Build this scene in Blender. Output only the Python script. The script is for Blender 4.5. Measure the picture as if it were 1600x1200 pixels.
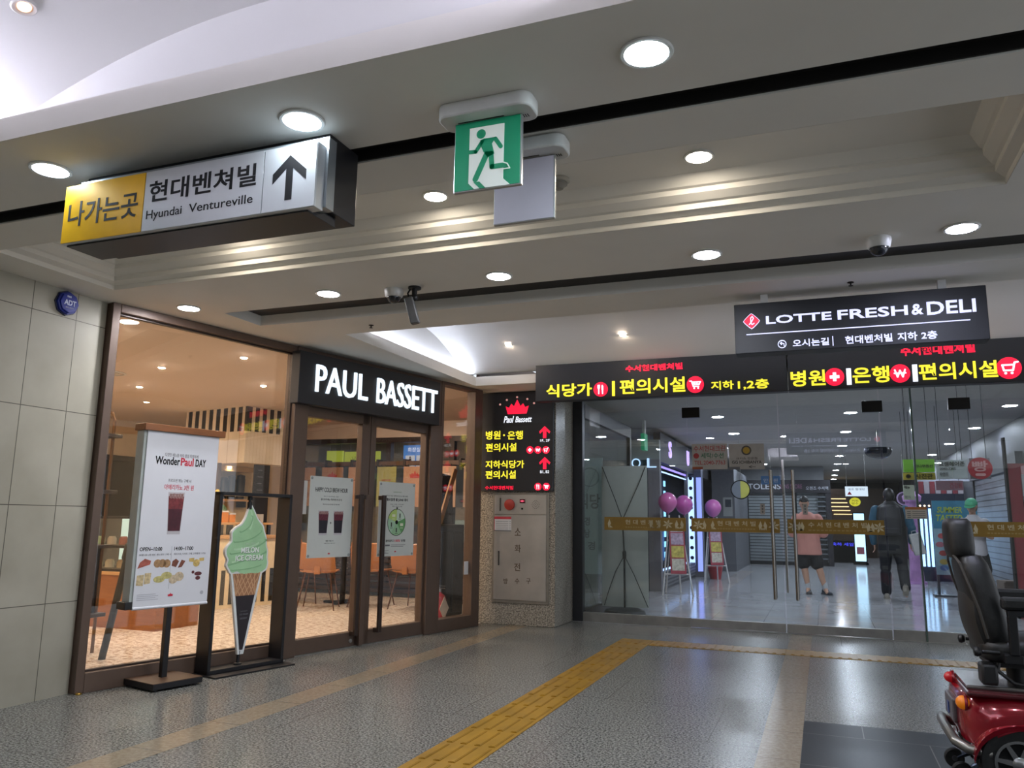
import bpy, bmesh, math, random
from mathutils import Vector, Matrix
random.seed(7)
SC = bpy.context.scene
COL = SC.collection
for _o in list(bpy.data.objects):
    bpy.data.objects.remove(_o)

# ------------------------------------------------------------------ camera
F_PX = 1239.73            # focal length in pixels of the 1600x1200 frame
CAM_H = 1.15
YAW, PITCH, ROLL = (math.radians(a) for a in (-21.198, 9.686, 0.818))
_F = Vector((math.sin(YAW)*math.cos(PITCH), math.cos(YAW)*math.cos(PITCH), math.sin(PITCH)))
_R = Vector((math.cos(YAW), -math.sin(YAW), 0))
_U = _R.cross(_F)
CR = _R*math.cos(ROLL) + _U*math.sin(ROLL)
CU = -_R*math.sin(ROLL) + _U*math.cos(ROLL)
CP = Vector((0, 0, CAM_H))
cam = bpy.data.objects.new('camera', bpy.data.cameras.new('camera'))
COL.objects.link(cam)
cam.matrix_world = Matrix(((CR.x, CU.x, -_F.x, 0), (CR.y, CU.y, -_F.y, 0), (CR.z, CU.z, -_F.z, CAM_H), (0, 0, 0, 1)))
cam.data.sensor_fit = 'HORIZONTAL'
cam.data.sensor_width = 36
cam.data.lens = 36*F_PX/1600
cam.data.clip_end = 200
SC.camera = cam

# ------------------------------------------------------------------ world, exposure
W = bpy.data.worlds.new('world'); SC.world = W
W.use_nodes = True
W.node_tree.nodes['Background'].inputs[0].default_value = (0.86, 0.92, 1.0, 1)
W.node_tree.nodes['Background'].inputs[1].default_value = 1.1
SC.view_settings.view_transform = 'Standard'
SC.view_settings.look = 'None'
SC.view_settings.gamma = 1
SC.view_settings.exposure = 0.0
SC.view_settings.use_curve_mapping = False
SC.cycles.transparent_max_bounces = 24
SC.cycles.max_bounces = 10
SC.cycles.diffuse_bounces = 5
SC.cycles.sample_clamp_indirect = 4.0
SC.cycles.caustics_reflective = False

L_HALL = 320.0
L_COFFER = 150.0
L_MALL = 300.0
L_CAFE = 2400.0
L_NEAR_COVE = 72.0   # LED strips of the near vault
L_COVE = 28.0

# ------------------------------------------------------------------ points from the photograph's lines of sight
def ray(px, py):
    return (px-800)/F_PX*CR - (py-600)/F_PX*CU + _F
def on_z(px, py, z=0.0):
    d = ray(px, py); return CP + d*((z-CAM_H)/d.z)
def on_y(px, py, y):
    d = ray(px, py); return CP + d*(y/d.y)
def on_x(px, py, x):
    d = ray(px, py); return CP + d*(x/d.x)

# ------------------------------------------------------------------ materials
def lin(h):
    h = h.lstrip('#'); out = []
    for i in (0, 2, 4):
        c = int(h[i:i+2], 16)/255
        out.append(c/12.92 if c <= 0.04045 else ((c+0.055)/1.055)**2.4)
    return (*out, 1)
def shade(c, k):
    return (min(1, c[0]*k), min(1, c[1]*k), min(1, c[2]*k), 1)
MATS = {}
def M(name, col, rough=.5, metal=0.0, emit=0.0, var=.06, scale=14.0, spec=.5, bump=0.0, coat=0.0):
    if name in MATS: return MATS[name]
    m = bpy.data.materials.new(name); m.use_nodes = True
    nt = m.node_tree; b = nt.nodes['Principled BSDF']
    c = lin(col)
    b.inputs['Roughness'].default_value = rough
    b.inputs['Metallic'].default_value = metal
    b.inputs['Specular IOR Level'].default_value = spec
    b.inputs['Coat Weight'].default_value = coat
    n = nt.nodes.new('ShaderNodeTexNoise'); n.inputs['Scale'].default_value = scale; n.inputs['Detail'].default_value = 4
    g = nt.nodes.new('ShaderNodeTexCoord'); nt.links.new(g.outputs['Object'], n.inputs['Vector'])
    r = nt.nodes.new('ShaderNodeValToRGB')
    r.color_ramp.elements[0].position = .3; r.color_ramp.elements[1].position = .7
    r.color_ramp.elements[0].color = shade(c, 1-var); r.color_ramp.elements[1].color = shade(c, 1+var)
    nt.links.new(n.outputs['Fac'], r.inputs['Fac']); nt.links.new(r.outputs['Color'], b.inputs['Base Color'])
    if emit:
        b.inputs['Emission Color'].default_value = c; b.inputs['Emission Strength'].default_value = emit
    if bump:
        bp = nt.nodes.new('ShaderNodeBump'); bp.inputs['Strength'].default_value = bump; bp.inputs['Distance'].default_value = .01
        nt.links.new(n.outputs['Fac'], bp.inputs['Height']); nt.links.new(bp.outputs['Normal'], b.inputs['Normal'])
    MATS[name] = m
    return m
def glow(name, col, s=1.0):
    """lit sign face or lamp: mostly emission over a plastic base"""
    if name in MATS: return MATS[name]
    m = bpy.data.materials.new(name); m.use_nodes = True
    b = m.node_tree.nodes['Principled BSDF']; c = lin(col)
    b.inputs['Base Color'].default_value = shade(c, .6); b.inputs['Roughness'].default_value = .5
    b.inputs['Emission Color'].default_value = c; b.inputs['Emission Strength'].default_value = s
    MATS[name] = m
    return m
def glass(name, tint=(.93, .96, .95, 1), ior=1.5, rough=0.0, dirt=0.0):
    if name in MATS: return MATS[name]
    m = bpy.data.materials.new(name); m.use_nodes = True
    nt = m.node_tree; nt.nodes.remove(nt.nodes['Principled BSDF'])
    t = nt.nodes.new('ShaderNodeBsdfTransparent'); t.inputs[0].default_value = tint
    g = nt.nodes.new('ShaderNodeBsdfGlossy'); g.inputs['Roughness'].default_value = rough
    f = nt.nodes.new('ShaderNodeFresnel')
    geo = nt.nodes.new('ShaderNodeNewGeometry'); mr = nt.nodes.new('ShaderNodeMapRange')   # same reflectance from both faces of the pane
    mr.inputs['To Min'].default_value = ior; mr.inputs['To Max'].default_value = 1/ior
    nt.links.new(geo.outputs['Backfacing'], mr.inputs['Value']); nt.links.new(mr.outputs[0], f.inputs[0])
    mx = nt.nodes.new('ShaderNodeMixShader')
    nt.links.new(f.outputs[0], mx.inputs[0]); nt.links.new(t.outputs[0], mx.inputs[1]); nt.links.new(g.outputs[0], mx.inputs[2])
    nt.links.new(mx.outputs[0], nt.nodes['Material Output'].inputs[0])
    MATS[name] = m
    return m
def granite(name, light, dark, rough=.2, joint=None, size=(1.5, .79), loc=(0, 0, 0), spec=.5, scale=115, offset=.5, lo=.36, hi=.64):
    m = bpy.data.materials.new(name); m.use_nodes = True
    nt = m.node_tree; b = nt.nodes['Principled BSDF']
    b.inputs['Roughness'].default_value = rough; b.inputs['Specular IOR Level'].default_value = spec
    geo = nt.nodes.new('ShaderNodeNewGeometry')
    n1 = nt.nodes.new('ShaderNodeTexNoise'); n1.inputs['Scale'].default_value = scale; n1.inputs['Detail'].default_value = 3; n1.inputs['Roughness'].default_value = .75
    n2 = nt.nodes.new('ShaderNodeTexNoise'); n2.inputs['Scale'].default_value = 1.3; n2.inputs['Detail'].default_value = 3
    for n in (n1, n2): nt.links.new(geo.outputs['Position'], n.inputs['Vector'])
    r = nt.nodes.new('ShaderNodeValToRGB')
    r.color_ramp.elements[0].position = lo; r.color_ramp.elements[0].color = lin(dark)
    r.color_ramp.elements[1].position = hi; r.color_ramp.elements[1].color = lin(light)
    nt.links.new(n1.outputs['Fac'], r.inputs['Fac'])
    mul = nt.nodes.new('ShaderNodeMix'); mul.data_type = 'RGBA'; mul.blend_type = 'MULTIPLY'; mul.inputs['Factor'].default_value = 1
    rr = nt.nodes.new('ShaderNodeValToRGB'); rr.color_ramp.elements[0].color = (.82, .82, .82, 1); rr.color_ramp.elements[1].color = (1, 1, 1, 1)
    nt.links.new(n2.outputs['Fac'], rr.inputs['Fac'])
    nt.links.new(r.outputs['Color'], mul.inputs['A']); nt.links.new(rr.outputs['Color'], mul.inputs['B'])
    out = mul.outputs['Result']
    if joint:
        mp = nt.nodes.new('ShaderNodeMapping'); mp.inputs['Location'].default_value = loc
        nt.links.new(geo.outputs['Position'], mp.inputs['Vector'])
        br = nt.nodes.new('ShaderNodeTexBrick'); br.offset = offset; br.inputs['Scale'].default_value = 1
        br.inputs['Brick Width'].default_value = size[0]; br.inputs['Row Height'].default_value = size[1]
        br.inputs['Mortar Size'].default_value = .003; br.inputs['Mortar Smooth'].default_value = .3
        nt.links.new(mp.outputs['Vector'], br.inputs['Vector'])
        mj = nt.nodes.new('ShaderNodeMix'); mj.data_type = 'RGBA'
        nt.links.new(br.outputs['Fac'], mj.inputs['Factor'])
        nt.links.new(out, mj.inputs['A']); mj.inputs['B'].default_value = lin(joint)
        out = mj.outputs['Result']
    nt.links.new(out, b.inputs['Base Color'])
    MATS[name] = m
    return m
def tiles(name, col, joint, size, loc, swap, rough=.5, var=.05, spec=.4, offset=0.0, mortar=.003, vscale=2.2):
    """stone / ceramic panels; swap gives which world axes run along and up the panels"""
    m = bpy.data.materials.new(name); m.use_nodes = True
    nt = m.node_tree; b = nt.nodes['Principled BSDF']
    b.inputs['Roughness'].default_value = rough; b.inputs['Specular IOR Level'].default_value = spec
    geo = nt.nodes.new('ShaderNodeNewGeometry')
    sp = nt.nodes.new('ShaderNodeSeparateXYZ'); cb = nt.nodes.new('ShaderNodeCombineXYZ')
    nt.links.new(geo.outputs['Position'], sp.inputs[0])
    nt.links.new(sp.outputs[swap[0]], cb.inputs[0]); nt.links.new(sp.outputs[swap[1]], cb.inputs[1])
    mp = nt.nodes.new('ShaderNodeMapping'); mp.inputs['Location'].default_value = (*loc, 0)
    nt.links.new(cb.outputs[0], mp.inputs['Vector'])
    br = nt.nodes.new('ShaderNodeTexBrick'); br.offset = offset; br.inputs['Scale'].default_value = 1
    br.inputs['Brick Width'].default_value = size[0]; br.inputs['Row Height'].default_value = size[1]
    br.inputs['Mortar Size'].default_value = mortar; br.inputs['Mortar Smooth'].default_value = .2; br.inputs['Bias'].default_value = 0
    c = lin(col)
    br.inputs['Color1'].default_value = shade(c, 1-var); br.inputs['Color2'].default_value = shade(c, 1+var); br.inputs['Mortar'].default_value = lin(joint)
    nt.links.new(mp.outputs['Vector'], br.inputs['Vector'])
    n2 = nt.nodes.new('ShaderNodeTexNoise'); n2.inputs['Scale'].default_value = vscale; n2.inputs['Detail'].default_value = 6
    nt.links.new(geo.outputs['Position'], n2.inputs['Vector'])
    rr = nt.nodes.new('ShaderNodeValToRGB'); rr.color_ramp.elements[0].position = .3; rr.color_ramp.elements[1].position = .75
    rr.color_ramp.elements[0].color = (.74, .73, .70, 1); rr.color_ramp.elements[1].color = (1, 1, 1, 1)
    nt.links.new(n2.outputs['Fac'], rr.inputs['Fac'])
    mul = nt.nodes.new('ShaderNodeMix'); mul.data_type = 'RGBA'; mul.blend_type = 'MULTIPLY'; mul.inputs['Factor'].default_value = 1
    nt.links.new(br.outputs['Color'], mul.inputs['A']); nt.links.new(rr.outputs['Color'], mul.inputs['B'])
    nt.links.new(mul.outputs['Result'], b.inputs['Base Color'])
    MATS[name] = m
    return m
def wood(name, col, rough=.45, scale=(1.5, 14, 14)):
    m = bpy.data.materials.new(name); m.use_nodes = True
    nt = m.node_tree; b = nt.nodes['Principled BSDF']; c = lin(col)
    b.inputs['Roughness'].default_value = rough
    tc = nt.nodes.new('ShaderNodeTexCoord'); mp = nt.nodes.new('ShaderNodeMapping'); mp.inputs['Scale'].default_value = scale
    n = nt.nodes.new('ShaderNodeTexNoise'); n.inputs['Scale'].default_value = 3; n.inputs['Detail'].default_value = 6
    r = nt.nodes.new('ShaderNodeValToRGB'); r.color_ramp.elements[0].color = shade(c, .7); r.color_ramp.elements[1].color = shade(c, 1.2)
    nt.links.new(tc.outputs['Object'], mp.inputs[0]); nt.links.new(mp.outputs[0], n.inputs['Vector'])
    nt.links.new(n.outputs['Fac'], r.inputs['Fac']); nt.links.new(r.outputs['Color'], b.inputs['Base Color'])
    MATS[name] = m
    return m

white_paint = M('white_ceiling_paint', '#e4e1da', .75, var=.025, scale=2.5)
cove_paint = M('cove_paint', '#dcdcda', .8, var=.02, scale=2)
slot_dark = M('painted_slot_shade', '#1c1a19', .6)  # near-black colour paints in the shade of slots and seams
hall_floor = granite('hall_granite', '#979791', '#3a3b39', .24, joint='#575450', size=(1.49, .79), loc=(-.12, .19, 0), spec=.24, scale=80, lo=.40, hi=.60)
strip_stone = granite('beige_strip_stone', '#9a8e7b', '#857864', .22, joint='#5f584d', size=(40, .56), loc=(20.3, .1, 0), scale=40, offset=0, spec=.32)
dark_tile = granite('dark_floor_tile', '#212124', '#161618', .34, joint='#6f6d69', size=(.635, .62), loc=(.16, 0, 0), scale=60, spec=.16)
pillar_stone = granite('pillar_granite', '#bcb5a6', '#57524a', .28, scale=70, lo=.40, hi=.60)
wall_stone = tiles('beige_stone_panel', '#a9a597', '#57534a', (.323, .613), (-3.765+.323*20, -.583+.613*5), (1, 2), .55, var=.04)
mall_floor_m = tiles('mall_floor_tile', '#c2c3c8', '#7d7d80', (.6, .6), (.1, .2), (0, 1), .12, var=.02, spec=.6)
cafe_floor_m = granite('cafe_terrazzo', '#efe4d6', '#a88b6f', .32, scale=20, lo=.42, hi=.52)
cafe_ceiling_m = M('cafe_ceiling_paint', '#ded0c4', .8, var=.02, scale=2)
bronze = M('bronze_frame_metal', '#5b4a3f', .4, .25, var=.05)
bronze_dark = M('dark_bronze_metal', '#3a2f2a', .35, .4)
steel = M('brushed_steel', '#a9a7a2', .3, .95, var=.12, scale=9)
chrome = M('chrome', '#c9c9c9', .12, 1.0, var=.02)
black_metal = M('black_metal', '#17171a', .42, .2)
black_plastic = M('black_plastic', '#141416', .45)
black_face = M('black_sign_face', '#1b1c20', .5)
navy_face = M('dark_navy_sign_face', '#17191f', .5)
white_plastic = M('white_plastic', '#cfcfcc', .4)
paper = M('white_paper', '#d9dadb', .6, var=.015)
ink = M('black_ink', '#0e0e10', .7, spec=.2)
grey_ink = M('grey_ink', '#66676a', .6)
red_ink = M('red_ink', '#c01531', .55)
pane_glass = glass('shop_pane_glass', (.97, .97, .96, 1), 1.8)
door_glass = glass('door_pane_glass', (.93, .96, .95, 1), 1.8)
wood_brown = wood('brown_wood', '#6d4a31')
wood_oak = wood('oak_wood', '#a8703e')
lum_white = glow('lit_white', '#eef4ff', 1.15)
lum_yellow = glow('lit_yellow', '#fff03a', 1.0)
lum_red = glow('lit_red', '#ff1740', 1.0)

# ------------------------------------------------------------------ mesh helpers
def nb(): return bmesh.new()
def box(bm, x0, x1, y0, y1, z0, z1):
    v = [bm.verts.new((x, y, z)) for z in (z0, z1) for y in (y0, y1) for x in (x0, x1)]
    for f in ((0, 1, 3, 2), (4, 6, 7, 5), (0, 4, 5, 1), (2, 3, 7, 6), (0, 2, 6, 4), (1, 5, 7, 3)):
        bm.faces.new([v[i] for i in f])
    return bm
def prism(bm, pts, y0, y1):
    """outline in local x, z pushed from y0 to y1"""
    a = [bm.verts.new((x, y0, z)) for x, z in pts]; b = [bm.verts.new((x, y1, z)) for x, z in pts]
    n = len(pts)
    bm.faces.new(a); bm.faces.new(b[::-1])
    for i in range(n): bm.faces.new((a[i], b[i], b[(i+1) % n], a[(i+1) % n]))
    return bm
def slab(bm, pts, z0, z1):
    a = [bm.verts.new((x, y, z0)) for x, y in pts]; b = [bm.verts.new((x, y, z1)) for x, y in pts]
    n = len(pts)
    bm.faces.new(a[::-1]); bm.faces.new(b)
    for i in range(n): bm.faces.new((a[i], a[(i+1) % n], b[(i+1) % n], b[i]))
    return bm
def frame_of(d):
    d = d.normalized(); u = d.orthogonal().normalized() if abs(d.z) < .999 else Vector((1, 0, 0))
    if abs(d.z) < .999: u = Vector((0, 0, 1)).cross(d).normalized()
    return u, d.cross(u)
def tube(bm, pts, r, n=10, cap=True):
    pts = [Vector(p) for p in pts]; rs = r if isinstance(r, (list, tuple)) else [r]*len(pts)
    rings = []; last = None
    for i, p in enumerate(pts):
        d = (pts[min(i+1, len(pts)-1)] - pts[max(i-1, 0)])
        u, w = frame_of(d)
        if last is not None and u.dot(last) < 0: u, w = -u, -w
        last = u
        rings.append([bm.verts.new(p + (u*math.cos(t) + w*math.sin(t))*rs[i]) for t in [2*math.pi*k/n for k in range(n)]])
    for a, b in zip(rings, rings[1:]):
        for k in range(n): bm.faces.new((a[k], a[(k+1) % n], b[(k+1) % n], b[k]))
    if cap:
        bm.faces.new(rings[0][::-1]); bm.faces.new(rings[-1])
    return bm
def cyl(bm, p, q, r, r2=None, n=20):
    return tube(bm, [p, q], [r, r if r2 is None else r2], n)
def lathe(bm, prof, c=(0, 0, 0), n=28, axis='z', cap=True):
    rings = []
    for r, h in prof:
        ring = []
        for k in range(n):
            t = 2*math.pi*k/n; a, b = r*math.cos(t), r*math.sin(t)
            p = (a, b, h) if axis == 'z' else ((a, h, b) if axis == 'y' else (h, a, b))
            ring.append(bm.verts.new((p[0]+c[0], p[1]+c[1], p[2]+c[2])))
        rings.append(ring)
    for a, b in zip(rings, rings[1:]):
        for k in range(n): bm.faces.new((a[k], a[(k+1) % n], b[(k+1) % n], b[k]))
    if cap:
        for ring in (rings[0], rings[-1]):
            bm.faces.new(ring)
    return bm
def ball(bm, c, s, n=16, m=10, fn=None):
    s = s if isinstance(s, (tuple, list)) else (s, s, s)
    vs = []
    for i in range(1, m):
        ph = math.pi*i/m
        vs.append([(math.sin(ph)*math.cos(2*math.pi*k/n), math.sin(ph)*math.sin(2*math.pi*k/n), math.cos(ph)) for k in range(n)])
    def mk(p):
        p = fn(Vector(p)) if fn else Vector(p)
        return bm.verts.new((c[0]+p[0]*s[0], c[1]+p[1]*s[1], c[2]+p[2]*s[2]))
    top, bot = mk((0, 0, 1)), mk((0, 0, -1))
    rings = [[mk(p) for p in ring] for ring in vs]
    for k in range(n):
        bm.faces.new((top, rings[0][k], rings[0][(k+1) % n]))
        bm.faces.new((bot, rings[-1][(k+1) % n], rings[-1][k]))
        for a, b in zip(rings, rings[1:]):
            bm.faces.new((a[k], b[k], b[(k+1) % n], a[(k+1) % n]))
    return bm
def circle(cx, cz, r, n=28, rz=None):
    return [(cx + r*math.cos(2*math.pi*k/n), cz + (rz or r)*math.sin(2*math.pi*k/n)) for k in range(n)]
def stroke(bm, pts, w, y0, y1, n=8):
    """flat rounded line through x, z points"""
    for (x0, z0), (x1, z1) in zip(pts, pts[1:]):
        a = math.atan2(z1-z0, x1-x0); r = w/2; poly = []
        for k in range(n+1):
            t = a + math.pi/2 + math.pi*k/n; poly.append((x0+r*math.cos(t), z0+r*math.sin(t)))
        for k in range(n+1):
            t = a - math.pi/2 + math.pi*k/n; poly.append((x1+r*math.cos(t), z1+r*math.sin(t)))
        prism(bm, poly, y0, y1)
    return bm
_TX = {}
def glyphs(body, off, shear):
    key = (body, off, shear)
    if key not in _TX:
        c = bpy.data.curves.new('t', 'FONT'); c.body = body; c.size = 1; c.offset = off; c.shear = shear
        c.resolution_u = 3; c.extrude = .5
        o = bpy.data.objects.new('t', c); COL.objects.link(o)
        me = bpy.data.meshes.new_from_object(o.evaluated_get(bpy.context.evaluated_depsgraph_get()))
        bpy.data.objects.remove(o); bpy.data.curves.remove(c)
        _TX[key] = ([tuple(v.co) for v in me.vertices], [tuple(p.vertices) for p in me.polygons])
        bpy.data.meshes.remove(me)
    return _TX[key]
def text(bm, body, x0, x1, z0, z1, y, d=.003, off=.0, shear=0.0, mirror=False):
    """lettering filling the rectangle x0..x1, z0..z1; its face stands at y-d"""
    vs, fs = glyphs(body, off, shear)
    if not vs: return bm
    ax, bx = min(v[0] for v in vs), max(v[0] for v in vs)
    az, bz = min(v[1] for v in vs), max(v[1] for v in vs)
    kx, kz = (x1-x0)/max(bx-ax, 1e-6), (z1-z0)/max(bz-az, 1e-6)
    new = []
    for v in vs:
        u = (v[0]-ax)*kx; u = x1-u if mirror else x0+u
        new.append(bm.verts.new((u, y-d*(v[2]+.5), z0+(v[1]-az)*kz)))
    for f in fs:
        try: bm.faces.new([new[i] for i in f])
        except ValueError: pass
    return bm
def letters(parent, mat, body, x0, x1, z0, z1, y, d=.003, off=.0, shear=0.0, turned=False, name='lettering'):
    """one run of lettering as a part of its sign"""
    bm = text(nb(), body, x0, x1, z0, z1, y, d, off, shear, turned)
    return obj(name, bm, mat, parent, smooth=False)
def line_of_text(bm, body, cx, cz, w, h, y, **k):
    return text(bm, body, cx-w/2, cx+w/2, cz-h/2, cz+h/2, y, **k)

def tag(o, label=None, cat=None, group=None, kind=None):
    if label: o['label'] = label
    if cat: o['category'] = cat
    if group: o['group'] = group
    if kind: o['kind'] = kind
    return o
def obj(name, bm, mat, parent=None, bev=0.0, smooth=True, loc=None, label=None):
    bmesh.ops.recalc_face_normals(bm, faces=bm.faces)
    me = bpy.data.meshes.new(name); bm.to_mesh(me); bm.free()
    me.materials.append(mat)
    if smooth:
        me.shade_smooth(); me.set_sharp_from_angle(angle=.6)
    o = bpy.data.objects.new(name, me); COL.objects.link(o)
    if parent: o.parent = parent
    if loc: o.location = loc
    if bev:
        b = o.modifiers.new('bevel', 'BEVEL'); b.width = bev; b.segments = 2; b.limit_method = 'ANGLE'
    if label: o['label'] = label
    return o
def thing(name, label, cat, loc=(0, 0, 0), rz=0.0, group=None):
    o = bpy.data.objects.new(name, None); o.empty_display_size = .1
    COL.objects.link(o); o.location = loc; o.rotation_euler = (0, 0, rz)
    return tag(o, label, cat, group)
def struct(name, bm=None, mat=None, loc=(0, 0, 0), rz=0.0, bev=0.0, smooth=True):
    if bm is None:
        o = bpy.data.objects.new(name, None); COL.objects.link(o); o.empty_display_size = .1
    else:
        o = obj(name, bm, mat, None, bev, smooth)
    o.location = loc; o.rotation_euler = (0, 0, rz); o['kind'] = 'structure'
    return o
def copy_tree(o, parent=None):
    c = o.copy(); COL.objects.link(c)
    if parent: c.parent = parent
    for ch in o.children: copy_tree(ch, c)
    return c

# the cafe front stands on a line turned 12.9 degrees from the corridor
S0 = Vector((-4.591, 4.006, 0)); SD = Vector((.2226, .9749, 0)); SN = Vector((.9749, -.2226, 0))
SRZ = math.atan2(SD.y, SD.x)
def shop(s, t=0.0, z=0.0):
    """s metres along the cafe front, t metres out into the hall"""
    return S0 + SD*s + SN*t + Vector((0, 0, z))
def on_shop(px, py, t=0.0):
    d = ray(px, py); p = CP + d*(((S0 + SN*t - CP).dot(SN))/d.dot(SN))
    return (p - S0).dot(SD), p.z
# ================================================================== THE SHELL
ZS = 2.605                      # soffit height
def shop_x(y): return -4.591 + .2283*(y-4.006) if y > 4.006 else -4.64
XR = 4.6
struct('floor', box(nb(), -4.75, XR+.1, -5, 9.25, -.1, 0), hall_floor, smooth=False)
struct('trim_1', box(nb(), -3.285, -3.075, -5, 8.487, -.02, .0015), strip_stone, smooth=False)
struct('trim_2', box(nb(), -.36, -.155, -5, 9.15, -.02, .0015), strip_stone, smooth=False)
struct('trim_3', box(nb(), -.155, 2.4, 2.6, 5.255, -.02, .0015), dark_tile, smooth=False)
struct('wall_left', box(nb(), -4.75, -4.597, -5, 4.0, 0, 3.2), wall_stone, smooth=False)
struct('wall_back', box(nb(), -4.75, XR+.15, -5.15, -5, 0, 3.2), M('back_wall_paint', '#8d8a84', .6), smooth=False)

def add_band(bm, y0, y1, x0=None, x1=XR, z0=ZS, z1=ZS+.1):
    a0 = shop_x(y0) if x0 is None else x0; a1 = shop_x(y1) if x0 is None else x0
    b0 = shop_x(y0) if x1 == 'shop' else x1; b1 = shop_x(y1) if x1 == 'shop' else x1
    slab(bm, [(a0, y0), (b0, y0), (b1, y1), (a1, y1)], z0, z1)
bm = nb()
add_band(bm, -5, -1.5)
add_band(bm, -1.5, 2.015, None, -3.05); add_band(bm, -1.5, 2.015, -.43, XR)
add_band(bm, 2.015, 2.542)
add_band(bm, 2.665, 2.95)
add_band(bm, 2.95, 3.77, -4.64, -4.29); add_band(bm, 2.95, 3.77, .81, XR)
add_band(bm, 3.77, 4.006); add_band(bm, 4.006, 4.485)
add_band(bm, 4.485, 4.89, None, -4.0); add_band(bm, 4.485, 4.89, 3.2, XR)
add_band(bm, 4.89, 5.34)
add_band(bm, 5.34, 7.95, None, -3.52); add_band(bm, 5.34, 7.95, 2.75, XR)
add_band(bm, 7.95, 9.3)
ceil = struct('ceiling', bm, white_paint, smooth=False)
# unseen deck added to block stray world light, then the slot lids
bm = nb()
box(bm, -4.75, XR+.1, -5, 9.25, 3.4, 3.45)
obj('light_block_deck', bm, slot_dark, ceil, smooth=False)
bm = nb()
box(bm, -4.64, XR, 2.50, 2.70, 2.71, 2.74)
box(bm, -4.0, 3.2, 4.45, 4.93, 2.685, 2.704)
box(bm, -4.64, XR, 2.543, 2.551, 2.612, 2.712); box(bm, -4.64, XR, 2.656, 2.664, 2.612, 2.712); box(bm, -4.64, XR, 2.551, 2.656, 2.66, 2.712)  # dark lining put in so the slot looks shaded inside
obj('slot_shade_lining', bm, slot_dark, ceil, smooth=False)
# crown moulding round the coffer, stepping inwards and upwards
prof = [(.003, 2.6055), (.003, 2.634), (.045, 2.650), (.045, 2.678), (.06, 2.684), (.095, 2.712), (.095, 2.738), (.11, 2.744), (.15, 2.790)]
bm = nb(); rings = []
for o_, z_ in prof:
    rings.append([bm.verts.new(p) for p in ((-4.29+o_, 2.95+o_, z_), (.81-o_, 2.95+o_, z_), (.81-o_, 3.77-o_, z_), (-4.29+o_, 3.77-o_, z_))])
for a, b in zip(rings, rings[1:]):
    for k in range(4): bm.faces.new((a[k], a[(k+1) % 4], b[(k+1) % 4], b[k]))
bm.faces.new(rings[-1])
obj('coffer_moulding', bm, white_paint, ceil, smooth=False)
# deep vaulted cove over the near hall (axis along the corridor), its foot hidden behind the fascia
bm = nb(); NV = 40; rows = []
VX, VY0, VY1, hw = -2.0, -1.9, 2.40, 1.75
for y in (VY0, VY1):
    rows.append([bm.verts.new((VX-hw+2*hw*k/NV, y, 3.253 - (-hw+2*hw*k/NV)**2/7.4)) for k in range(NV+1)])
for k in range(NV): bm.faces.new((rows[0][k], rows[0][k+1], rows[1][k+1], rows[1][k]))
for y, row in zip((VY0, VY1), rows):
    lo = [bm.verts.new((VX-hw, y, 2.66)), bm.verts.new((VX+hw, y, 2.66))]
    bm.faces.new([lo[0]] + row + [lo[1]])
for s in (0, -1):
    lo = [bm.verts.new((rows[j][s].co.x, rows[j][s].co.y, 2.66)) for j in (0, 1)]
    bm.faces.new((rows[0][s], rows[1][s], lo[1], lo[0]))
obj('near_vault', bm, cove_paint, ceil)
# vaulted cove in front of the glass doors (axis across the corridor)
bm = nb(); rows = []
def vz2(dy):
    dy = abs(dy)
    return 3.06 - dy*dy/4.66 if dy < 1.15 else 2.776 - .494*(dy-1.15) + 1.6*(dy-1.15)**2
for x in (-3.63, 2.86):
    rows.append([bm.verts.new((x, 6.645-1.5+3.0*k/NV, vz2(-1.5+3.0*k/NV))) for k in range(NV+1)])
for k in range(NV): bm.faces.new((rows[0][k], rows[0][k+1], rows[1][k+1], rows[1][k]))
for x, row in zip((-3.63, 2.86), rows):
    lo = [bm.verts.new((x, 6.645-1.5, 2.66)), bm.verts.new((x, 6.645+1.5, 2.66))]
    bm.faces.new([lo[0]] + row + [lo[1]])
obj('far_vault', bm, cove_paint, ceil)
led = glow('cove_led', '#e6ecff', L_COVE)
led2 = glow('near_cove_led', '#ebe8ff', L_NEAR_COVE)
bm = nb()
box(bm, -3.66, -3.60, -1.8, 2.3, 2.706, 2.726); box(bm, -.35, -.31, -1.8, 2.3, 2.706, 2.726); box(bm, -3.5, -.5, -1.84, -1.78, 2.706, 2.726)
obj('near_led_strip', bm, led2, ceil, smooth=False)
bm = nb()
box(bm, -3.575, -3.555, 5.4, 7.9, 2.707, 2.716)
obj('cove_led_strip', bm, led, ceil, smooth=False)
bm = nb(); box(bm, -3.4, 2.6, 5.20, 5.22, 2.706, 2.722)  # hidden strip added on the near ledge to brighten the far vault
obj('added_led_strip', bm, glow('added_cove_led', '#eceeff', L_COVE*3.8), ceil, smooth=False)

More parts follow.
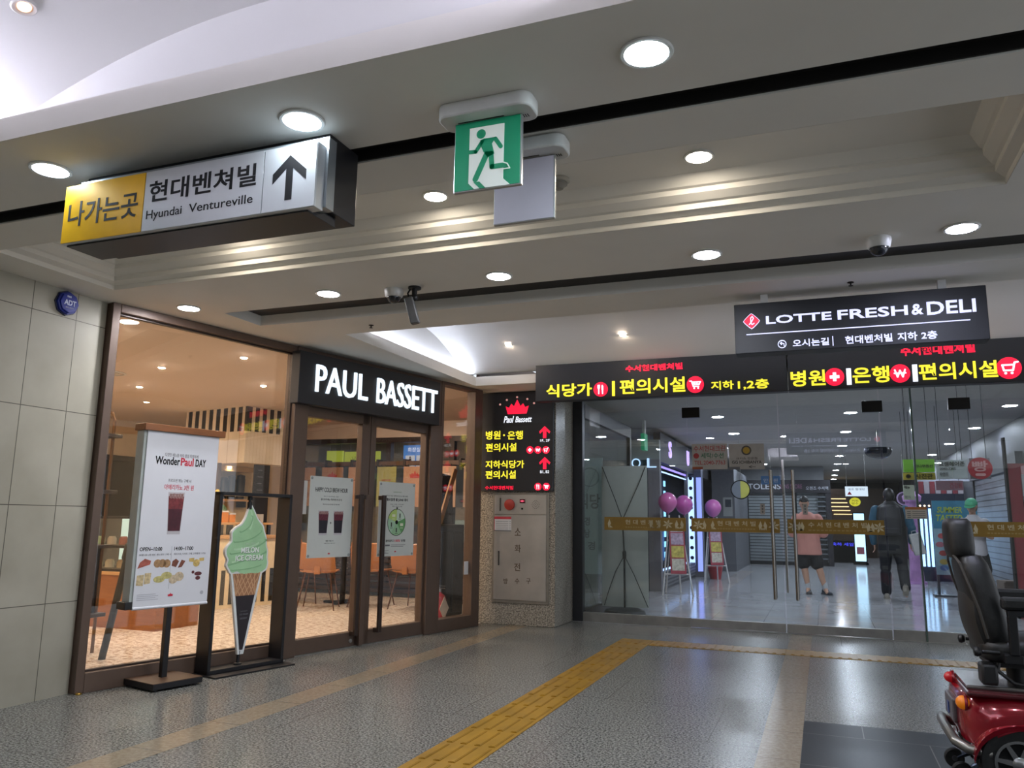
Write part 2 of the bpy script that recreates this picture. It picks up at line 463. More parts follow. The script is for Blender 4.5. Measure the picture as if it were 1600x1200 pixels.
# tactile paving: yellow guide blocks with four bars each
tact = M('yellow_tactile_block', '#94701f', .36, var=.18, scale=5)
def tactile(name, label, x0, x1, y0, y1, along):
    bm = nb(); box(bm, x0, x1, y0, y1, -.01, .004)
    L = (y1-y0) if along == 'y' else (x1-x0); Wd = (x1-x0) if along == 'y' else (y1-y0)
    n = max(1, round(L/.315)); st = L/n
    for i in range(n):
        for j in range(4):
            c = (j+.5)*Wd/4; a = i*st + st*.06; b = (i+1)*st - st*.06
            for (lo, hi, zz) in ((.0, .0, .0075), (.006, .006, .0095)):
                if along == 'y': box(bm, x0+c-.017+lo, x0+c+.017-hi, y0+a+lo, y0+b-hi, .003, zz)
                else:
                    box(bm, x0+i*st+(j+.5)*st/4-.017+lo, x0+i*st+(j+.5)*st/4+.017-hi, y0+.015+lo, y1-.015-hi, .003, zz)
    return tag(obj(name, bm, tact, smooth=False), label, 'tactile paving')
tactile('tactile_paving', 'long yellow tactile paving strip running up the floor towards the glass doors', -1.90, -1.585, -2, 8.03, 'y')
tactile('tactile_paving', 'yellow tactile paving strip crossing in front of the glass doors', -1.58, 2.15, 7.72, 8.03, 'x')
struct('trim_4', box(nb(), -2.10, -1.62, 8.35, 9.05, -.02, .0012), granite('grey_patch_stone', '#8a8780', '#57544f', .2, scale=70), smooth=False)

# granite pier with the hose cabinet
struct('wall_pier', box(nb(), -3.72, -2.755, 8.487, 9.45, 0, ZS+.02), pillar_stone, bev=.006)

# ------------------------------------------------------------------ ceiling lights
def downlight(loc, label, r=.07, col='#eaf4ff', power=150.0, group=None, trim=white_paint, spot=False):
    t = thing('ceiling_light', label, 'ceiling light', loc, group=group)
    lathe_p = [(r, .0), (r*1.22, .0), (r*1.25, -.004), (r*1.2, -.009), (r*1.03, -.009), (r, -.003)]
    obj('trim_ring', lathe(nb(), lathe_p, n=36, cap=False), white_plastic, t)
    bm = nb(); lathe(bm, [(r*1.0, -.0035), (r*.97, -.008), (r*.6, -.012), (.001, -.013)], n=36, cap=False)
    obj('diffuser', bm, glow('lamp_%s_%g' % (col, power), col, power), t)
    return t
L_NEAR = L_HALL*.62
NEAR = 'downlights in the near ceiling beam'
downlight((-3.018, 2.27, ZS), 'round cool white downlight above the left end of the hanging exit direction sign', .068, '#dff0ff', L_NEAR, NEAR)
downlight((-1.735, 2.275, ZS), 'round cool white downlight above the arrow end of the hanging direction sign', .068, '#e6f4ff', L_NEAR, NEAR)
downlight((-.445, 2.275, ZS), 'round cool white downlight right of the green exit sign, largest in view', .068, '#dff4ff', L_NEAR, NEAR)
downlight((.85, 2.275, ZS), 'round cool white downlight added out of view at the right end of the near ceiling beam', .068, '#dff4ff', L_NEAR, NEAR)  # outside the view, added for its light
for x in (-3.6, -1.74, .6, 2.6):  # unseen row added to light the hall
    downlight((x, -2.6, ZS), 'unseen round downlight added to the hall ceiling behind the near vault', .068, '#eaf4ff', L_HALL, 'added downlights behind the viewer')
COFF = 'downlights in the moulded ceiling coffer'
downlight((-1.78, 3.46, 2.79), 'warm white downlight in the coffer between the direction sign and the green exit sign', .055, '#fff1dc', L_COFFER, COFF)
downlight((-.444, 3.45, 2.79), 'warm white downlight in the coffer right of the two hanging exit signs', .055, '#fff1dc', L_COFFER, COFF)
downlight((-3.12, 3.46, 2.79), 'warm white downlight in the coffer hidden above the hanging direction sign', .055, '#fff1dc', L_COFFER, COFF)
ROW = 'downlights in the soffit row before the dark slot'
for x, c, lab in ((-4.138, '#f6f7ff', 'over the cafe window, leftmost of its row'), (-2.969, '#f6f7ff', 'just left of the left dome camera'),
                  (-1.756, '#f6f7ff', 'between the left dome camera and the middle of the ceiling slot'), (-.523, '#eef2ff', 'below the right end of the coffer, left of the right dome camera'),
                  (.713, '#dfe3ff', 'right of the right dome camera, rightmost of its row')):
    downlight((x, 4.28, ZS), 'round soffit downlight ' + lab, .068, c, L_HALL*1.15, ROW)
downlight((-2.93, 7.44, 2.926), 'small warm spotlight in the far vault above the pier sign', .028, '#ffe6cc', 320, 'vault spotlights')
downlight((-1.72, 7.40, 2.937), 'small warm spotlight in the far vault left of the hanging supermarket sign', .028, '#ffe6cc', 320, 'vault spotlights')
t = thing('spotlight', 'small recessed spotlight with orange bulb in the near vault at the top left', 'spotlight', (-2.879, 1.97, 3.146))
t.rotation_euler = (0, -.235, 0)
obj('trim_ring', lathe(nb(), [(.03, .012), (.045, .0), (.05, -.006), (.043, -.011), (.032, -.008)], cap=False), white_plastic, t)
obj('bulb', ball(nb(), (0, 0, -.004), (.026, .026, .014)), glow('spot_bulb', '#ffc8a8', 3.5), t)

# ------------------------------------------------------------------ small ceiling devices
def dome_camera(loc, label):
    t = thing('dome_camera', label, 'security camera', loc, group='dome cameras')
    obj('housing', lathe(nb(), [(.062, 0), (.064, -.012), (.056, -.045), (.05, -.052), (.001, -.052)], n=32), white_plastic, t)
    obj('dome', ball(nb(), (0, 0, -.05), (.045, .045, .042), 24, 14), M('smoked_dome', '#222429', .08, spec=.7), t, label='smoked clear dome')
dome_camera((-2.512, 4.345, ZS), 'white dome camera on the soffit beside the black bracketed sensor')
dome_camera((.339, 4.32, ZS), 'white dome camera on the soffit left of the rightmost downlight')
t = thing('bracket_sensor', 'dark grey box sensor tilted on a ball bracket beside the left dome camera', 'sensor', (-2.36, 4.34, ZS))
bm = nb(); cyl(bm, (0, 0, 0), (0, 0, -.012), .042); cyl(bm, (0, 0, -.01), (0, 0, -.06), .017); ball(bm, (0, 0, -.068), .024)
tube(bm, [(-.03, 0, -.01), (-.048, 0, -.035), (-.04, 0, -.075), (-.02, 0, -.095)], .006)
obj('bracket', bm, black_metal, t)
bm = nb(); box(bm, -.028, .028, -.05, .05, -.085, .085)
b = obj('sensor_body', bm, M('dark_grey_plastic', '#4c4c4c', .5), t, .008, loc=(-.012, 0, -.155)); b.rotation_euler = (.15, -.28, .35)
t = thing('smoke_detector', 'round off-white smoke detector behind the blank exit sign', 'smoke detector', (-1.12, 3.48, 2.79))
obj('base', lathe(nb(), [(.052, 0), (.055, -.012), (.045, -.02), (.001, -.02)]), M('aged_plastic', '#aaa79d', .5), t)
obj('chamber', lathe(nb(), [(.04, -.018), (.042, -.03), (.03, -.038), (.022, -.05), (.001, -.052)]), M('grey_plastic', '#8d8b85', .5), t)
for (px, py, z, lab) in ((1204, 267, 2.79, 'small black sprinkler head in the coffer right of its downlight'), (471, 368, 2.79, 'small black sprinkler head in the coffer below the direction sign'),
                         (580, 508, ZS, 'small black sprinkler head in the soffit above the white letter shop sign'), (1329, 441, ZS, 'small black sprinkler head above the hanging supermarket sign')):
    p = on_z(px, py, z)
    t = thing('sprinkler_head', lab, 'sprinkler', p, group='sprinkler heads')
    obj('escutcheon', lathe(nb(), [(.018, 0), (.02, -.003), (.012, -.006), (.001, -.006)]), M('sprinkler_black', '#2a2826', .4, .6), t)
    bm = nb(); cyl(bm, (0, 0, -.004), (0, 0, -.02), .005); lathe(bm, [(.001, -.02), (.014, -.021), (.014, -.023), (.001, -.023)])
    obj('deflector', bm, MATS['sprinkler_black'], t)
# ================================================================== HANGING SIGNS
# ---- direction sign under the near beam
t = thing('direction_sign', 'long yellow and silver hanging direction sign with black arrow and black housing', 'direction sign', (-2.31, 2.30, 2.262))
X0, X1 = -2.945+2.31, -1.675+2.31
bm = nb(); box(bm, X0-.005, X1-.02, .10, .30, .038, .343)
obj('housing', bm, black_metal, t, .003, smooth=False)
obj('tray', box(nb(), X0+.01, X1-.045, .02, .20, 0, .038), black_metal, t, .002, smooth=False)
silver = M('brushed_silver_sheet', '#bfc3c6', .38, .55, var=.05, scale=6)
obj('face_box', box(nb(), X0, X1, .0, .05, .006, .262), silver, t, .002, smooth=False)
obj('neck', box(nb(), X0+.02, X1+.012, .05, .10, .02, .30), M('grey_anodised', '#8b9296', .35, .7), t, smooth=False)
obj('yellow_panel', box(nb(), X0+.002, -2.503+2.31, -.004, .0, .008, .26), M('sign_yellow', '#d6a51c', .3, .25, var=.04), t, smooth=False)
obj('white_panel', box(nb(), -2.499+2.31, -1.914+2.31, -.004, .0, .008, .26), silver, t, smooth=False)
obj('arrow_panel', box(nb(), -1.910+2.31, X1-.002, -.004, .0, .008, .26), silver, t, smooth=False)
letters(t, ink, '나가는곳', -.605, -.22, .075, .185, -.004, d=.0008, off=.012)
letters(t, ink, '현대벤쳐빌', -.165, .365, .125, .215, -.004, d=.0008, off=.018)
letters(t, ink, 'Hyundai', -.17, .012, .045, .092, -.004, d=.0008, off=.004)
letters(t, ink, 'Ventureville', .048, .355, .056, .092, -.004, d=.0008, off=.004)
bm = nb(); ax = -1.793+2.31
prism(bm, [(ax-.0155, .045), (ax+.0155, .045), (ax+.0155, .17), (ax+.075, .115), (ax+.075, .155), (ax, .222), (ax-.075, .155), (ax-.075, .115), (ax-.0155, .17)], -.0048, -.004)
obj('arrow', bm, ink, t, smooth=False)

# ---- exit signs
green_m = M('exit_green', '#00855c', .35, emit=.12, var=.02)
def exit_base(t, w, y0, y1, z0, z1):
    bm = nb(); r = (y1-y0)*.32; pts = []
    for cx, cy, a0 in ((w/2-r, y1-r, 0), (-w/2+r, y1-r, 90), (-w/2+r, y0+r, 180), (w/2-r, y0+r, 270)):
        for k in range(7):
            a = math.radians(a0+15*k); pts.append((cx+r*math.cos(a), cy+r*math.sin(a)))
    slab(bm, pts, z0, z1)
    obj('base', bm, white_plastic, t, .006)
    bm = nb(); box(bm, -w*.32, w*.18, -.018, -.012, z0-.001, z0+.002)
    for k in range(3): box(bm, w*.36+.008*k, w*.36+.008*k+.003, .0, .02, z0-.001, z0+.002)
    obj('vent_slots', bm, slot_dark, t, smooth=False)
t = thing('exit_sign', 'green running man exit sign hanging from a white base', 'exit sign', (-1.041, 2.42, 2.29))
exit_base(t, .355, -.075, .055, .262, .315)
PW, PH = .258, .262
obj('plate_frame', box(nb(), -PW/2, PW/2, -.008, .008, 0, PH), M('alu_edge', '#b9bcbc', .3, .8), t, .002, smooth=False)
obj('green_panel', box(nb(), -PW/2+.004, PW/2-.006, -.010, -.008, .005, PH-.002), green_m, t, smooth=False)
def uv(px, py):
    u = (px-245)/490; v = (py-(360-.153*(px-245)))/500
    return (-PW/2+.003+u*(PW-.01), PH-.003-v*(PH-.008))
white_e = M('exit_white', '#dfe5df', .4, emit=.25, var=.01)
bm = nb(); prism(bm, [uv(*p) for p in ((358, 387), (621, 348), (617, 755), (668, 798), (400, 836), (356, 797))], -.0115, -.010)
obj('door_symbol', bm, white_e, t, smooth=False)
bm = nb()
ya, yb_ = -.013, -.0115
prism(bm, circle(*uv(447, 429), .0175), ya, yb_)
prism(bm, [uv(*p) for p in ((440, 478), (468, 464), (560, 452), (530, 500), (549, 575), (500, 602), (466, 562), (448, 520))], ya, yb_)
stroke(bm, [uv(455, 487), uv(408, 562), uv(358, 566)], .0145, ya, yb_)
stroke(bm, [uv(556, 466), uv(597, 522)], .0155, ya, yb_)
stroke(bm, [uv(492, 578), uv(410, 765)], .021, ya, yb_)
stroke(bm, [uv(525, 572), uv(533, 672), uv(630, 658)], .0185, ya, yb_)
prism(bm, [uv(*p) for p in ((395, 788), (440, 782), (487, 826), (443, 832))], ya, yb_)
obj('running_man', bm, green_m, t, smooth=False)
bm = nb(); stroke(bm, [uv(618, 640), uv(648, 648), uv(668, 682), uv(618, 688)], .004, -.0145, -.013)
obj('shoe_outline', bm, white_e, t, smooth=False)

t = thing('exit_sign', 'blank lilac back of a second exit sign hanging behind the green one', 'exit sign', (-1.022, 2.742, 2.285))
exit_base(t, .355, -.075, .055, .262, .315)
obj('plate_frame', box(nb(), -.126, .126, -.008, .008, 0, .258), MATS['alu_edge'], t, .002, smooth=False)
obj('blank_panel', box(nb(), -.123, .121, -.010, -.008, .004, .256), M('lilac_white_panel', '#b9b2bd', .5, var=.02), t, smooth=False)

# ---- round alarm badge on the stone wall
t = thing('alarm_badge', 'blue octagonal alarm badge with white letters high on the stone wall', 'alarm box', (-4.597, 3.672, 2.515), math.pi/2)
bm = nb(); blue = M('badge_blue', '#13288c', .3, coat=.4)
prism(bm, circle(0, 0, .078, 8), -.03, 0); prism(bm, circle(0, 0, .069, 8), -.042, -.03)
obj('body', bm, blue, t, .004, smooth=False)
obj('frame', prism(nb(), circle(0, 0, .086, 8), -.012, 0), M('badge_dark_blue', '#0d1740', .4), t, .003, smooth=False)
bm = nb(); text(bm, 'ADT', -.044, .044, -.018, .018, -.042, off=.03)
text(bm, 'SECURITY', -.03, .03, -.037, -.030, -.042, off=.02)
for k in (-1, 0, 1): box(bm, -.014+k*.011, -.006+k*.011, -.044, -.042, .034, .046)
obj('lettering', bm, M('badge_white', '#c9cfe8', .5), t, smooth=False)

# ---- cafe sign over the doors
def shop_thing(name, label, cat, s, tt=0.0, z=0.0, group=None):
    return thing(name, label, cat, shop(s, tt, z), SRZ, group)
t = shop_thing('shop_sign', 'black box sign with tall white lit letters over the cafe doors', 'shop sign', 2.545, 0, 2.10)
obj('sign_box', box(nb(), -.945, .945, -.155, -.05, 0, .452), navy_face, t, .004, smooth=False)
letters(t, glow('letter_white', '#e4f3ff', 1.25), 'PAUL', -.765, -.13, .115, .358, -.155, d=.018, off=.004)
letters(t, MATS['letter_white'], 'BASSETT', -.005, .885, .115, .358, -.155, d=.018, off=.004)

# ---- little symbols used on the lit signs
def crown(bm, cx, z0, w, h, y0, y1):
    p = [(-.38, 0), (.38, 0), (.47, .52), (.33, .42), (.24, .68), (.13, .5), (0, .95), (-.13, .5), (-.24, .68), (-.33, .42), (-.47, .52)]
    prism(bm, [(cx+x*w, z0+z*h) for x, z in p], y0, y1)
def arrow_up(bm, cx, z0, w, h, y0, y1, k=.15):
    prism(bm, [(cx-w*k, z0), (cx+w*k, z0), (cx+w*k, z0+h*.62), (cx+w*.42, z0+h*.38), (cx+w*.5, z0+h*.55), (cx, z0+h), (cx-w*.5, z0+h*.55), (cx-w*.42, z0+h*.38), (cx-w*k, z0+h*.62)], y0, y1)
def sym_cart(bm, cx, cz, r, y0, y1):
    w = r*.12
    stroke(bm, [(cx-.65*r, cz+.42*r), (cx-.42*r, cz+.42*r), (cx-.22*r, cz-.25*r), (cx+.42*r, cz-.25*r)], w, y0, y1)
    stroke(bm, [(cx-.40*r, cz+.32*r), (cx+.62*r, cz+.32*r), (cx+.45*r, cz-.05*r), (cx-.26*r, cz-.05*r)], w, y0, y1)
    for k in (.0, .28): stroke(bm, [(cx-.1*r+k*r, cz+.30*r), (cx-.06*r+k*r, cz-.05*r)], w*.8, y0, y1)
    stroke(bm, [(cx-.36*r, cz+.14*r), (cx+.54*r, cz+.14*r)], w*.8, y0, y1)
    for k in (-.12, .34): prism(bm, circle(cx+k*r, cz-.45*r, .11*r, 10), y0, y1)
def sym_cart_open(bm, cx, cz, r, y0, y1):
    w = r*.16
    stroke(bm, [(cx+.72*r, cz+.52*r), (cx+.46*r, cz+.48*r), (cx+.30*r, cz-.22*r), (cx-.42*r, cz-.22*r), (cx-.52*r, cz+.28*r), (cx+.38*r, cz+.28*r)], w, y0, y1)
    for k in (-.3, .2): prism(bm, circle(cx+k*r, cz-.48*r, .12*r, 10), y0, y1)
def sym_fork(bm, cx, cz, r, y0, y1):
    for k in (-.38, -.25, -.12): stroke(bm, [(cx+k*r, cz+.6*r), (cx+k*r, cz+.25*r)], .08*r, y0, y1)
    prism(bm, [(cx-.42*r, cz+.3*r), (cx-.08*r, cz+.3*r), (cx-.12*r, cz+.05*r), (cx-.38*r, cz+.05*r)], y0, y1)
    stroke(bm, [(cx-.25*r, cz+.1*r), (cx-.25*r, cz-.6*r)], .15*r, y0, y1)
    prism(bm, [(cx+.14*r, cz-.1*r), (cx+.14*r, cz+.5*r), (cx+.26*r, cz+.62*r), (cx+.38*r, cz+.4*r), (cx+.38*r, cz-.1*r)], y0, y1)
    stroke(bm, [(cx+.28*r, cz-.1*r), (cx+.28*r, cz-.6*r)], .16*r, y0, y1)
def sym_cross(bm, cx, cz, r, y0, y1):
    box(bm, cx-.5*r, cx+.5*r, y0, y1, cz-.18*r, cz+.18*r); box(bm, cx-.18*r, cx+.18*r, y0, y1, cz-.5*r, cz+.5*r)
def sym_won(bm, cx, cz, r, y0, y1):
    stroke(bm, [(cx-.5*r, cz+.38*r), (cx-.26*r, cz-.38*r), (cx, cz+.3*r), (cx+.26*r, cz-.38*r), (cx+.5*r, cz+.38*r)], .17*r, y0, y1)
    box(bm, cx-.62*r, cx+.62*r, y0, y1, cz-.05*r, cz+.09*r)

# ---- lit sign on the granite pier
t = thing('pier_sign', 'tall black lit sign with red crown and yellow lettering on the granite pier', 'lit sign', (-3.222, 8.486, 1.465))
obj('panel', box(nb(), -.455, .452, -.05, 0, 0, 1.135), black_face, t, .003, smooth=False)
obj('panel_seam', box(nb(), -.453, .45, -.052, -.05, .752, .758), slot_dark, t, smooth=False)
def on_pier(px, py):
    p = on_y(px, py, 8.434); return p.x+3.222, p.z-1.465
def pier_text(mt, s, a, b, **k):
    (x0, z0), (x1, z1) = on_pier(*a), on_pier(*b); letters(t, mt, s, x0, x1, z0, z1, -.05, d=.004, **k)
bm = nb(); cx, cz = on_pier(808, 646); crown(bm, cx, cz-.005, .30, .175, -.055, -.05)
obj('crown_emblem', bm, lum_red, t, smooth=False)
for px, py in ((781.5, 632), (792, 625), (808, 620.5), (824, 623.5), (834.5, 630)):
    cx, cz = on_pier(px, py); obj('crown_pearl', prism(nb(), circle(cx, cz, .012, 12), -.055, -.05), glow('pearl', '#c98f86', .9), t, smooth=False)
pier_text(lum_white, 'Paul', (787, 661), (803, 650), shear=.3, off=.01); pier_text(lum_white, 'Bassett', (805, 660), (831, 650), shear=.3, off=.01)
pier_text(lum_white, '1F, 2F', (844, 691), (859, 686)); pier_text(lum_white, 'B1, B2', (844, 740), (858, 735))
pier_text(lum_yellow, '병원', (759, 687), (782, 673), off=.018); pier_text(lum_yellow, '·', (786, 681.5), (789, 678.5), off=.018); pier_text(lum_yellow, '은행', (793, 687), (817, 673), off=.018); pier_text(lum_yellow, '편의시설', (759, 706), (807, 692), off=.018)
pier_text(lum_yellow, '지하식당가', (758.5, 732), (819, 719), off=.018); pier_text(lum_yellow, '편의시설', (758.5, 748), (806, 735), off=.018)
pier_text(lum_red, '수서현대벤쳐빌', (758, 765), (802, 759), off=.012)
for py in (684.5, 733):
    cx, cz = on_pier(851, py); bm = nb(); arrow_up(bm, cx, cz, .13, .135, -.055, -.05); obj('arrow', bm, lum_red, t, smooth=False)
for (px, py), fn in zip(((828, 703), (840.5, 703), (853, 703), (840.5, 760.5), (853.5, 760.5)), (sym_cross, sym_won, sym_cart_open, sym_fork, sym_cart)):
    cx, cz = on_pier(px, py); dsc = obj('icon_disc', prism(nb(), circle(cx, cz, .042), -.053, -.05), lum_red, t, smooth=False)
    bm = nb(); fn(bm, cx, cz, .042, -.056, -.053); obj('icon_symbol', bm, lum_white, dsc, smooth=False)

# ---- hose cabinet in the pier
t = thing('hose_cabinet', 'stainless steel fire hose cabinet set into the granite pier', 'fire hose cabinet', (-3.162, 8.487, .235))
obj('frame', box(nb(), -.340, .340, -.014, 0, 0, 1.215), M('cabinet_frame_steel', '#8f8a80', .42, .6, var=.1), t, .004, smooth=False)
cab = M('cabinet_steel', '#b4b0a8', .36, .5, var=.16, scale=3)
obj('door', box(nb(), -.312, .308, -.022, -.014, .035, .965), cab, t, .003, smooth=False)
obj('alarm_panel', box(nb(), -.312, .308, -.022, -.014, .972, 1.19), cab, t, .003, smooth=False)
def on_cab(px, py):
    p = on_y(px, py, 8.465); return p.x+3.162, p.z-.235
bm = nb(); cx, cz = on_cab(796.5, 788.5); lathe(bm, [(.062, .0), (.064, -.01), (.058, -.026), (.03, -.032), (.001, -.033)], (cx, -.022, cz), axis='y')
obj('alarm_bell', bm, M('alarm_red', '#a93528', .4), t, label='round red alarm bell')
cx, cz = on_cab(816.5, 783); bm = nb(); box(bm, cx-.033, cx+.033, -.03, -.022, cz-.022, cz+.022)
obj('indicator_lamp', bm, M('indicator_dark', '#46101a', .3, emit=.25), t, .003, smooth=False)
bm = nb(); prism(bm, circle(cx-.002, cz, .009), -.033, -.03); stroke(bm, [(cx-.02, cz), (cx+.02, cz)], .006, -.033, -.03)
obj('indicator_light', bm, glow('indicator_red', '#ff5a78', 1.5), t, smooth=False)
cx, cz = on_cab(816, 795); bm = nb(); lathe(bm, [(.011, 0), (.011, -.006), (.001, -.006)], (cx, -.022, cz), axis='y')
obj('push_button', bm, ink, t)
cx, cz = on_cab(837, 788.5); bm = nb()
for a in range(3):
    for k in range((1, 8, 14)[a]):
        th = 2*math.pi*k/(1, 8, 14)[a]; prism(bm, circle(cx+.021*a*math.cos(th), cz+.021*a*math.sin(th), .004, 8), -.0235, -.022)
obj('speaker_grille', bm, M('grille_dark', '#56504a', .5), t, smooth=False)
for px0, py0, py1, nm in ((781.5, 779, 797, 'latch'), (779, 862, 882, 'handle')):
    (x0, z0), (x1, z1) = on_cab(px0, py1), on_cab(px0, py0); bm = nb(); stroke(bm, [(x0, z0), (x0, z1)], .016, -.026, -.022)
    h = obj(nm, bm, M('latch_dark', '#4a4744', .35, .8), t, smooth=False)
    bm = nb(); stroke(bm, [(x0, z0), (x0, z1)], .006, -.032, -.026); obj('latch_bar', bm, steel, h, smooth=False)
(x0, z0), (x1, z1) = on_cab(772, 829.5), on_cab(799, 807.5)
bm = nb(); box(bm, x0, x1, -.0235, -.022, z0, z1); lb = obj('instruction_sticker', bm, paper, t, smooth=False)
bm = nb(); box(bm, x0, x1, -.0245, -.0235, z1-.028, z1); box(bm, x0, x0+.006, -.0245, -.0235, z0, z1)
obj('sticker_band', bm, M('sticker_red', '#c23a45', .5), lb, smooth=False)
bm = nb()
for k in range(5): box(bm, x0+.02, x1-.035, -.0245, -.0235, z0+.022+k*.021, z0+.026+k*.021); box(bm, x1-.02, x1-.008, -.0245, -.0235, z0+.022+k*.021, z0+.028+k*.021)
box(bm, x0, x1, -.0245, -.0235, z0, z0+.01)
obj('sticker_print', bm, grey_ink, lb, smooth=False)
for s, px, py, h in (('소', 809, 831, .085), ('화', 809, 857, .085), ('전', 808, 886, .085), ('방', 790, 908, .06), ('수', 808, 908, .06), ('구', 825.5, 908, .06)):
    cx, cz = on_cab(px, py); letters(t, M('engraved_brown', '#5a4a37', .5), s, cx-h*.42, cx+h*.42, cz-h/2, cz+h/2, -.022, d=.002, off=.01)

# ---- long black lit sign over the glass doors
def on_bs(px, py):
    p = on_y(px, py, 7.80); return p.x+.24, p.z-2.38
def bs_text(mt, s, a, b, **k):
    (x0, z0), (x1, z1) = on_bs(*a), on_bs(*b); letters(t, mt, s, x0, x1, z0, z1, 0, d=.012, **k)
t = thing('entrance_sign', 'long black lit sign with yellow lettering above the glass doors', 'lit sign', (-.24, 7.82, 2.38))
obj('left_panel', box(nb(), -2.525, -.004, 0, .125, 0, .40), black_face, t, .003, smooth=False)
obj('right_panel', box(nb(), .004, 2.72, 0, .125, .0, .415), black_face, t, .003, smooth=False)
bs_text(lum_yellow, '식당가', (853, 621), (924, 597.5), off=.018); bs_text(lum_yellow, '편의시설', (968, 616), (1070, 588), off=.018)
bs_text(lum_yellow, '지하', (1111, 609), (1146, 594), off=.015); bs_text(lum_yellow, '1,2층', (1153, 609), (1201, 591), off=.015)
bs_text(lum_yellow, '병원', (1236, 604), (1289, 577), off=.018); bs_text(lum_yellow, '은행', (1333, 599), (1389, 571), off=.018); bs_text(lum_yellow, '편의시설', (1437, 594), (1558, 562), off=.018)
bs_text(lum_red, '수서현대벤쳐빌', (977, 581), (1066, 566), off=.03); bs_text(lum_red, '수서현대벤쳐빌', (1408, 556), (1523, 534), off=.03)
for px, py, r, fn in ((938, 608, .075, sym_fork), (1086, 600.5, .083, sym_cart), (1304, 588.5, .083, sym_cross), (1406.5, 583, .083, sym_won), (1577, 574.5, .095, sym_cart_open)):
    cx, cz = on_bs(px, py); dsc = obj('icon_disc', prism(nb(), circle(cx, cz, r), -.010, 0), lum_red, t, smooth=False)
    bm = nb(); fn(bm, cx, cz, r, -.014, -.010); obj('icon_symbol', bm, lum_white, dsc, smooth=False)
for px, pa, pb, mt in ((958, 618.5, 595, lum_yellow), (1326.5, 601, 575, lum_white), (1430, 596, 569, lum_white)):
    w = 2 if px < 1000 else 3
    (x0, z0), (x1, z1) = on_bs(px-w, pa), on_bs(px+w, pb); obj('divider', box(nb(), x0, x1, -.012, 0, z0, z1), mt, t, smooth=False)

# ---- hanging supermarket sign, lettered on both faces
t = thing('hanging_sign', 'black hanging lit sign with white lettering, nearest the glass doors ceiling', 'lit sign', (.238, 5.16, 2.215))
obj('sign_box', box(nb(), -.705, .72, 0, .13, 0, .325), navy_face, t, .004, smooth=False)
for x in (-.52, .50): obj('hanger', box(nb(), x-.022, x+.022, .045, .085, .325, .392), white_plastic, t, smooth=False)
lot_w = glow('letter_cool_white', '#d9dcff', 1.05)
def on_lt(px, py):
    p = on_y(px, py, 5.15); return p.x-.238, p.z-2.215
cells = []
for s, a, b, k in (('LOTTE', (1197, 507), (1299, 487), dict(off=.02)), ('FRESH', (1309, 499), (1418, 476), dict(off=.018)), ('&', (1425, 493), (1442, 475), dict(off=.02)), ('DELI', (1449, 490), (1524, 464), dict(off=.018)),
                   ('오시는길', (1239, 544), (1295, 529), dict(off=.015)), ('현대벤처빌', (1321, 537), (1394, 520), dict(off=.015)), ('지하', (1403, 532), (1433, 517), dict(off=.015)), ('2층', (1440, 529), (1464, 515), dict(off=.015))):
    (x0, z0), (x1, z1) = on_lt(*a), on_lt(*b)
    cells.append((s, x0, x1, (z0+z1)/2, z1-z0, k))
zt = sum(c[3] for c in cells[:4])/4; zb_ = sum(c[3] for c in cells[4:])/4
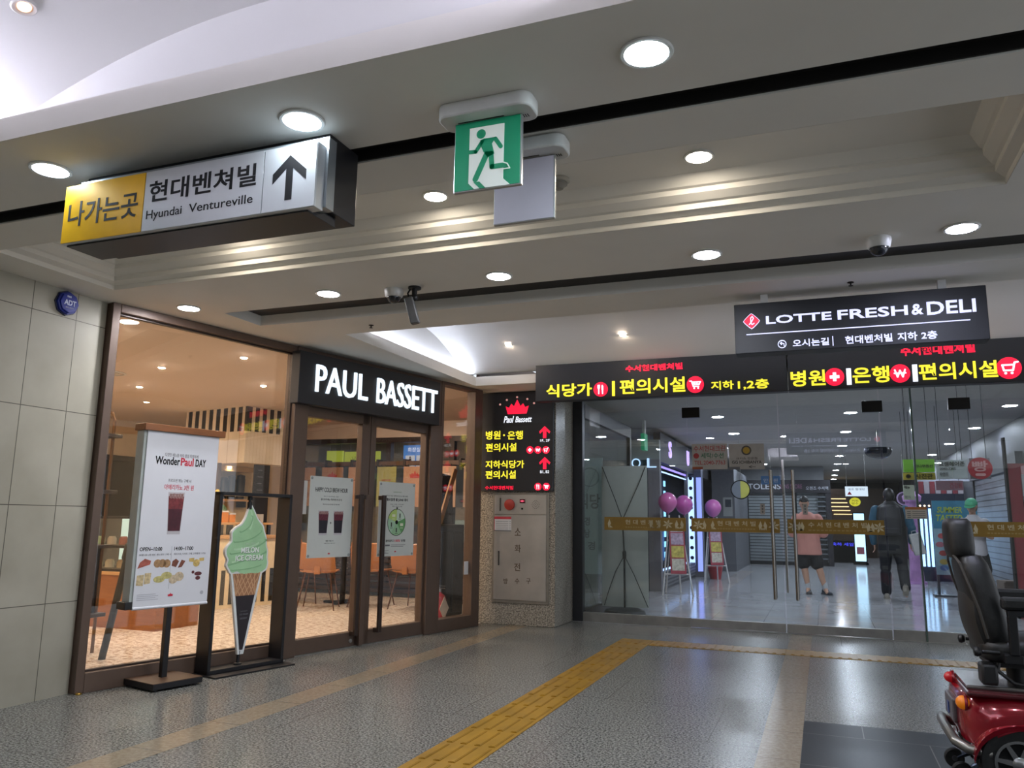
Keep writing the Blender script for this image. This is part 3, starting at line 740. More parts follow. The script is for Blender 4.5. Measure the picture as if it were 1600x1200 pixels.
for side in (0, 1):
    y0, y1, sg = ((-.008, 0, 1), (.13, .138, -1))[side]
    for i, (s, x0, x1, cz, h, k) in enumerate(cells):
        cz = zt if i < 4 else zb_
        if side: letters(t, lot_w, s, -x1, -x0, cz-h/2, cz+h/2, .138, d=.008, turned=True, **k)
        else: letters(t, lot_w, s, x0, x1, cz-h/2, cz+h/2, 0, d=.008, **k)
    obj('underline', box(nb(), min(-.633*sg, .625*sg), max(-.633*sg, .625*sg), y0, y1, .119, .124), lot_w, t, smooth=False)
    obj('divider', box(nb(), -.123*sg-.0025, -.123*sg+.0025, y0, y1, zb_-.03, zb_+.03), lot_w, t, smooth=False)
    bm = nb()
    cx, cz = on_lt(1222, 538); cx *= sg
    for k in range(24):
        a0, a1 = 2*math.pi*k/24, 2*math.pi*(k+1)/24
        prism(bm, [(cx+.026*math.cos(a0), zb_+.026*math.sin(a0)), (cx+.026*math.cos(a1), zb_+.026*math.sin(a1)), (cx+.0215*math.cos(a1), zb_+.0215*math.sin(a1)), (cx+.0215*math.cos(a0), zb_+.0215*math.sin(a0))], y0, y1)
    stroke(bm, [(cx+.012*sg, zb_-.012), (cx+.011*sg, zb_+.002), (cx+.002*sg, zb_+.005), (cx-.01*sg, zb_+.005)], .005, y0, y1)
    stroke(bm, [(cx-.003*sg, zb_+.012), (cx-.011*sg, zb_+.005), (cx-.003*sg, zb_-.002)], .005, y0, y1)
    obj('turn_arrow_symbol', bm, lot_w, t, smooth=False)
    cx, cz = on_lt(1174, 500); cx *= sg; cz = zt
    def dia(r, e=.72):
        pts = []
        for k in range(4):
            a = math.pi/2*k
            for q in (-.35, 0, .35):
                b = a+q; rr = r*(1-.0*abs(q)); m = 1/(abs(math.cos(b))+abs(math.sin(b))); pts.append((cx+r*math.cos(b)*(m if q else .93), cz+r*math.sin(b)*(m if q else .93)))
        return pts
    d_ = 1 if side == 0 else -1
    f = 0 if side == 0 else .13
    o = obj('emblem_border', prism(nb(), dia(.056), min(f, f-.006*d_), max(f, f-.006*d_)), lot_w, t, smooth=False)
    o = obj('emblem', prism(nb(), dia(.051), min(f-.006*d_, f-.009*d_), max(f-.006*d_, f-.009*d_)), lum_red, t, smooth=False)
    bm = nb(); stroke(bm, [(cx-.014*sg, cz-.022), (cx+.0*sg, cz-.006), (cx+.013*sg, cz+.018), (cx+.006*sg, cz+.03), (cx-.004*sg, cz+.02), (cx-.004*sg, cz-.012), (cx+.004*sg, cz-.024), (cx+.016*sg, cz-.016)], .006, min(f-.009*d_, f-.012*d_), max(f-.009*d_, f-.012*d_))
    obj('emblem_script', bm, lot_w, t, smooth=False)
# ================================================================== CAFE FRONT
def shop_struct(name, s): return struct(name, loc=shop(s), rz=SRZ)
def member(parent, name, boxes, mat=None, bev=.004):
    bm = nb()
    for b in boxes: box(bm, *b)
    return obj(name, bm, mat or bronze, parent, bev, smooth=False)
w = shop_struct('window_1', 0)
member(w, 'left_post', [(0, .058, -.06, .06, 0, 2.605)]); member(w, 'bottom_rail', [(.058, 1.70, -.06, .06, 0, .125)])
member(w, 'top_rail', [(.058, 1.65, -.06, .06, 2.545, 2.605)]); member(w, 'right_post', [(1.65, 1.80, -.07, .07, 0, 2.605)])
member(w, 'glazing_bead', [(.058, .07, -.02, .02, .125, 2.545), (1.638, 1.65, -.02, .02, .125, 2.545), (.07, 1.638, -.02, .02, .125, .137), (.07, 1.638, -.02, .02, 2.533, 2.545)], bronze_dark, 0)
member(w, 'pane', [(.07, 1.638, -.005, .005, .137, 2.533)], pane_glass, 0)
w = shop_struct('trim_5', 1.80)
member(w, 'door_header', [(0, 1.84, -.055, .055, 2.11, 2.605)]); member(w, 'right_jamb', [(1.66, 1.84, -.07, .07, 0, 2.11)])
member(w, 'threshold', [(0, 1.66, -.05, .05, 0, .008)], steel, 0)
for nm, a, b, pull, lk in (('door_1', 1.80, 2.613, 2.47, 2.42), ('door_2', 2.622, 3.46, 2.775, None)):
    d = shop_struct(nm, a); L = b-a
    st = .068 if nm == 'door_1' else .072
    member(d, 'frame', [(0, .025 if nm == 'door_1' else .07, -.035, .035, .006, 2.105), (L-.11 if nm == 'door_1' else L-.03, L, -.035, .035, .006, 2.105),
                        (.02, L-.02, -.035, .035, 2.015, 2.105), (.02, L-.02, -.035, .035, .006, .13)])
    member(d, 'pane', [(.02, L-.025, -.004, .004, .125, 2.02)], pane_glass, 0)
    h = member(d, 'pull_handle', [(pull-a-.022, pull-a+.022, -.105, -.075, .10, 1.36)], bronze_dark, .006)
    member(h, 'handle_bracket', [(pull-a-.02, pull-a+.02+(.06 if nm == 'door_1' else -.0), -.08, -.03, 1.315, 1.355), (pull-a-.02, pull-a+.02, -.08, -.03, .10, .14)], bronze_dark, .004)
    if nm == 'door_1':
        member(d, 'astragal', [(L-.075, L-.03, -.075, -.035, .006, 1.36)], bronze, .004)
        bm = nb(); lathe(bm, [(.018, 0), (.018, -.01), (.001, -.012)], (L-.15, -.035, .055), axis='y'); obj('lock_cylinder', bm, steel, d)
w = shop_struct('window_2', 3.64)
member(w, 'frame', [(-.0, .045, -.06, .06, 0, 2.605), (.60, .70, -.06, .06, 0, 2.605), (.04, .61, -.06, .06, 0, .125), (.04, .61, -.06, .06, 2.57, 2.605)])
member(w, 'end_post', [(.70, .74, -.06, .06, 0, 2.605)])
member(w, 'pane', [(.045, .60, -.005, .005, .125, 2.57)], pane_glass, 0)
t = shop_thing('door_stop', 'small brass floor stop at the foot of the cafe window frame', 'door stop', .02, .075)
obj('cap', lathe(nb(), [(.018, 0), (.02, .006), (.014, .012), (.001, .013)]), M('brass', '#b59246', .3, .9), t)

# ---- posters on the doors and papers on the glass
def poster(name, label, cat, s0, s1, z0, z1, tt=.007, mat=None, group=None):
    t = shop_thing(name, label, cat, (s0+s1)/2, tt, z0, group)
    obj('sheet', box(nb(), -(s1-s0)/2, (s1-s0)/2, -.002, 0, 0, z1-z0), mat or paper, t, smooth=False)
    return t
poster_paper = M('poster_paper', '#c4c9c4', .55, var=.015)
def cup(t, cx, z0, w, h, y, dark='#1d1822', top='#5c2130', nm='iced_drink_picture'):
    bm = nb(); prism(bm, [(cx-w*.38, z0), (cx+w*.38, z0), (cx+w*.5, z0+h), (cx-w*.5, z0+h)], y-.0006, y)
    g = obj(nm, bm, M('cup_glass_print', '#b9b6ba', .5), t, smooth=False)
    bm = nb(); prism(bm, [(cx-w*.36, z0+h*.08), (cx+w*.36, z0+h*.08), (cx+w*.46, z0+h*.9), (cx-w*.46, z0+h*.9)], y-.0012, y-.0006)
    obj('drink', bm, M('print'+dark, dark, .5, var=.2, scale=30), g, smooth=False)
    bm = nb(); prism(bm, [(cx-w*.42, z0+h*.6), (cx+w*.42, z0+h*.6), (cx+w*.46, z0+h*.9), (cx-w*.46, z0+h*.9)], y-.0016, y-.0012)
    obj('drink_top', bm, M('print'+top, top, .5, var=.3, scale=60), g, smooth=False)
    bm = nb(); r_ = random.Random(3)
    for k in range(5): prism(bm, [(cx-w*.42+k*w*.17, z0+h*.86), (cx-w*.28+k*w*.17, z0+h*.84), (cx-w*.26+k*w*.17, z0+h*(.95+.04*r_.random())), (cx-w*.42+k*w*.17, z0+h*.96)], y-.002, y-.0016)
    obj('ice', bm, M('ice_print', '#8f6f6b', .5, var=.35, scale=80), g, smooth=False)
t = poster('door_poster', 'white paper poster with two iced coffee glasses on the left cafe door', 'poster', 1.92, 2.437, .795, 1.503, mat=poster_paper)
Y0 = -.002
letters(t, ink, 'HAPPY COLD BREW HOUR', -.195, .195, .572, .612, Y0, d=.0006, off=.012)
letters(t, grey_ink, '하루 두 번 만나는 시간', -.095, .085, .528, .540, Y0, d=.0006)
letters(t, ink, '콜드브루 메뉴 주문하면 한 잔 더', -.125, .125, .498, .516, Y0, d=.0006, off=.01)
letters(t, grey_ink, '평일 오전, 오후 시간 한정 / 일부 매장 제외', -.10, .10, .458, .470, Y0, d=.0006)
cup(t, -.085, .195, .125, .215, Y0); cup(t, .095, .195, .125, .215, Y0)
letters(t, ink, '+', -.006, .014, .292, .312, Y0, d=.0006, off=.02)
letters(t, ink, '매장 이용 시', -.045, .045, .137, .150, Y0, d=.0006, off=.01); letters(t, grey_ink, '자세한 내용은 매장 문의', -.065, .065, .118, .128, Y0, d=.0006)
bm = nb(); crown(bm, 0, .028, .03, .016, Y0-.0006, Y0); obj('crown_mark', bm, red_ink, t, smooth=False)
for cx, cz in ((-.24, .69), (.24, .69), (-.24, .018), (.24, .018)):
    obj('suction_cup', lathe(nb(), [(.012, 0), (.012, -.003), (.005, -.006), (.001, -.006)], (cx, Y0, cz), axis='y'), M('clear_suction', '#8f9694', .2), t)
t = poster('door_poster', 'white paper poster with green prize wheel on the right cafe door', 'poster', 2.79, 3.313, .782, 1.494, mat=poster_paper)
letters(t, M('green_ink', '#6f8f5b', .5), 'SUMMER EVENT', -.06, .06, .612, .622, Y0, d=.0006)
letters(t, ink, '무더운 여름 시원하게 즐기는 행운 룰렛', -.16, .15, .572, .586, Y0, d=.0006)
letters(t, ink, '월요일엔 폴 JUNE 데이', -.155, .155, .525, .558, Y0, d=.0006, off=.025)
letters(t, grey_ink, '음료 구매 고객 대상', -.10, .10, .492, .504, Y0, d=.0006); letters(t, grey_ink, '매장 선착순 진행', -.07, .07, .472, .484, Y0, d=.0006)
cx, cz, rw = .0, .325, .125
bm = nb()
obj('wheel_rim', prism(nb(), circle(cx, cz, rw+.006, 40), Y0-.0005, Y0), ink, t, smooth=False)
for k, c in enumerate(('#a9c46a', '#9fc3a6', '#8fb98f', '#5f9a5c', '#bcd0bd')):
    a0 = math.radians(90+72*k); pts = [(cx, cz)] + [(cx+rw*math.cos(a0+math.radians(72)*q/8), cz+rw*math.sin(a0+math.radians(72)*q/8)) for q in range(9)]
    seg = obj('wheel_sector', prism(nb(), pts, Y0-.001, Y0-.0005), M('wheel'+c, c, .5), t, smooth=False)
    am = a0+math.radians(36); bm = nb(); ix, iz = cx+rw*.62*math.cos(am), cz+rw*.62*math.sin(am)
    if k in (0, 3): box(bm, ix-.022, ix+.022, Y0-.0014, Y0-.001, iz-.012, iz+.014)
    else: box(bm, ix-.008, ix+.008, Y0-.0014, Y0-.001, iz-.02, iz+.022)
    box(bm, ix-.02, ix+.02, Y0-.0014, Y0-.001, iz-.034, iz-.029)
    obj('prize_picture', bm, M('prize_pale' if k in (0, 3) else 'prize_dark', '#d7dcc0' if k in (0, 3) else '#33352f', .5), seg, smooth=False)
obj('wheel_hub', prism(nb(), circle(cx, cz, .02, 20), Y0-.0016, Y0-.001), ink, t, smooth=False)
bm = nb(); prism(bm, [(cx-.012, cz+rw+.02), (cx+.012, cz+rw+.02), (cx, cz+rw-.006)], Y0-.0016, Y0); obj('wheel_pointer', bm, ink, t, smooth=False)
letters(t, ink, '룰렛 돌리고', -.145, -.03, .135, .158, Y0, d=.0006, off=.02); letters(t, red_ink, '100%', -.02, .06, .135, .158, Y0, d=.0006, off=.02); letters(t, ink, '당첨', .075, .135, .135, .158, Y0, d=.0006, off=.02)
bm = nb(); box(bm, -.15, -.085, Y0-.0006, Y0, .096, .112)
for k in range(2): box(bm, -.07, .14-.03*k, Y0-.0006, Y0, .104-.014*k, .109-.014*k)
for k in range(3): box(bm, -.24, -.10-.03*(k % 2), Y0-.0006, Y0, .052-.012*k, .056-.012*k)
obj('small_print', bm, grey_ink, t, smooth=False)
bm = nb(); crown(bm, -.005, .038, .03, .016, Y0-.0006, Y0); obj('crown_mark', bm, red_ink, t, smooth=False)
for cx, cz in ((-.24, .69), (.24, .69), (-.24, .018), (.24, .018)):
    obj('suction_cup', lathe(nb(), [(.012, 0), (.012, -.003), (.005, -.006), (.001, -.006)], (cx, Y0, cz), axis='y'), MATS['clear_suction'], t)
t = poster('notice_paper', 'small blank white paper taped low on the glass beside the granite pier', 'notice', 4.165, 4.285, .552, .692)
t = poster('notice_paper', 'pale paper sheet behind the left cafe door glass left of the coffee poster', 'notice', 1.835, 1.915, 1.17, 1.46, -.02)
# ---- promotional banner stand
t = shop_thing('banner_stand', 'white menu banner on a black post with wooden top bar and square base', 'banner stand', .515, .215)
obj('base', box(nb(), -.185, .185, -.185, .185, .012, .05), black_metal, t, .004, smooth=False)
obj('base_top', box(nb(), -.185, .185, -.185, .185, .05, .054), M('base_walnut', '#4a3526', .4), t, .002, smooth=False)
bm = nb()
for a in (-1, 1):
    for b in (-1, 1): cyl(bm, (a*.15, b*.15, 0), (a*.15, b*.15, .013), .018)
obj('feet', bm, black_plastic, t)
obj('post', box(nb(), -.02, .02, -.02, .02, .05, .54), black_metal, t, .003, smooth=False)
BX0, BX1, BZ0, BZ1 = .234-.515, .803-.515, .527, 1.722
obj('frame_box', box(nb(), BX0-.02, BX1+.01, -.012, .075, BZ0+.02, BZ1), M('banner_box_grey', '#a3aaa6', .5), t, .003, smooth=False)
obj('top_bar', box(nb(), BX0-.035, BX1+.04, -.045, .085, BZ1, BZ1+.048), wood('bar_wood', '#7d4c27'), t, .004, smooth=False)
obj('bottom_clip', box(nb(), BX0-.05, BX0+.02, -.02, .085, BZ0-.005, BZ0+.045), black_plastic, t, .003, smooth=False)
sheet = obj('banner_sheet', box(nb(), BX0, BX1, -.024, -.014, BZ0, BZ1), M('banner_fabric', '#d3d5db', .6, var=.01), t, .002, smooth=False)
bm = nb(); cyl(bm, (BX0, -.019, BZ0), (BX1, -.019, BZ0), .011); obj('bottom_hem', bm, MATS['banner_fabric'], t)
Y = -.024
def bl(mt, s, a, b, **k):
    (x0, z0), (x1, z1) = on_shop(*a, .239), on_shop(*b, .239); letters(sheet, mt, s, x0-.515, x1-.515, z0, z1, Y, d=.001, **k)
bl(grey_ink, '다양한 메뉴를 하루 종일 특별하게', (258, 713), (310, 711.5))
(x0, z0), (x1, z1) = on_shop(242, 727, .239), on_shop(322, 722, .239); x0 -= .515; x1 -= .515; zc = (z0+z1)/2+.012; ww = x1-x0
letters(sheet, ink, 'Wonder', x0, x0+ww*.475, zc-.027, zc+.03, Y, d=.001, off=.026)
letters(sheet, red_ink, 'Paul', x0+ww*.49, x0+ww*.745, zc-.027, zc+.03, Y, d=.001, off=.026)
letters(sheet, ink, 'DAY', x0+ww*.785, x1, zc-.027, zc+.027, Y, d=.001, off=.026)
cxm = (x0+x1)/2
letters(sheet, grey_ink, '프로모션 메뉴 구매 시', cxm-.09, cxm+.09, zc-.145, zc-.122, Y, d=.001)
letters(sheet, red_ink, '아메리카노 3천 원', cxm-.115, cxm+.115, zc-.20, zc-.162, Y, d=.001, off=.005)
(xg, zg) = on_shop(271, 835, .239); (xh, zh) = on_shop(276, 769, .239)
cup(sheet, (xg+xh)/2-.515, zg, .13, zh-zg, Y, '#431521', '#6e2a2d')
(xa, za) = on_shop(218, 861.5, .239); xa -= .515; (xb, zb) = on_shop(272, 860.5, .239); xb -= .515
letters(sheet, ink, 'OPEN~10:00', xa, xa+.165, za, za+.026, Y, d=.001, off=.015)
letters(sheet, ink, '14:00~17:00', xb, xb+.15, za, za+.026, Y, d=.001, off=.015)
letters(sheet, grey_ink, '브레드류 1개 이상, 샌드위치 구매 시', xa, xa+.235, za-.033, za-.018, Y, d=.001)
letters(sheet, grey_ink, '케이크류, 디저트 구매 고객에게 드려요', xb, xb+.255, za-.033, za-.018, Y, d=.001)
bm = nb(); box(bm, xb-.02, xb-.018, Y-.001, Y, za-.26, za+.03); obj('column_rule', bm, M('pale_grey_ink', '#a8aab2', .5), sheet, smooth=False)
food = [('pastry_picture', xa+.045, -.085, [((-.05, -.03), (.04, -.005), (.045, .02), (-.0, .035), (-.035, .01))], '#9b5144'),
        ('bagel_picture', xa+.175, -.085, [circle(-.035, 0, .028), circle(.0, .0, .028), circle(.035, -.002, .028)], '#a07d57'),
        ('sandwich_picture', xa+.045, -.185, [((-.05, -.04), (.0, -.045), (.003, .03), (-.048, .025)), ((.006, -.035), (.05, -.03), (.055, .04), (.008, .038))], '#c0ad85'),
        ('roll_sandwich_picture', xa+.185, -.18, [circle(-.025, -.012, .042, 20, .022), circle(.03, .012, .04, 20, .024)], '#b5ac70'),
        ('cake_picture', xb+.04, -.085, [((-.05, -.02), (-.015, -.03), (.005, .01), (-.02, .028), (-.045, .012)), ((.0, -.035), (.03, -.03), (.055, .01), (.025, .02))], '#6e3f2f'),
        ('cookie_picture', xb+.185, -.08, [((-.06, 0), (-.02, -.005), (-.02, .025), (-.06, .022)), circle(0, -.012, .026), ((.02, 0), (.06, .002), (.06, .025), (.022, .022))], '#c0a560'),
        ('bread_picture', xb+.035, -.185, [circle(-.025, -.012, .034, 20, .03), circle(.02, .005, .036, 20, .032)], '#bfae93'),
        ('pudding_picture', xb+.185, -.185, [circle(.02, .018, .03, 20, .014), circle(.02, -.012, .02, 16, .014), circle(-.022, .03, .011)], '#58272c')]
for nm, x, dz, polys, c in food:
    o = obj(nm, prism(nb(), [(x+p[0], za+dz+p[1]) for p in polys[0]], Y-.001, Y), M('food'+c, c, .55, var=.3, scale=60), sheet, smooth=False)
    for pl in polys[1:]: obj('picture_piece', prism(nb(), [(x+p[0], za+dz+p[1]) for p in pl], Y-.0012, Y), MATS['food'+c], sheet, smooth=False)
bm = nb(); crown(bm, cxm-.0, BZ0+.065, .045, .025, Y-.001, Y); obj('crown_mark', bm, red_ink, sheet, smooth=False)
bm = nb()
for k in range(4): box(bm, BX0+.025, BX0+.18-.02*(k % 2), Y-.001, Y, BZ0+.05+k*.012, BZ0+.054+k*.012)
prism(bm, circle(BX1-.05, BZ0+.075, .013), Y-.001, Y)
obj('small_print', bm, M('pale_grey_ink', '#a8aab2', .5), sheet, smooth=False)

# ---- ice cream cut-out in a black frame
t = shop_thing('ice_cream_display', 'cut-out of a green melon ice cream cone in a black frame', 'display stand', 1.205, .15)
obj('base_plate', box(nb(), -.36, .37, -.19, .085, 0, .012), black_metal, t, .002, smooth=False)
bm = nb()
box(bm, -.345, -.318, -.075, .075, .01, 1.325); box(bm, .318, .345, -.075, .075, .01, 1.325)
box(bm, -.345, .345, -.075, .075, 1.298, 1.325); box(bm, -.345, .345, -.075, .075, .012, .04)
obj('frame', bm, black_metal, t, .003, smooth=False)
ICE = [(1.098, 1.226), (1.137, 1.179), (1.172, 1.121), (1.225, 1.067), (1.241, 1.023), (1.263, .974), (1.268, .92), (1.283, .876), (1.281, .828), (1.291, .789), (1.282, .745), (1.259, .727), (1.23, .714), (1.189, .706), (1.141, .713), (1.095, .706), (1.048, .713), (1.012, .729), (.968, .721), (.943, .75), (.923, .783), (.931, .82), (.911, .858), (.908, .895), (.928, .927), (.953, .954), (.95, .997), (.953, 1.025), (.99, 1.058), (1.028, 1.077), (1.06, 1.12), (1.079, 1.173)]
ICE = [(x-1.115, z) for x, z in ICE]
def smooth_poly(p, n=3):
    out = []; m = len(p)
    for i in range(m):
        p0, p1, p2, p3 = p[i-1], p[i], p[(i+1) % m], p[(i+2) % m]
        for k in range(n):
            u = k/n; f = lambda a, b, c, d: .5*(2*b+(c-a)*u+(2*a-5*b+4*c-d)*u*u+(3*b-a-3*c+d)*u**3)
            out.append((f(p0[0], p1[0], p2[0], p3[0]), f(p0[1], p1[1], p2[1], p3[1])))
    return out
IC = smooth_poly(ICE)
cx0 = sum(p[0] for p in IC)/len(IC); cz0 = sum(p[1] for p in IC)/len(IC)
CONE = [(-.145, .72), (.125, .72), (.0, .13), (-.035, .13)]
bm = nb()
prism(bm, [(cx0+(x-cx0)*1.07, cz0+(z-cz0)*1.055) for x, z in IC], -.012, .012)
prism(bm, [(-.158, .73), (.14, .73), (.008, .112), (-.043, .112)], -.0115, .0115)
obj('board', bm, M('board_white', '#d8dcdc', .5), t, smooth=False)
mint = M('melon_green', '#9dc89a', .5, var=.09, scale=7)
obj('ice_cream_print', prism(nb(), IC, -.0135, -.012), mint, t, smooth=False)
for pts, w_ in (([(-.185, .78), (-.08, .80), (.06, .83), (.155, .87)], .012), ([(-.175, .865), (-.05, .875), (.09, .92), (.145, .965)], .011), ([(-.15, .955), (-.06, .955), (.04, .985), (.10, 1.035)], .010),
                ([(-.10, 1.03), (-.05, 1.04), (0, 1.09), (.0, 1.15)], .008), ([(-.16, .74), (0, .745), (.12, .77)], .008)):
    obj('swirl_line', stroke(nb(), smooth_poly(pts)[:3*(len(pts)-1)+1], w_, -.0142, -.0135), M('melon_fold', '#84b384', .5), t, smooth=False)
for pts, w_ in (([(-.15, .80), (-.03, .815), (.10, .85)], .014), ([(-.14, .895), (-.02, .905), (.08, .94)], .014), ([(-.01, 1.05), (.01, 1.11), (-.012, 1.19)], .012)):
    obj('swirl_highlight', stroke(nb(), smooth_poly(pts)[:3*(len(pts)-1)+1], w_, -.0140, -.0135), M('melon_light', '#b4d8b2', .5), t, smooth=False)
wf = [(-.138, .712), (.118, .712), (.078, .545), (-.102, .545)]
wfo = obj('waffle_print', prism(nb(), wf, -.013, -.0115), M('waffle', '#9c7050', .6, var=.15), t, smooth=False)
bm = nb()
for k in range(7):
    a = -.15+k*.042
    for sg in (1, -1):
        p0 = (a if sg > 0 else a+.02, .71); p1 = (a+sg*.085, .548)
        cl = lambda p: (max(-.136+(.712-p[1])*.21, min(.116-(.712-p[1])*.235, p[0])), p[1])
        stroke(bm, [cl(p0), cl(p1)], .006, -.014, -.013)
obj('waffle_grid', bm, M('waffle_light', '#c49b74', .6), wfo, smooth=False)
slv = obj('sleeve_print', prism(nb(), [(-.10, .545), (.076, .545), (-.002, .145), (-.032, .145)], -.013, -.0115), M('sleeve_dark', '#231c22', .5), t, smooth=False)
for s, a, b, z0, z1 in (('SWEET', -.045, .02, .425, .433), ('ICE CREAM', -.05, .025, .40, .412), ('DESSERT', -.045, .02, .37, .382)):
    letters(slv, grey_ink, s, a, b, z0, z1, -.013, d=.001)
ltw = M('print_white', '#e6ece6', .5)
letters(t, M('print_green', '#a8c7a5', .5), 'MUSK', -.04, .055, .925, .945, -.0142, d=.001, off=.01)
for wd_, x0, x1, z0, z1 in (('MELON', -.078, .088, .866, .908), ('ICE CREAM', -.125, .13, .808, .849)):
    letters(t, M('print_shadow', '#5d7a63', .5), wd_, x0+.004, x1+.004, z0-.004, z1-.004, -.0142, d=.0008, off=.035, name='lettering_shadow')
    letters(t, ltw, wd_, x0, x1, z0, z1, -.0150, d=.0008, off=.022)
bm = nb(); cyl(bm, (-.03, 0, .04), (-.025, 0, .14), .012); lathe(bm, [(.03, .04), (.03, .05), (.012, .055)], (-.03, 0, 0), cap=False)
obj('lower_pivot', bm, black_metal, t)
bm = nb(); cyl(bm, (-.017, 0, 1.30), (-.017, 0, 1.27), .02); cyl(bm, (-.017, 0, 1.275), (-.017, 0, 1.25), .011); cyl(bm, (-.017, 0, 1.255), (-.017, 0, 1.2), .018)
obj('upper_pivot', bm, black_metal, t)

# ================================================================== CAFE INTERIOR
def sh(s, t): p = shop(s, t); return (p.x, p.y)
ZC = 2.66
cream = M('cream_panel', '#dccbb0', .6, var=.03)
fl = [sh(0, -.06), sh(4.6, -.06), (-3.73, 8.6), (-3.73, 11.2), (-10.6, 11.2), (-10.6, 4.02), (-4.75, 4.02)]
struct('floor_cafe', slab(nb(), fl, -.03, .003), cafe_floor_m, smooth=False)
struct('ceiling_cafe', slab(nb(), [sh(-.3, -.06), sh(4.6, -.06), (-3.73, 8.6), (-3.73, 11.3), (-10.6, 11.3), (-10.6, 4.0), (-4.75, 4.0)], ZC, ZC+.05), cafe_ceiling_m, smooth=False)
struct('wall_cafe_front', box(nb(), -10.6, -4.62, 3.85, 4.01, 0, 3.2), cream, smooth=False)
struct('wall_cafe_right', box(nb(), -3.73, -3.69, 8.45, 11.3, 0, 3.2), M('cafe_dark_wall', '#5b473a', .6), smooth=False)
o = struct('wall_cafe_left', box(nb(), -10.7, -10.6, 4, 13.5, 0, 3.2), cream, smooth=False)
wn = struct('window_3', loc=(-10.6, 0, 0))
member(wn, 'dark_frame', [(0, .04, 6.5, 11.0, .85, .95), (0, .04, 6.5, 11.0, 2.0, 2.08), (0, .04, 6.5, 6.58, .95, 2.0), (0, .04, 7.9, 7.96, .95, 2.0), (0, .04, 9.4, 9.46, .95, 2.0)], bronze_dark, 0)
member(wn, 'dark_pane', [(.0, .015, 6.58, 11.0, .95, 2.0)], M('dark_window', '#2b2725', .15), 0)
# partition with windows at the back of the cafe
struct('wall_cafe_back', box(nb(), -10.6, -8.15, 11.15, 11.25, 0, 2.75), cream, smooth=False)
struct('trim_6', box(nb(), -8.15, -3.73, 11.15, 11.25, 2.42, 2.75), cafe_ceiling_m, smooth=False)
wn = struct('window_4', loc=(-8.15, 11.2, 0))
member(wn, 'frame', [(0, 4.42, -.05, .05, 2.34, 2.42), (0, .06, -.05, .05, 0, 2.34), (1.68, 1.76, -.05, .05, 0, 2.34), (2.8, 2.88, -.05, .05, 0, 2.34), (4.36, 4.42, -.05, .05, 0, 2.34), (0, 4.42, -.05, .05, 0, .1)], bronze_dark, 0)
member(wn, 'pane', [(.06, 4.36, -.004, .004, .1, 2.34)], pane_glass, 0)
# side passage seen through the back windows
struct('floor_side_passage', box(nb(), -10.6, -4.0, 11.2, 13.5, -.05, .001), mall_floor_m, smooth=False)
struct('ceiling_side_passage', box(nb(), -10.6, -4.0, 11.2, 13.5, 2.6, 2.65), M('mall_ceiling_paint', '#b5b2ac', .7), smooth=False)
struct('wall_side_passage', box(nb(), -10.6, -4.0, 13.45, 13.55, 0, 2.65), M('side_wall', '#8a867e', .5), smooth=False)
downlight((-7.35, 12.4, 2.6), 'cool downlight in the side passage behind the cafe, seen above the left poster', .09, '#eaf2ff', 40, 'side passage lights')
downlight((-5.9, 12.4, 2.6), 'cool downlight in the side passage behind the cafe, seen above the restroom sign', .09, '#eaf2ff', 40, 'side passage lights')
def hung(name, label, cat, x0, x1, y, z0, z1, mat, d=.05, group=None):
    t = thing(name, label, cat, ((x0+x1)/2, y, z0), 0, group)
    obj('panel', box(nb(), -(x1-x0)/2, (x1-x0)/2, 0, d, 0, z1-z0), mat, t, .003, smooth=False)
    for k in (-.35, .35): obj('hanger', cyl(nb(), (k*(x1-x0), d/2, z1-z0), (k*(x1-x0), d/2, 2.6-z0), .006), steel, t)
    return t
lime = glow('lime_sign', '#c8d64a', .5)
hung('passage_sign', 'small lime green square sign hanging behind the cafe, left of the wide lime sign', 'hanging sign', -8.0, -7.68, 11.75, 2.05, 2.28, lime)
t = hung('passage_sign', 'wide lime green sign hanging behind the cafe, right of the small square one', 'hanging sign', -7.64, -6.95, 11.75, 2.03, 2.26, lime)
letters(t, ink, '나가는 곳 2', -.18, .2, .08, .15, 0, d=.002)
t = hung('restroom_sign', 'blue restroom sign with white person symbols seen through the right cafe door', 'restroom sign', -6.38, -5.72, 11.55, 1.95, 2.33, glow('restroom_blue', '#3f86d8', .75))
for k, x in enumerate((-.2, .0, .2)):
    pn = obj('symbol_panel', box(nb(), x-.085, x+.085, -.004, 0, .03, .21), glow('symbol_white', '#d9e2ef', .6), t, smooth=False)
    bm = nb(); prism(bm, circle(x, .18, .016, 12), -.006, -.004)
    if k < 2:
        prism(bm, [(x-.03, .07), (x+.03, .07), (x+.022, .16), (x-.022, .16)], -.006, -.004); box(bm, x-.018, x-.003, -.006, -.004, .04, .075); box(bm, x+.003, x+.018, -.006, -.004, .04, .075)
    else:
        stroke(bm, [(x-.012, .16), (x-.008, .105), (x+.02, .105), (x+.03, .06)], .011, -.006, -.004)
        stroke(bm, [(x-.018, .12), (x-.035, .09), (x-.02, .055), (x+.01, .06)], .009, -.006, -.004)
    obj('person_symbol', bm, M('symbol%d' % (k == 1), ('#1d3766', '#a1273a')[k == 1], .5), pn, smooth=False)
letters(t, lum_white, '화장실', -.25, -.02, .27, .34, 0, d=.002); letters(t, lum_white, 'Toilet', .05, .24, .28, .33, 0, d=.002)
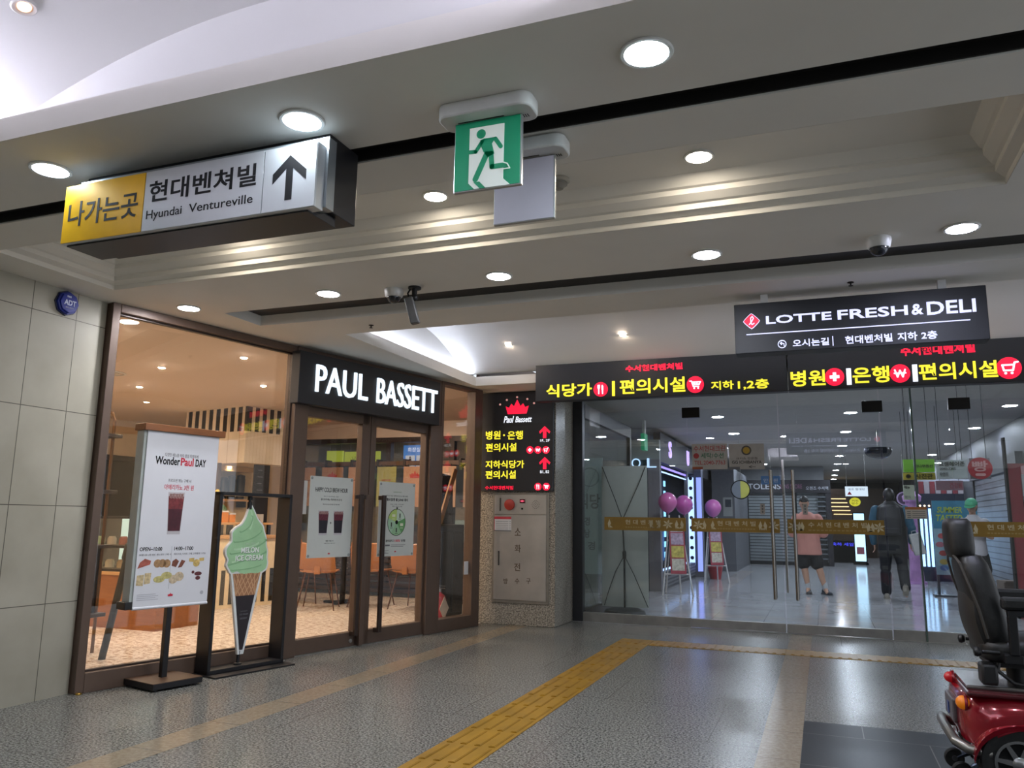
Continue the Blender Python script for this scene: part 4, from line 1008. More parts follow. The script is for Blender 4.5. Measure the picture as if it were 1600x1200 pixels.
# rail with hanging boards along the back window
t = thing('board_rail', 'dark wooden rail with brackets along the cafe back window', 'rail', (-6.3, 11.05, 1.96))
obj('rail', box(nb(), -1.75, 2.3, -.03, .03, 0, .07), wood('rail_wood', '#5e4434'), t, .004, smooth=False)
bm = nb()
for k in range(9): box(bm, -1.7+k*.48, -1.66+k*.48, -.045, .10, -.03, .10)
obj('bracket', bm, bronze_dark, t, smooth=False)
bcol = ['#b98f72', '#ad8467', '#bd977a', '#9f9f60', '#b38a6c', '#ba967a', '#a98d76', '#b59075']
for k in range(8):
    x = -7.85+k*.50; wd = .40 if k % 3 else .34
    t = thing('menu_board', ('peach paper board hanging at the cafe back window, %s from the left' % ('first', 'second', 'third', 'yellow-green one, fourth', 'fifth', 'sixth', 'seventh', 'eighth')[k]), 'board', (x, 10.98, 1.32), 0, 'boards along the cafe back window')
    obj('board', box(nb(), -wd/2, wd/2, 0, .012, 0, .62), M('board'+bcol[k], bcol[k], .6), t, smooth=False)
    bm = nb(); cyl(bm, (-wd*.3, .006, .62), (-wd*.3, .006, .66), .005); cyl(bm, (wd*.3, .006, .62), (wd*.3, .006, .66), .005); obj('hook', bm, black_metal, t)
    if k in (1, 4):
        bm = nb(); crown(bm, 0, .44, .2, .12, -.003, 0); obj('crown_mark', bm, M('crown_print', '#b23a34', .5), t, smooth=False)
    else:
        bm = nb(); box(bm, -wd*.25, wd*.25, -.002, 0, .40, .42); prism(bm, circle(0, .18, .07), -.002, 0); obj('board_print', bm, M('board_print', '#9a6a55', .6), t, smooth=False)
# slatted dark bench below the window
t = thing('slatted_bench', 'low dark slatted bench along the cafe back window behind the chairs', 'bench', (-6.1, 10.8, 0))
bw = wood('dark_bench_wood', '#33241e')
obj('seat', box(nb(), -2.0, 2.2, -.25, .25, .56, .62), bw, t, .004, smooth=False)
bm = nb()
for k in range(6): box(bm, -2.0, 2.2, -.24, -.21, .06+k*.085, .12+k*.085)
obj('front_slats', bm, bw, t, smooth=False)
bm = nb()
for x in (-1.95, -.6, .8, 2.12): box(bm, x-.03, x+.03, -.2, .2, 0, .56)
obj('supports', bm, bw, t, smooth=False)
# tables and chairs
def table(label, x, y):
    t = thing('cafe_table', label, 'table', (x, y, 0), .2, 'cafe tables')
    obj('tabletop', box(nb(), -.34, .34, -.3, .3, .715, .745), wood('table_wood', '#7c3f24'), t, .006, smooth=False)
    obj('column', box(nb(), -.03, .03, -.03, .03, .03, .715), black_metal, t, .003, smooth=False)
    bm = nb(); box(bm, -.25, .25, -.045, .045, .008, .035); box(bm, -.045, .045, -.22, .22, .008, .035); obj('foot', bm, black_metal, t, .003, smooth=False)
table('cafe table behind the left door poster', -6.1, 9.5)
table('cafe table behind the right door poster', -4.7, 10.15)
shell_m = M('tan_leather', '#a56a38', .4, var=.08)
def make_chair(label, x, y, rz):
    t = thing('cafe_chair', label, 'chair', (x, y, 0), rz, 'tan cafe chairs')
    def bent(pts, w0, w1, th):
        bm = nb(); n = len(pts); V = []
        for i, (yy, zz) in enumerate(pts):
            w_ = w0+(w1-w0)*i/(n-1); row = []
            for j in range(7):
                u = j/3-1; row.append((u*w_, yy - .03*u*u, zz + .012*u*u))
            V.append(row)
        fr = [[bm.verts.new(p) for p in r] for r in V]; bk = [[bm.verts.new((p[0], p[1]+th, p[2]-th)) for p in r] for r in V]
        for i in range(n-1):
            for j in range(6):
                bm.faces.new((fr[i][j], fr[i][j+1], fr[i+1][j+1], fr[i+1][j])); bm.faces.new((bk[i][j], bk[i+1][j], bk[i+1][j+1], bk[i][j+1]))
        for a, b in ((fr[0], bk[0]), (bk[-1], fr[-1])):
            for j in range(6): bm.faces.new((a[j], b[j], b[j+1], a[j+1]))
        for j in (0, 6):
            for i in range(n-1): bm.faces.new((fr[i][j], fr[i+1][j], bk[i+1][j], bk[i][j]))
        return bm
    obj('seat', bent([(-.24, .455), (-.2, .47), (0, .462), (.15, .46), (.2, .475)], .21, .22, .012), shell_m, t)
    obj('backrest', bent([(.19, .50), (.225, .56), (.25, .66), (.265, .78), (.27, .82)], .225, .20, .014), shell_m, t)
    obj('back_spine', box(nb(), -.04, .04, .19, .235, .44, .56), shell_m, t, .01, smooth=False)
    for sx in (-1, 1):
        for sy in (-1, 1):
            bm = nb(); cyl(bm, (sx*.15, sy*.15, .465), (sx*.23, sy*.24, 0), .011, .008); obj('leg', bm, M('brown_leg', '#5c3a28', .4, .3), t)
    return t
make_chair('tan cafe chair in profile left of the table behind the left door poster', -6.62, 9.45, math.radians(98))
make_chair('tan cafe chair under the left door poster with its back to the glass doors', -6.0, 8.8, math.radians(205))
make_chair('tan cafe chair below the right door poster, the left of two side by side', -5.58, 9.38, math.radians(188))
make_chair('tan cafe chair below the right door poster, the right of two side by side', -4.96, 9.38, math.radians(176))
# bar: striped bulkhead, back wall and counter, all parallel to the glass front
t = struct('wall_cafe_bulkhead', loc=shop(4.13, -3.81), rz=SRZ)
member(t, 'panel', [(0, .95, 0, 1.4, 1.87, ZC)], tiles('bulkhead_slats', '#e2d3bb', '#cbb698', (.055, 3), (0, .4), (1, 2), .6, var=.02, mortar=.002), 0)
bm = nb()
for k in range(8):
    yy = .10+k*.165; box(bm, -.008, 0, yy, yy+.08, 2.31, ZC-.01)
for k in range(7):
    xx = .02+k*.125; box(bm, xx, xx+.062, -.008, 0, 2.31, ZC-.01)
box(bm, -.009, .03, -.009, .03, 2.31, ZC-.01)
obj('black_stripes', bm, M('stripe_black', '#16130f', .5), t, smooth=False)
t = struct('wall_cafe_bar', loc=shop(2.6, -5.0), rz=SRZ)
member(t, 'panel', [(.95, 2.6, 0, .06, 0, 1.87), (1.45, 2.45, -.25, 0, 1.8, 1.87)], M('bar_wall', '#d9c49a', .6), 0)
for k in range(3): downlight(shop(3.2+k*.7, -4.75, 1.86 if k else ZC), 'warm spotlight over the cafe bar', .035, '#ffdcae', 60, 'cafe bar spotlights')
t = shop_thing('bar_counter', 'cream cafe counter with black vertical stripes along its foot', 'counter', 3.5, -3.29)
obj('body', box(nb(), -.9, .9, 0, .65, 0, .86), M('counter_cream', '#ddcaa6', .5), t, .004, smooth=False)
obj('worktop', box(nb(), -.92, .92, -.03, .68, .86, .90), M('worktop_oak', '#c79a66', .4), t, .004, smooth=False)
bm = nb()
for k in range(14): box(bm, -.86+k*.125, -.80+k*.125, -.004, 0, .05, .47)
obj('black_stripes', bm, MATS['stripe_black'], t, smooth=False)
obj('upper_shelf', box(nb(), -.5, .92, .18, .62, 1.03, 1.06), MATS['worktop_oak'], t, .004, smooth=False)
bm = nb()
for x in (-.45, .1, .6, .88): box(bm, x-.02, x+.02, .2, .24, .9, 1.03)
for k in range(9): box(bm, -.4+k*.15, -.32+k*.15, .38, .42, .9, 1.03)
obj('shelf_supports', bm, MATS['stripe_black'], t, smooth=False)
def on_bar(label, nm, cat, s, tt, z, group=None): return shop_thing(nm, label, cat, s, tt, z, group)
t = on_bar('yellow flowers in a pale vase on the cafe counter', 'flower_vase', 'flowers', 3.52, -3.62, 1.06)
obj('vase', lathe(nb(), [(.035, 0), (.05, .05), (.045, .12), (.035, .14)]), M('vase_cream', '#d9c7a0', .4), t)
bm = nb(); r_ = random.Random(5)
for k in range(16): ball(bm, (r_.uniform(-.1, .1), r_.uniform(-.08, .08), r_.uniform(.26, .40)), r_.uniform(.025, .04), 8, 6)
obj('blossoms', bm, M('blossom_yellow', '#f0c834', .6, var=.2, scale=30), t)
bm = nb()
for k in range(22):
    x, y = r_.uniform(-.1, .1), r_.uniform(-.08, .08); tube(bm, [(0, 0, .12), (x*.5, y*.5, .2), (x, y, r_.uniform(.2, .3))], [.004, .008, .002], 5)
obj('stems', bm, M('stem_green', '#4c6b2c', .6), t)
for k, (s, c, lab) in enumerate(((3.72, '#d9822b', 'orange box left of the pair on the cafe counter'), (3.83, '#e08a30', 'orange box right of the pair on the cafe counter'))):
    t = on_bar(lab, 'coffee_box', 'box', s, -3.6, 1.06, 'orange boxes on the cafe counter')
    obj('carton', box(nb(), -.045, .045, -.035, .035, 0, .13-.03*k), M('box'+c, c, .5), t, .003, smooth=False)
    obj('lid', box(nb(), -.046, .046, -.036, .036, .13-.03*k, .15-.03*k), paper, t, .003, smooth=False)
t = on_bar('pumpkin shaped green gourd behind the orange boxes on the cafe counter', 'gourd', 'gourd', 3.78, -3.78, 1.06)
obj('fruit', ball(nb(), (0, 0, .12), (.10, .10, .12), 20, 12), M('gourd_green', '#5d7f58', .5, var=.2), t); obj('stalk', cyl(nb(), (0, 0, .23), (.01, 0, .27), .012, .006), M('stem_green', '#4c6b2c', .6), t)
for k, (s, h, r0) in enumerate(((3.72, .30, .045), (3.86, .32, .05), (4.0, .33, .05), (4.14, .36, .055), (4.3, .38, .06))):
    t = on_bar('black tall tumbler on the cafe back shelf, %s from the left' % ('first', 'second', 'third', 'fourth', 'fifth')[k], 'tumbler', 'tumbler', s+.62, -4.88, 1.39, 'black tumblers on the cafe back shelf')
    obj('body', lathe(nb(), [(r0, 0), (r0*1.1, h*.8), (r0*1.05, h*.82)]), M('tumbler_black', '#19140f', .35), t); obj('lid', lathe(nb(), [(r0*1.02, h*.82), (r0*1.02, h*.95), (.001, h)]), MATS['tumbler_black'], t)
for k, (s, c, lab) in enumerate(((3.28, '#d3bd98', 'cream paper bag on the cafe back shelf'), (3.5, '#c08a6c', 'tall terracotta cup on the cafe back shelf'), (3.38, '#cfae84', 'beige canister on the cafe back shelf'))):
    t = on_bar(lab, ('paper_bag', 'terracotta_cup', 'canister')[k], ('bag', 'cup', 'canister')[k], (3.98, 4.14, 3.80)[k], -4.88, 1.39)
    if k == 0: obj('bag', box(nb(), -.07, .07, -.04, .04, 0, .2), M('pot'+c, c, .5), t, .01)
    else: obj('vessel', lathe(nb(), [(.045, 0), (.06, .2-.03*k), (.052, .2-.03*k), (.04, .01)]), M('pot'+c, c, .5), t)
t = shop_thing('back_shelf', 'wooden shelf on the cafe bar wall carrying tumblers and cups', 'shelf', 4.4, -4.998)
obj('board', box(nb(), -.75, .72, -.24, -.002, 1.36, 1.39), MATS['worktop_oak'], t, smooth=False)
bm = nb(); box(bm, -.6, -.57, -.2, -.002, 1.27, 1.36); box(bm, .55, .58, -.2, -.002, 1.27, 1.36); obj('bracket', bm, black_metal, t, smooth=False)
t = shop_thing('bronze_pole', 'slim bronze pole standing behind the cafe counter', 'pole', 3.95, -4.1)
obj('shaft', box(nb(), -.025, .025, -.025, .025, 0.01, 1.86), bronze, t, smooth=False); obj('foot', box(nb(), -.05, .05, -.05, .05, 0, .01), bronze, t, smooth=False)
t = shop_thing('menu_board', 'tall black menu panel beside the window frame behind the ice cream display', 'menu board', 4.3, -3.62, 1.062)
obj('panel', box(nb(), -.13, .13, 0, .02, 0, .78), M('menu_black', '#17181d', .5), t, smooth=False)
bm = nb()
for k in range(5): box(bm, -.07, .0+.02*(k % 2), -.002, 0, .70-.09*k, .71-.09*k)
for k in range(3): prism(bm, circle(-.05+.05*k, .20, .014, 10), -.002, 0); prism(bm, circle(-.05+.05*k, .12, .012, 10), -.002, 0)
obj('menu_print', bm, grey_ink, t, smooth=False)
t = shop_thing('menu_board', 'small notice card under the tall black menu panel', 'menu board', 4.1, -3.42, .902)
obj('panel', box(nb(), -.11, .11, 0, .015, 0, .27), M('card_grey', '#b9b4ac', .5), t, smooth=False)
obj('header', box(nb(), -.11, .11, 0, .015, .27, .40), MATS['menu_black'], t, smooth=False)
letters(t, ink, '주문 안내', -.08, .05, .18, .21, 0, d=.001, off=.01)
obj('easel_leg', box(nb(), -.1, .1, .015, .03, 0, .3), bronze_dark, t, smooth=False)
# display case with a wooden front
t = thing('display_case', 'lit glass display case on a wooden base behind the cafe window', 'display case', (-6.85, 6.65, 0))
obj('base', box(nb(), -.55, .62, -.30, .30, 0, .53), wood('case_wood', '#9a5f31'), t, .004, smooth=False)
obj('worktop', box(nb(), -.57, .64, -.32, .32, .53, .56), MATS['worktop_oak'], t, .003, smooth=False)
bm = nb(); box(bm, -.52, .32, -.26, -.25, .57, 1.12); box(bm, .31, .32, -.25, .24, .57, 1.12); obj('pane', bm, pane_glass, t, smooth=False)
bm = nb()
for z in (.56, .80, 1.10): box(bm, -.52, .32, -.27, .25, z, z+.025)
box(bm, -.54, -.51, -.27, .25, .56, 1.12); box(bm, .30, .33, -.27, -.24, .56, 1.12)
obj('frame', bm, black_metal, t, smooth=False)
obj('back_panel', box(nb(), -.52, .32, .24, .26, .56, 1.12), glow('case_light', '#d9f0df', 1.2), t, smooth=False)
foodc = ['#c8d9a0', '#e8e4c8', '#d7b98a', '#9fc98f', '#e2d6c0', '#b9534a']
for j, z in enumerate((.585, .825)):
    for k in range(5):
        q = thing('cake_slice', 'small cake or drink in the lit display case', 'cake', (-7.28+k*.165, 6.55, z+.003), 0, 'cakes in the display case')
        obj('cake', lathe(nb(), [(.045, 0), (.045, .06), (.03, .085), (.001, .085)]), M('cake'+foodc[(j*3+k) % 6], foodc[(j*3+k) % 6], .5), q)
t = thing('menu_stand', 'green card in a black stand on top of the display case', 'menu board', (-6.95, 6.7, 1.125))
obj('card', box(nb(), -.09, .09, 0, .012, .02, .30), M('menu_green', '#7f8f3a', .5), t, smooth=False); obj('stand', box(nb(), -.11, .11, -.03, .05, 0, .02), black_metal, t, smooth=False)
bm = nb(); box(bm, -.05, .05, -.002, 0, .2, .22); box(bm, -.05, .03, -.002, 0, .15, .17); obj('card_print', bm, paper, t, smooth=False)
# pipe shelf just inside the window
t = thing('pipe_shelf', 'bronze pipe shelf with dark boards at the left end of the cafe window', 'shelf', (-6.0, 5.05, 0))
bm = nb()
for yy in (-.14, .14): tube(bm, [(.26, yy, 0), (.26, yy, 1.95), (.23, yy, 2.02), (.16, yy, 2.05), (-.3, yy, 2.05), (-.3, yy, 0)], .014)
obj('pipe', bm, M('pipe_bronze', '#6b5037', .35, .7), t)
for z in (.30, .86, 1.32, 1.80): obj('shelf_board', box(nb(), -.34, .34, -.17, .17, z, z+.03), M('shelf_dark', '#2c211c', .5), t, .003, smooth=False)
obj('cabinet', box(nb(), -.33, .25, -.16, .16, .33, .86), MATS['shelf_dark'], t, .004, smooth=False)
t = thing('reflection_post', 'black post made up for a dark diagonal reflection in the cafe window left of the banner stand', 'post', (-5.42, 5.0, 0))  # solid post standing in for a dark diagonal reflection on the glass
bm = nb(); u = Vector((.17, .02, .90)); tube(bm, [(0, 0, .0), u*.97], .028, 12); obj('shaft', bm, black_metal, t)
bm = nb(); tube(bm, [u*.86, u*.88, u*1.0, u*1.02], [.03, .042, .042, .03], 12); obj('head', bm, black_plastic, t)
# kiosk, board and extinguisher behind the narrow window
t = shop_thing('order_kiosk', 'black order kiosk and speaker cabinet behind the narrow cafe window', 'kiosk', 4.72, -.62)
obj('cabinet', box(nb(), -.22, .26, 0, .35, .02, 1.08), black_plastic, t, .012)
bm = nb(); box(bm, -.2, -.02, -.02, 0, .06, 1.0); box(bm, .03, .2, -.02, 0, .06, 1.0); obj('front_panel', bm, M('kiosk_dark', '#101012', .3), t, .004, smooth=False)
sc_ = obj('screen', box(nb(), -.13, .14, -.02, .02, 0, .62), M('kiosk_screen', '#15151a', .15), t, .006, loc=(.12, .2, 1.08), smooth=False); sc_.rotation_euler = (-.12, .12, 0)
obj('plinth', box(nb(), -.2, .24, .02, .33, 0, .02), black_metal, t, smooth=False)
t = shop_thing('wooden_board', 'pale wooden plank leaning on top of the black kiosk behind the narrow window', 'plank', 4.55, -.66, 1.10)
b_ = obj('plank', box(nb(), -.035, .035, -.012, .012, 0, .70), wood('pale_plank', '#b98d5f'), t, .003, smooth=False); b_.rotation_euler = (0, .40, 0)
t = shop_thing('fire_extinguisher', 'red fire extinguisher with white diamond label behind the narrow cafe window', 'fire extinguisher', 4.17, -.33)
obj('cylinder', lathe(nb(), [(.001, .003), (.075, .003), (.078, .02), (.078, .27), (.065, .31), (.03, .335), (.026, .35)]), M('extinguisher_red', '#a8202a', .3, coat=.4), t)
obj('valve', lathe(nb(), [(.022, .345), (.022, .38), (.012, .39), (.012, .40), (.001, .40)]), steel, t)
bm = nb(); box(bm, -.012, .012, -.09, .02, .385, .395); box(bm, -.012, .012, -.085, .02, .41, .42); obj('handle', bm, black_metal, t, .003, smooth=False)
lb = obj('label', prism(nb(), [(0, -.115), (.082, 0), (0, .125), (-.082, 0)], -.004, 0), M('label_cream', '#d8cbbb', .6), t, loc=(-.012, -.08, .18), smooth=False)
bm = nb(); tube(bm, [(.02, .02, .38), (.075, .05, .36), (.09, .06, .25), (.088, .06, .12)], .010, 8); obj('hose', bm, black_plastic, t)
# cafe ceiling lights and devices
CL = 'cafe ceiling spotlights'
for (s, tt) in ((.6, -1.0), (1.9, -1.0), (3.2, -.9), (.5, -2.2), (1.8, -2.2), (3.1, -2.2), (4.6, -2.0), (1.2, -3.6), (2.4, -3.6), (5.6, -2.2), (1.0, -4.9), (2.2, -4.8)):
    downlight(shop(s, tt, ZC), 'small warm spotlight in the cafe ceiling', .03, '#ffe8d0', L_CAFE, CL)
for (s, tt, lab) in ((.9, -1.9, 'round vent in the cafe ceiling left of the middle'), (1.7, -3.0, 'round vent in the cafe ceiling above the striped bulkhead')):
    t = shop_thing('ceiling_vent', lab, 'ceiling vent', s, tt, ZC); obj('outer_ring', lathe(nb(), [(.16, 0), (.165, -.006), (.14, -.014), (.135, -.004)], cap=False), white_plastic, t)
    obj('inner_disc', lathe(nb(), [(.09, -.002), (.10, -.012), (.001, -.016)]), white_plastic, t)
# ================================================================== GLASS ENTRANCE
GY = 9.2
dark_alu = M('dark_aluminium', '#3b3c3e', .35, .7)
edge_glass = M('glass_edge_green', '#55665f', .15, .2)
w = struct('trim_7', loc=(0, GY, 0))
member(w, 'side_frame', [(-2.755, -2.635, -.05, .05, 0, 2.61)], dark_alu); member(w, 'head_rail', [(-2.64, 3.4, -.03, .03, 2.592, 2.61)], dark_alu)
member(w, 'end_frame', [(3.36, 3.46, -.05, .05, 0, 2.61)], dark_alu)
struct('wall_entrance_right', box(nb(), 3.4, XR, 9.12, 9.28, 0, 3.2), pillar_stone, smooth=False)
struct('wall_over_entrance', box(nb(), -2.755, 3.46, 9.17, 9.23, 2.6, 3.2), white_paint, smooth=False)
def fixed(nm, x0, x1):
    w = struct(nm, loc=(x0, GY, 0)); L = x1-x0
    member(w, 'sill', [(0, L, -.03, .03, 0, .105)], steel, .003); member(w, 'pane', [(.002, L-.002, -.006, .006, .105, 2.592)], door_glass, 0)
    return w
fixed('window_5', -2.635, -1.402); fixed('window_6', .625, .915); fixed('window_7', .93, 1.265); fixed('window_8', 2.30, 3.36)
w = struct('trim_8', box(nb(), .914, .931, GY-.05, GY+.02, .0, 2.59), edge_glass, smooth=False)
def leaf(nm, x0, x1, hinge, pull, lock=None):
    d = struct(nm, loc=(x0, GY, 0)); L = x1-x0
    member(d, 'bottom_rail', [(0, L, -.028, .028, .012, .10)], steel, .003); member(d, 'pane', [(.001, L-.001, -.006, .006, .10, 2.585)], door_glass, 0)
    hx = hinge-x0; member(d, 'patch_fitting', [(hx-.10, hx+.10, -.03, .03, 2.33, 2.45)], M('patch_dark', '#2d2b29', .35, .6), .004)
    bm = nb(); px = pull-x0
    for s in (-1, 1): tube(bm, [(px, s*.075, .35), (px, s*.075, 1.72)], .0165, 14)
    for z in (.5, 1.57): cyl(bm, (px, -.075, z), (px, .075, z), .008, n=10)
    obj('pull_handle', bm, M('handle_steel', '#8f8a84', .22, 1.0), d)
    if lock is not None:
        member(d, 'edge_strip', [(lock-x0-.012, lock-x0+.012, -.012, .012, .42, 1.84)], chrome, .002)
    return d
leaf('door_3', -1.398, -.408, -1.352, -.503); leaf('door_4', -.398, .612, .553, -.277, -.375); leaf('door_5', 1.268, 2.29, 1.27+.1, 2.19)
struct('trim_9', box(nb(), -1.41, 2.3, GY-.06, GY+.06, 0, .006), steel, smooth=False)
# gold bands on the panes
gold = M('gold_film', '#8f6f22', .45, .1)
pale = M('film_print', '#cfc4a0', .5)
def flower(bm, cx, cz, r, y):
    for k in range(6):
        a = math.pi/3*k+.3; tx, tz = cx+r*math.cos(a), cz+r*math.sin(a)*.9
        prism(bm, [(cx, cz), (cx+.55*r*math.cos(a-.35), cz+.55*r*math.sin(a-.35)), (tx, tz), (cx+.55*r*math.cos(a+.35), cz+.55*r*math.sin(a+.35))], y-.0006, y)
def leafs(bm, cx, cz, y, m=1):
    prism(bm, [(cx, cz-.05), (cx+m*.03, cz), (cx+m*.012, cz+.05), (cx-m*.01, cz)], y-.0006, y); prism(bm, [(cx+m*.01, cz-.045), (cx+m*.05, cz-.045), (cx+m*.02, cz-.02)], y-.0006, y)
def goldband(label, x0, x1, word, wx, marks):
    t = thing('gold_band', label, 'glass film', (x0, GY-.0075, 1.045))
    L = x1-x0; obj('film', box(nb(), 0, L, -.001, 0, 0, .15), gold, t, smooth=False)
    n = len(word); wd = .082*n
    letters(t, pale, ' '.join(word), wx-x0, wx-x0+wd, .068, .122, -.001, d=.0006, off=.012)
    bm = nb()
    for k in range(14): box(bm, wx-x0+k*wd/14, wx-x0+k*wd/14+wd/20, -.0016, -.001, .03, .043)
    obj('small_print', bm, M('film_print_dim', '#a98f52', .5), t, smooth=False)
    for k, (x, kind) in enumerate(marks):
        bm = nb(); flower(bm, x-x0, .075, .062, -.001) if kind == 'f' else leafs(bm, x-x0, .075, -.001, 1 if kind == 'l' else -1)
        obj('flower_print' if kind == 'f' else 'leaf_print', bm, pale, t, smooth=False)
goldband('gold film band on the leftmost entrance pane in front of the cross-frame banner', -2.38, -1.435, '현대벤처빌', -2.13, ((-2.33, 'l'), (-1.84, 'l'), (-1.73, 'r'), (-1.64, 'f'), (-1.55, 'l'), (-1.47, 'r')))
goldband('gold film band on the left entrance door leaf', -1.375, -.43, '현대벤처빌', -1.09, ((-1.3, 'f'), (-1.22, 'r'), (-1.15, 'l'), (-.64, 'l'), (-.57, 'r'), (-.49, 'f')))
goldband('gold film band on the right entrance door leaf across the pink shirt', -.35, .60, '수서현대벤처빌', -.14, ((-.29, 'f'), (-.24, 'l'), (-.19, 'r'), (.44, 'l'), (.50, 'r'), (.55, 'f')))
goldband('gold film band on the rightmost entrance pane beside the scooter headrest', 1.30, 2.25, '현대벤처빌', 1.53, ((1.36, 'l'), (1.44, 'r'), (2.1, 'f')))
# notices on the panes
def on_glass(name, label, cat, a, b, mat, y=GY-.008, d=.003, group=None):
    p, q = on_y(*a, y), on_y(*b, y)
    t = thing(name, label, cat, ((p.x+q.x)/2, y, q.z), 0, group); W_, H_ = q.x-p.x, p.z-q.z
    obj('sheet', box(nb(), -W_/2, W_/2, -d, 0, 0, H_), mat, t, smooth=False); return t, W_, H_
def gl(t, mt, s, W_, H_, u0, u1, v0, v1, d=.003, **k): letters(t, mt, s, -W_/2+u0*W_, -W_/2+u1*W_, v0*H_, v1*H_, -d, d=.0008, **k)
nm_ = M('notice_white', '#a7a39d', .6)
t, a, b = on_glass('glass_notice', 'red and green lettered notice, left of the pair on the left door', 'notice', (1081, 694), (1137, 733), nm_)
gl(t, M('notice_red', '#a13a3c', .6), '수서현대크린', a, b, .05, .95, .70, .93, off=.01); gl(t, M('notice_green', '#2c6a4f', .6), '세탁/수선', a, b, .25, .9, .43, .64, off=.015); gl(t, MATS['notice_red'], 'TEL.2040-7763', a, b, .06, .94, .18, .34, off=.008)
bm = nb(); prism(bm, circle(-a*.38, b*.53, b*.11, 18), -.0038, -.003); obj('arrow_disc', bm, MATS['notice_red'], t, smooth=False); obj('footer', box(nb(), -a/2, -a*.2, -.0038, -.003, 0, b*.1), M('notice_orange', '#8f4a2c', .6), t, smooth=False)
t, a, b = on_glass('glass_notice', 'restaurant notice with round emblem and left arrow, right of the pair on the left door', 'notice', (1138.5, 694), (1195, 733), nm_)
bm = nb(); prism(bm, circle(0, b*.74, b*.19, 24), -.0038, -.003); e_ = obj('emblem_ring', bm, M('emblem_dark', '#4d4a45', .6), t, smooth=False); obj('emblem_disc', prism(nb(), circle(0, b*.74, b*.13, 24), -.0044, -.0038), M('emblem_gold', '#b08f35', .6), e_, smooth=False)
gl(t, ink, '규카츠 전문점', a, b, .2, .8, .38, .47); gl(t, ink, 'GG ICHIBANYA', a, b, .08, .92, .22, .34, off=.01); gl(t, ink, '←', a, b, .55, .75, .04, .15); obj('footer', box(nb(), -a/2, -a*.2, -.0038, -.003, 0, b*.1), grey_ink, t, smooth=False)
t, a, b = on_glass('glass_notice', 'small white notice with orange header on the glass joint', 'notice', (1414, 792), (1449, 811), M('notice_cream', '#b7b1a5', .6), GY-.06)
obj('header', box(nb(), -a/2, a/2, -.0038, -.003, b*.78, b), M('header_orange', '#a86a35', .6), t, smooth=False)
bm = nb()
for k in range(4): box(bm, -a*.42, -a*.25, -.0038, -.003, b*(.10+.16*k), b*(.16+.16*k)); box(bm, -a*.18, a*.42, -.0038, -.003, b*(.11+.16*k), b*(.15+.16*k))
obj('print', bm, grey_ink, t, smooth=False)
for k, px in enumerate((1191.5, 1258)):
    t, a, b = on_glass('glass_notice', ('tiny grey paper strip on the left entrance door near its handle', 'tiny grey paper strip on the right entrance door in front of the face')[k], 'notice', (px-4, 787), (px+4, 804), nm_)
    bm = nb(); [box(bm, -a*.15, a*.15, -.0038, -.003, b*(.15+.27*q), b*(.32+.27*q)) for q in range(3)]; obj('print', bm, grey_ink, t, smooth=False)

# ================================================================== MALL CORRIDOR BEHIND THE GLASS
ZM = 2.75
struct('floor_mall', box(nb(), -4.0, 4.2, 9.15, 34, -.05, .002), mall_floor_m, smooth=False)
struct('ceiling_mall', box(nb(), -4.0, 4.2, 9.23, 34, ZM, ZM+.05), MATS['mall_ceiling_paint'], smooth=False)
wall_g = M('mall_wall_grey', '#8d8f93', .5)
struct('wall_mall_left', box(nb(), -4.1, -4.0, 13.56, 34, 0, 3), wall_g, smooth=False)
struct('wall_mall_right', box(nb(), 4.2, 4.3, 9.2, 34, 0, 3), wall_g, smooth=False)
struct('wall_mall_end', box(nb(), -4.1, 4.3, 34, 34.1, 0, 3), M('end_wall_dark', '#3a3438', .5), smooth=False)
ordn = ('nearest', 'second', 'third', 'fourth', 'fifth', 'sixth', 'seventh', 'eighth', 'ninth')
for x, nme, ys in ((-1.42, 'left', (9.8, 12.4, 14.85, 17.5, 20.2, 22.9)), (.46, 'middle', (9.8, 12.4, 15, 17.7, 20.4, 23.1, 25.8, 28.5, 31)), (2.42, 'right', (9.6, 12.2, 14.9, 17.7, 20.4, 23.1, 25.8))):
    for i, y in enumerate(ys):
        downlight((x, y, ZM), '%s downlight of the %s row in the mall ceiling' % (ordn[i], nme), .085, '#e4ecff', L_MALL, 'downlights in the mall ceiling')
# dark glazed partition on the left behind the glass
w = struct('window_9', loc=(-2.66, 0, 0))
member(w, 'frame', [(-.03, .03, 9.26, 11.8, 2.38, 2.55), (-.03, .03, 11.70, 11.80, 0, 2.38), (-.03, .03, 9.26, 11.7, 0, .12)], M('partition_dark', '#26211f', .4, .3)); member(w, 'pane', [(-.005, .005, 9.26, 11.7, .12, 2.38)], door_glass, 0)
# mint information board left of it
t = thing('mint_board', 'tall mint green notice board with large lettering behind the left entrance pane', 'board', (-2.99, 10.4, .005))
obj('board', box(nb(), -.33, .27, 0, .03, .45, 1.98), M('mint_board_face', '#b5cdc9', .5), t, smooth=False); bm = nb(); box(bm, -.33, -.29, .0, .03, 0, .45); box(bm, .23, .27, 0, .03, 0, .45); obj('leg', bm, steel, t, smooth=False)
for s, x0, x1, z0, z1 in (('식당', -.06, .24, 1.30, 1.50), ('변경', -.06, .1, 1.08, 1.19), ('수남', -.06, .1, .92, 1.03), ('경', .07, .17, .76, .87)): letters(t, M('board_teal_ink', '#33464c', .5), s, x0, x1, z0, z1, 0, d=.002, off=.02)
bm = nb(); prism(bm, circle(.1, 1.72, .13), -.002, 0); rg = obj('emblem_ring', bm, M('board_ring', '#6f8b8a', .5), t, smooth=False); obj('emblem_center', prism(nb(), circle(.1, 1.72, .115), -.003, -.002), MATS['mint_board_face'], rg, smooth=False)
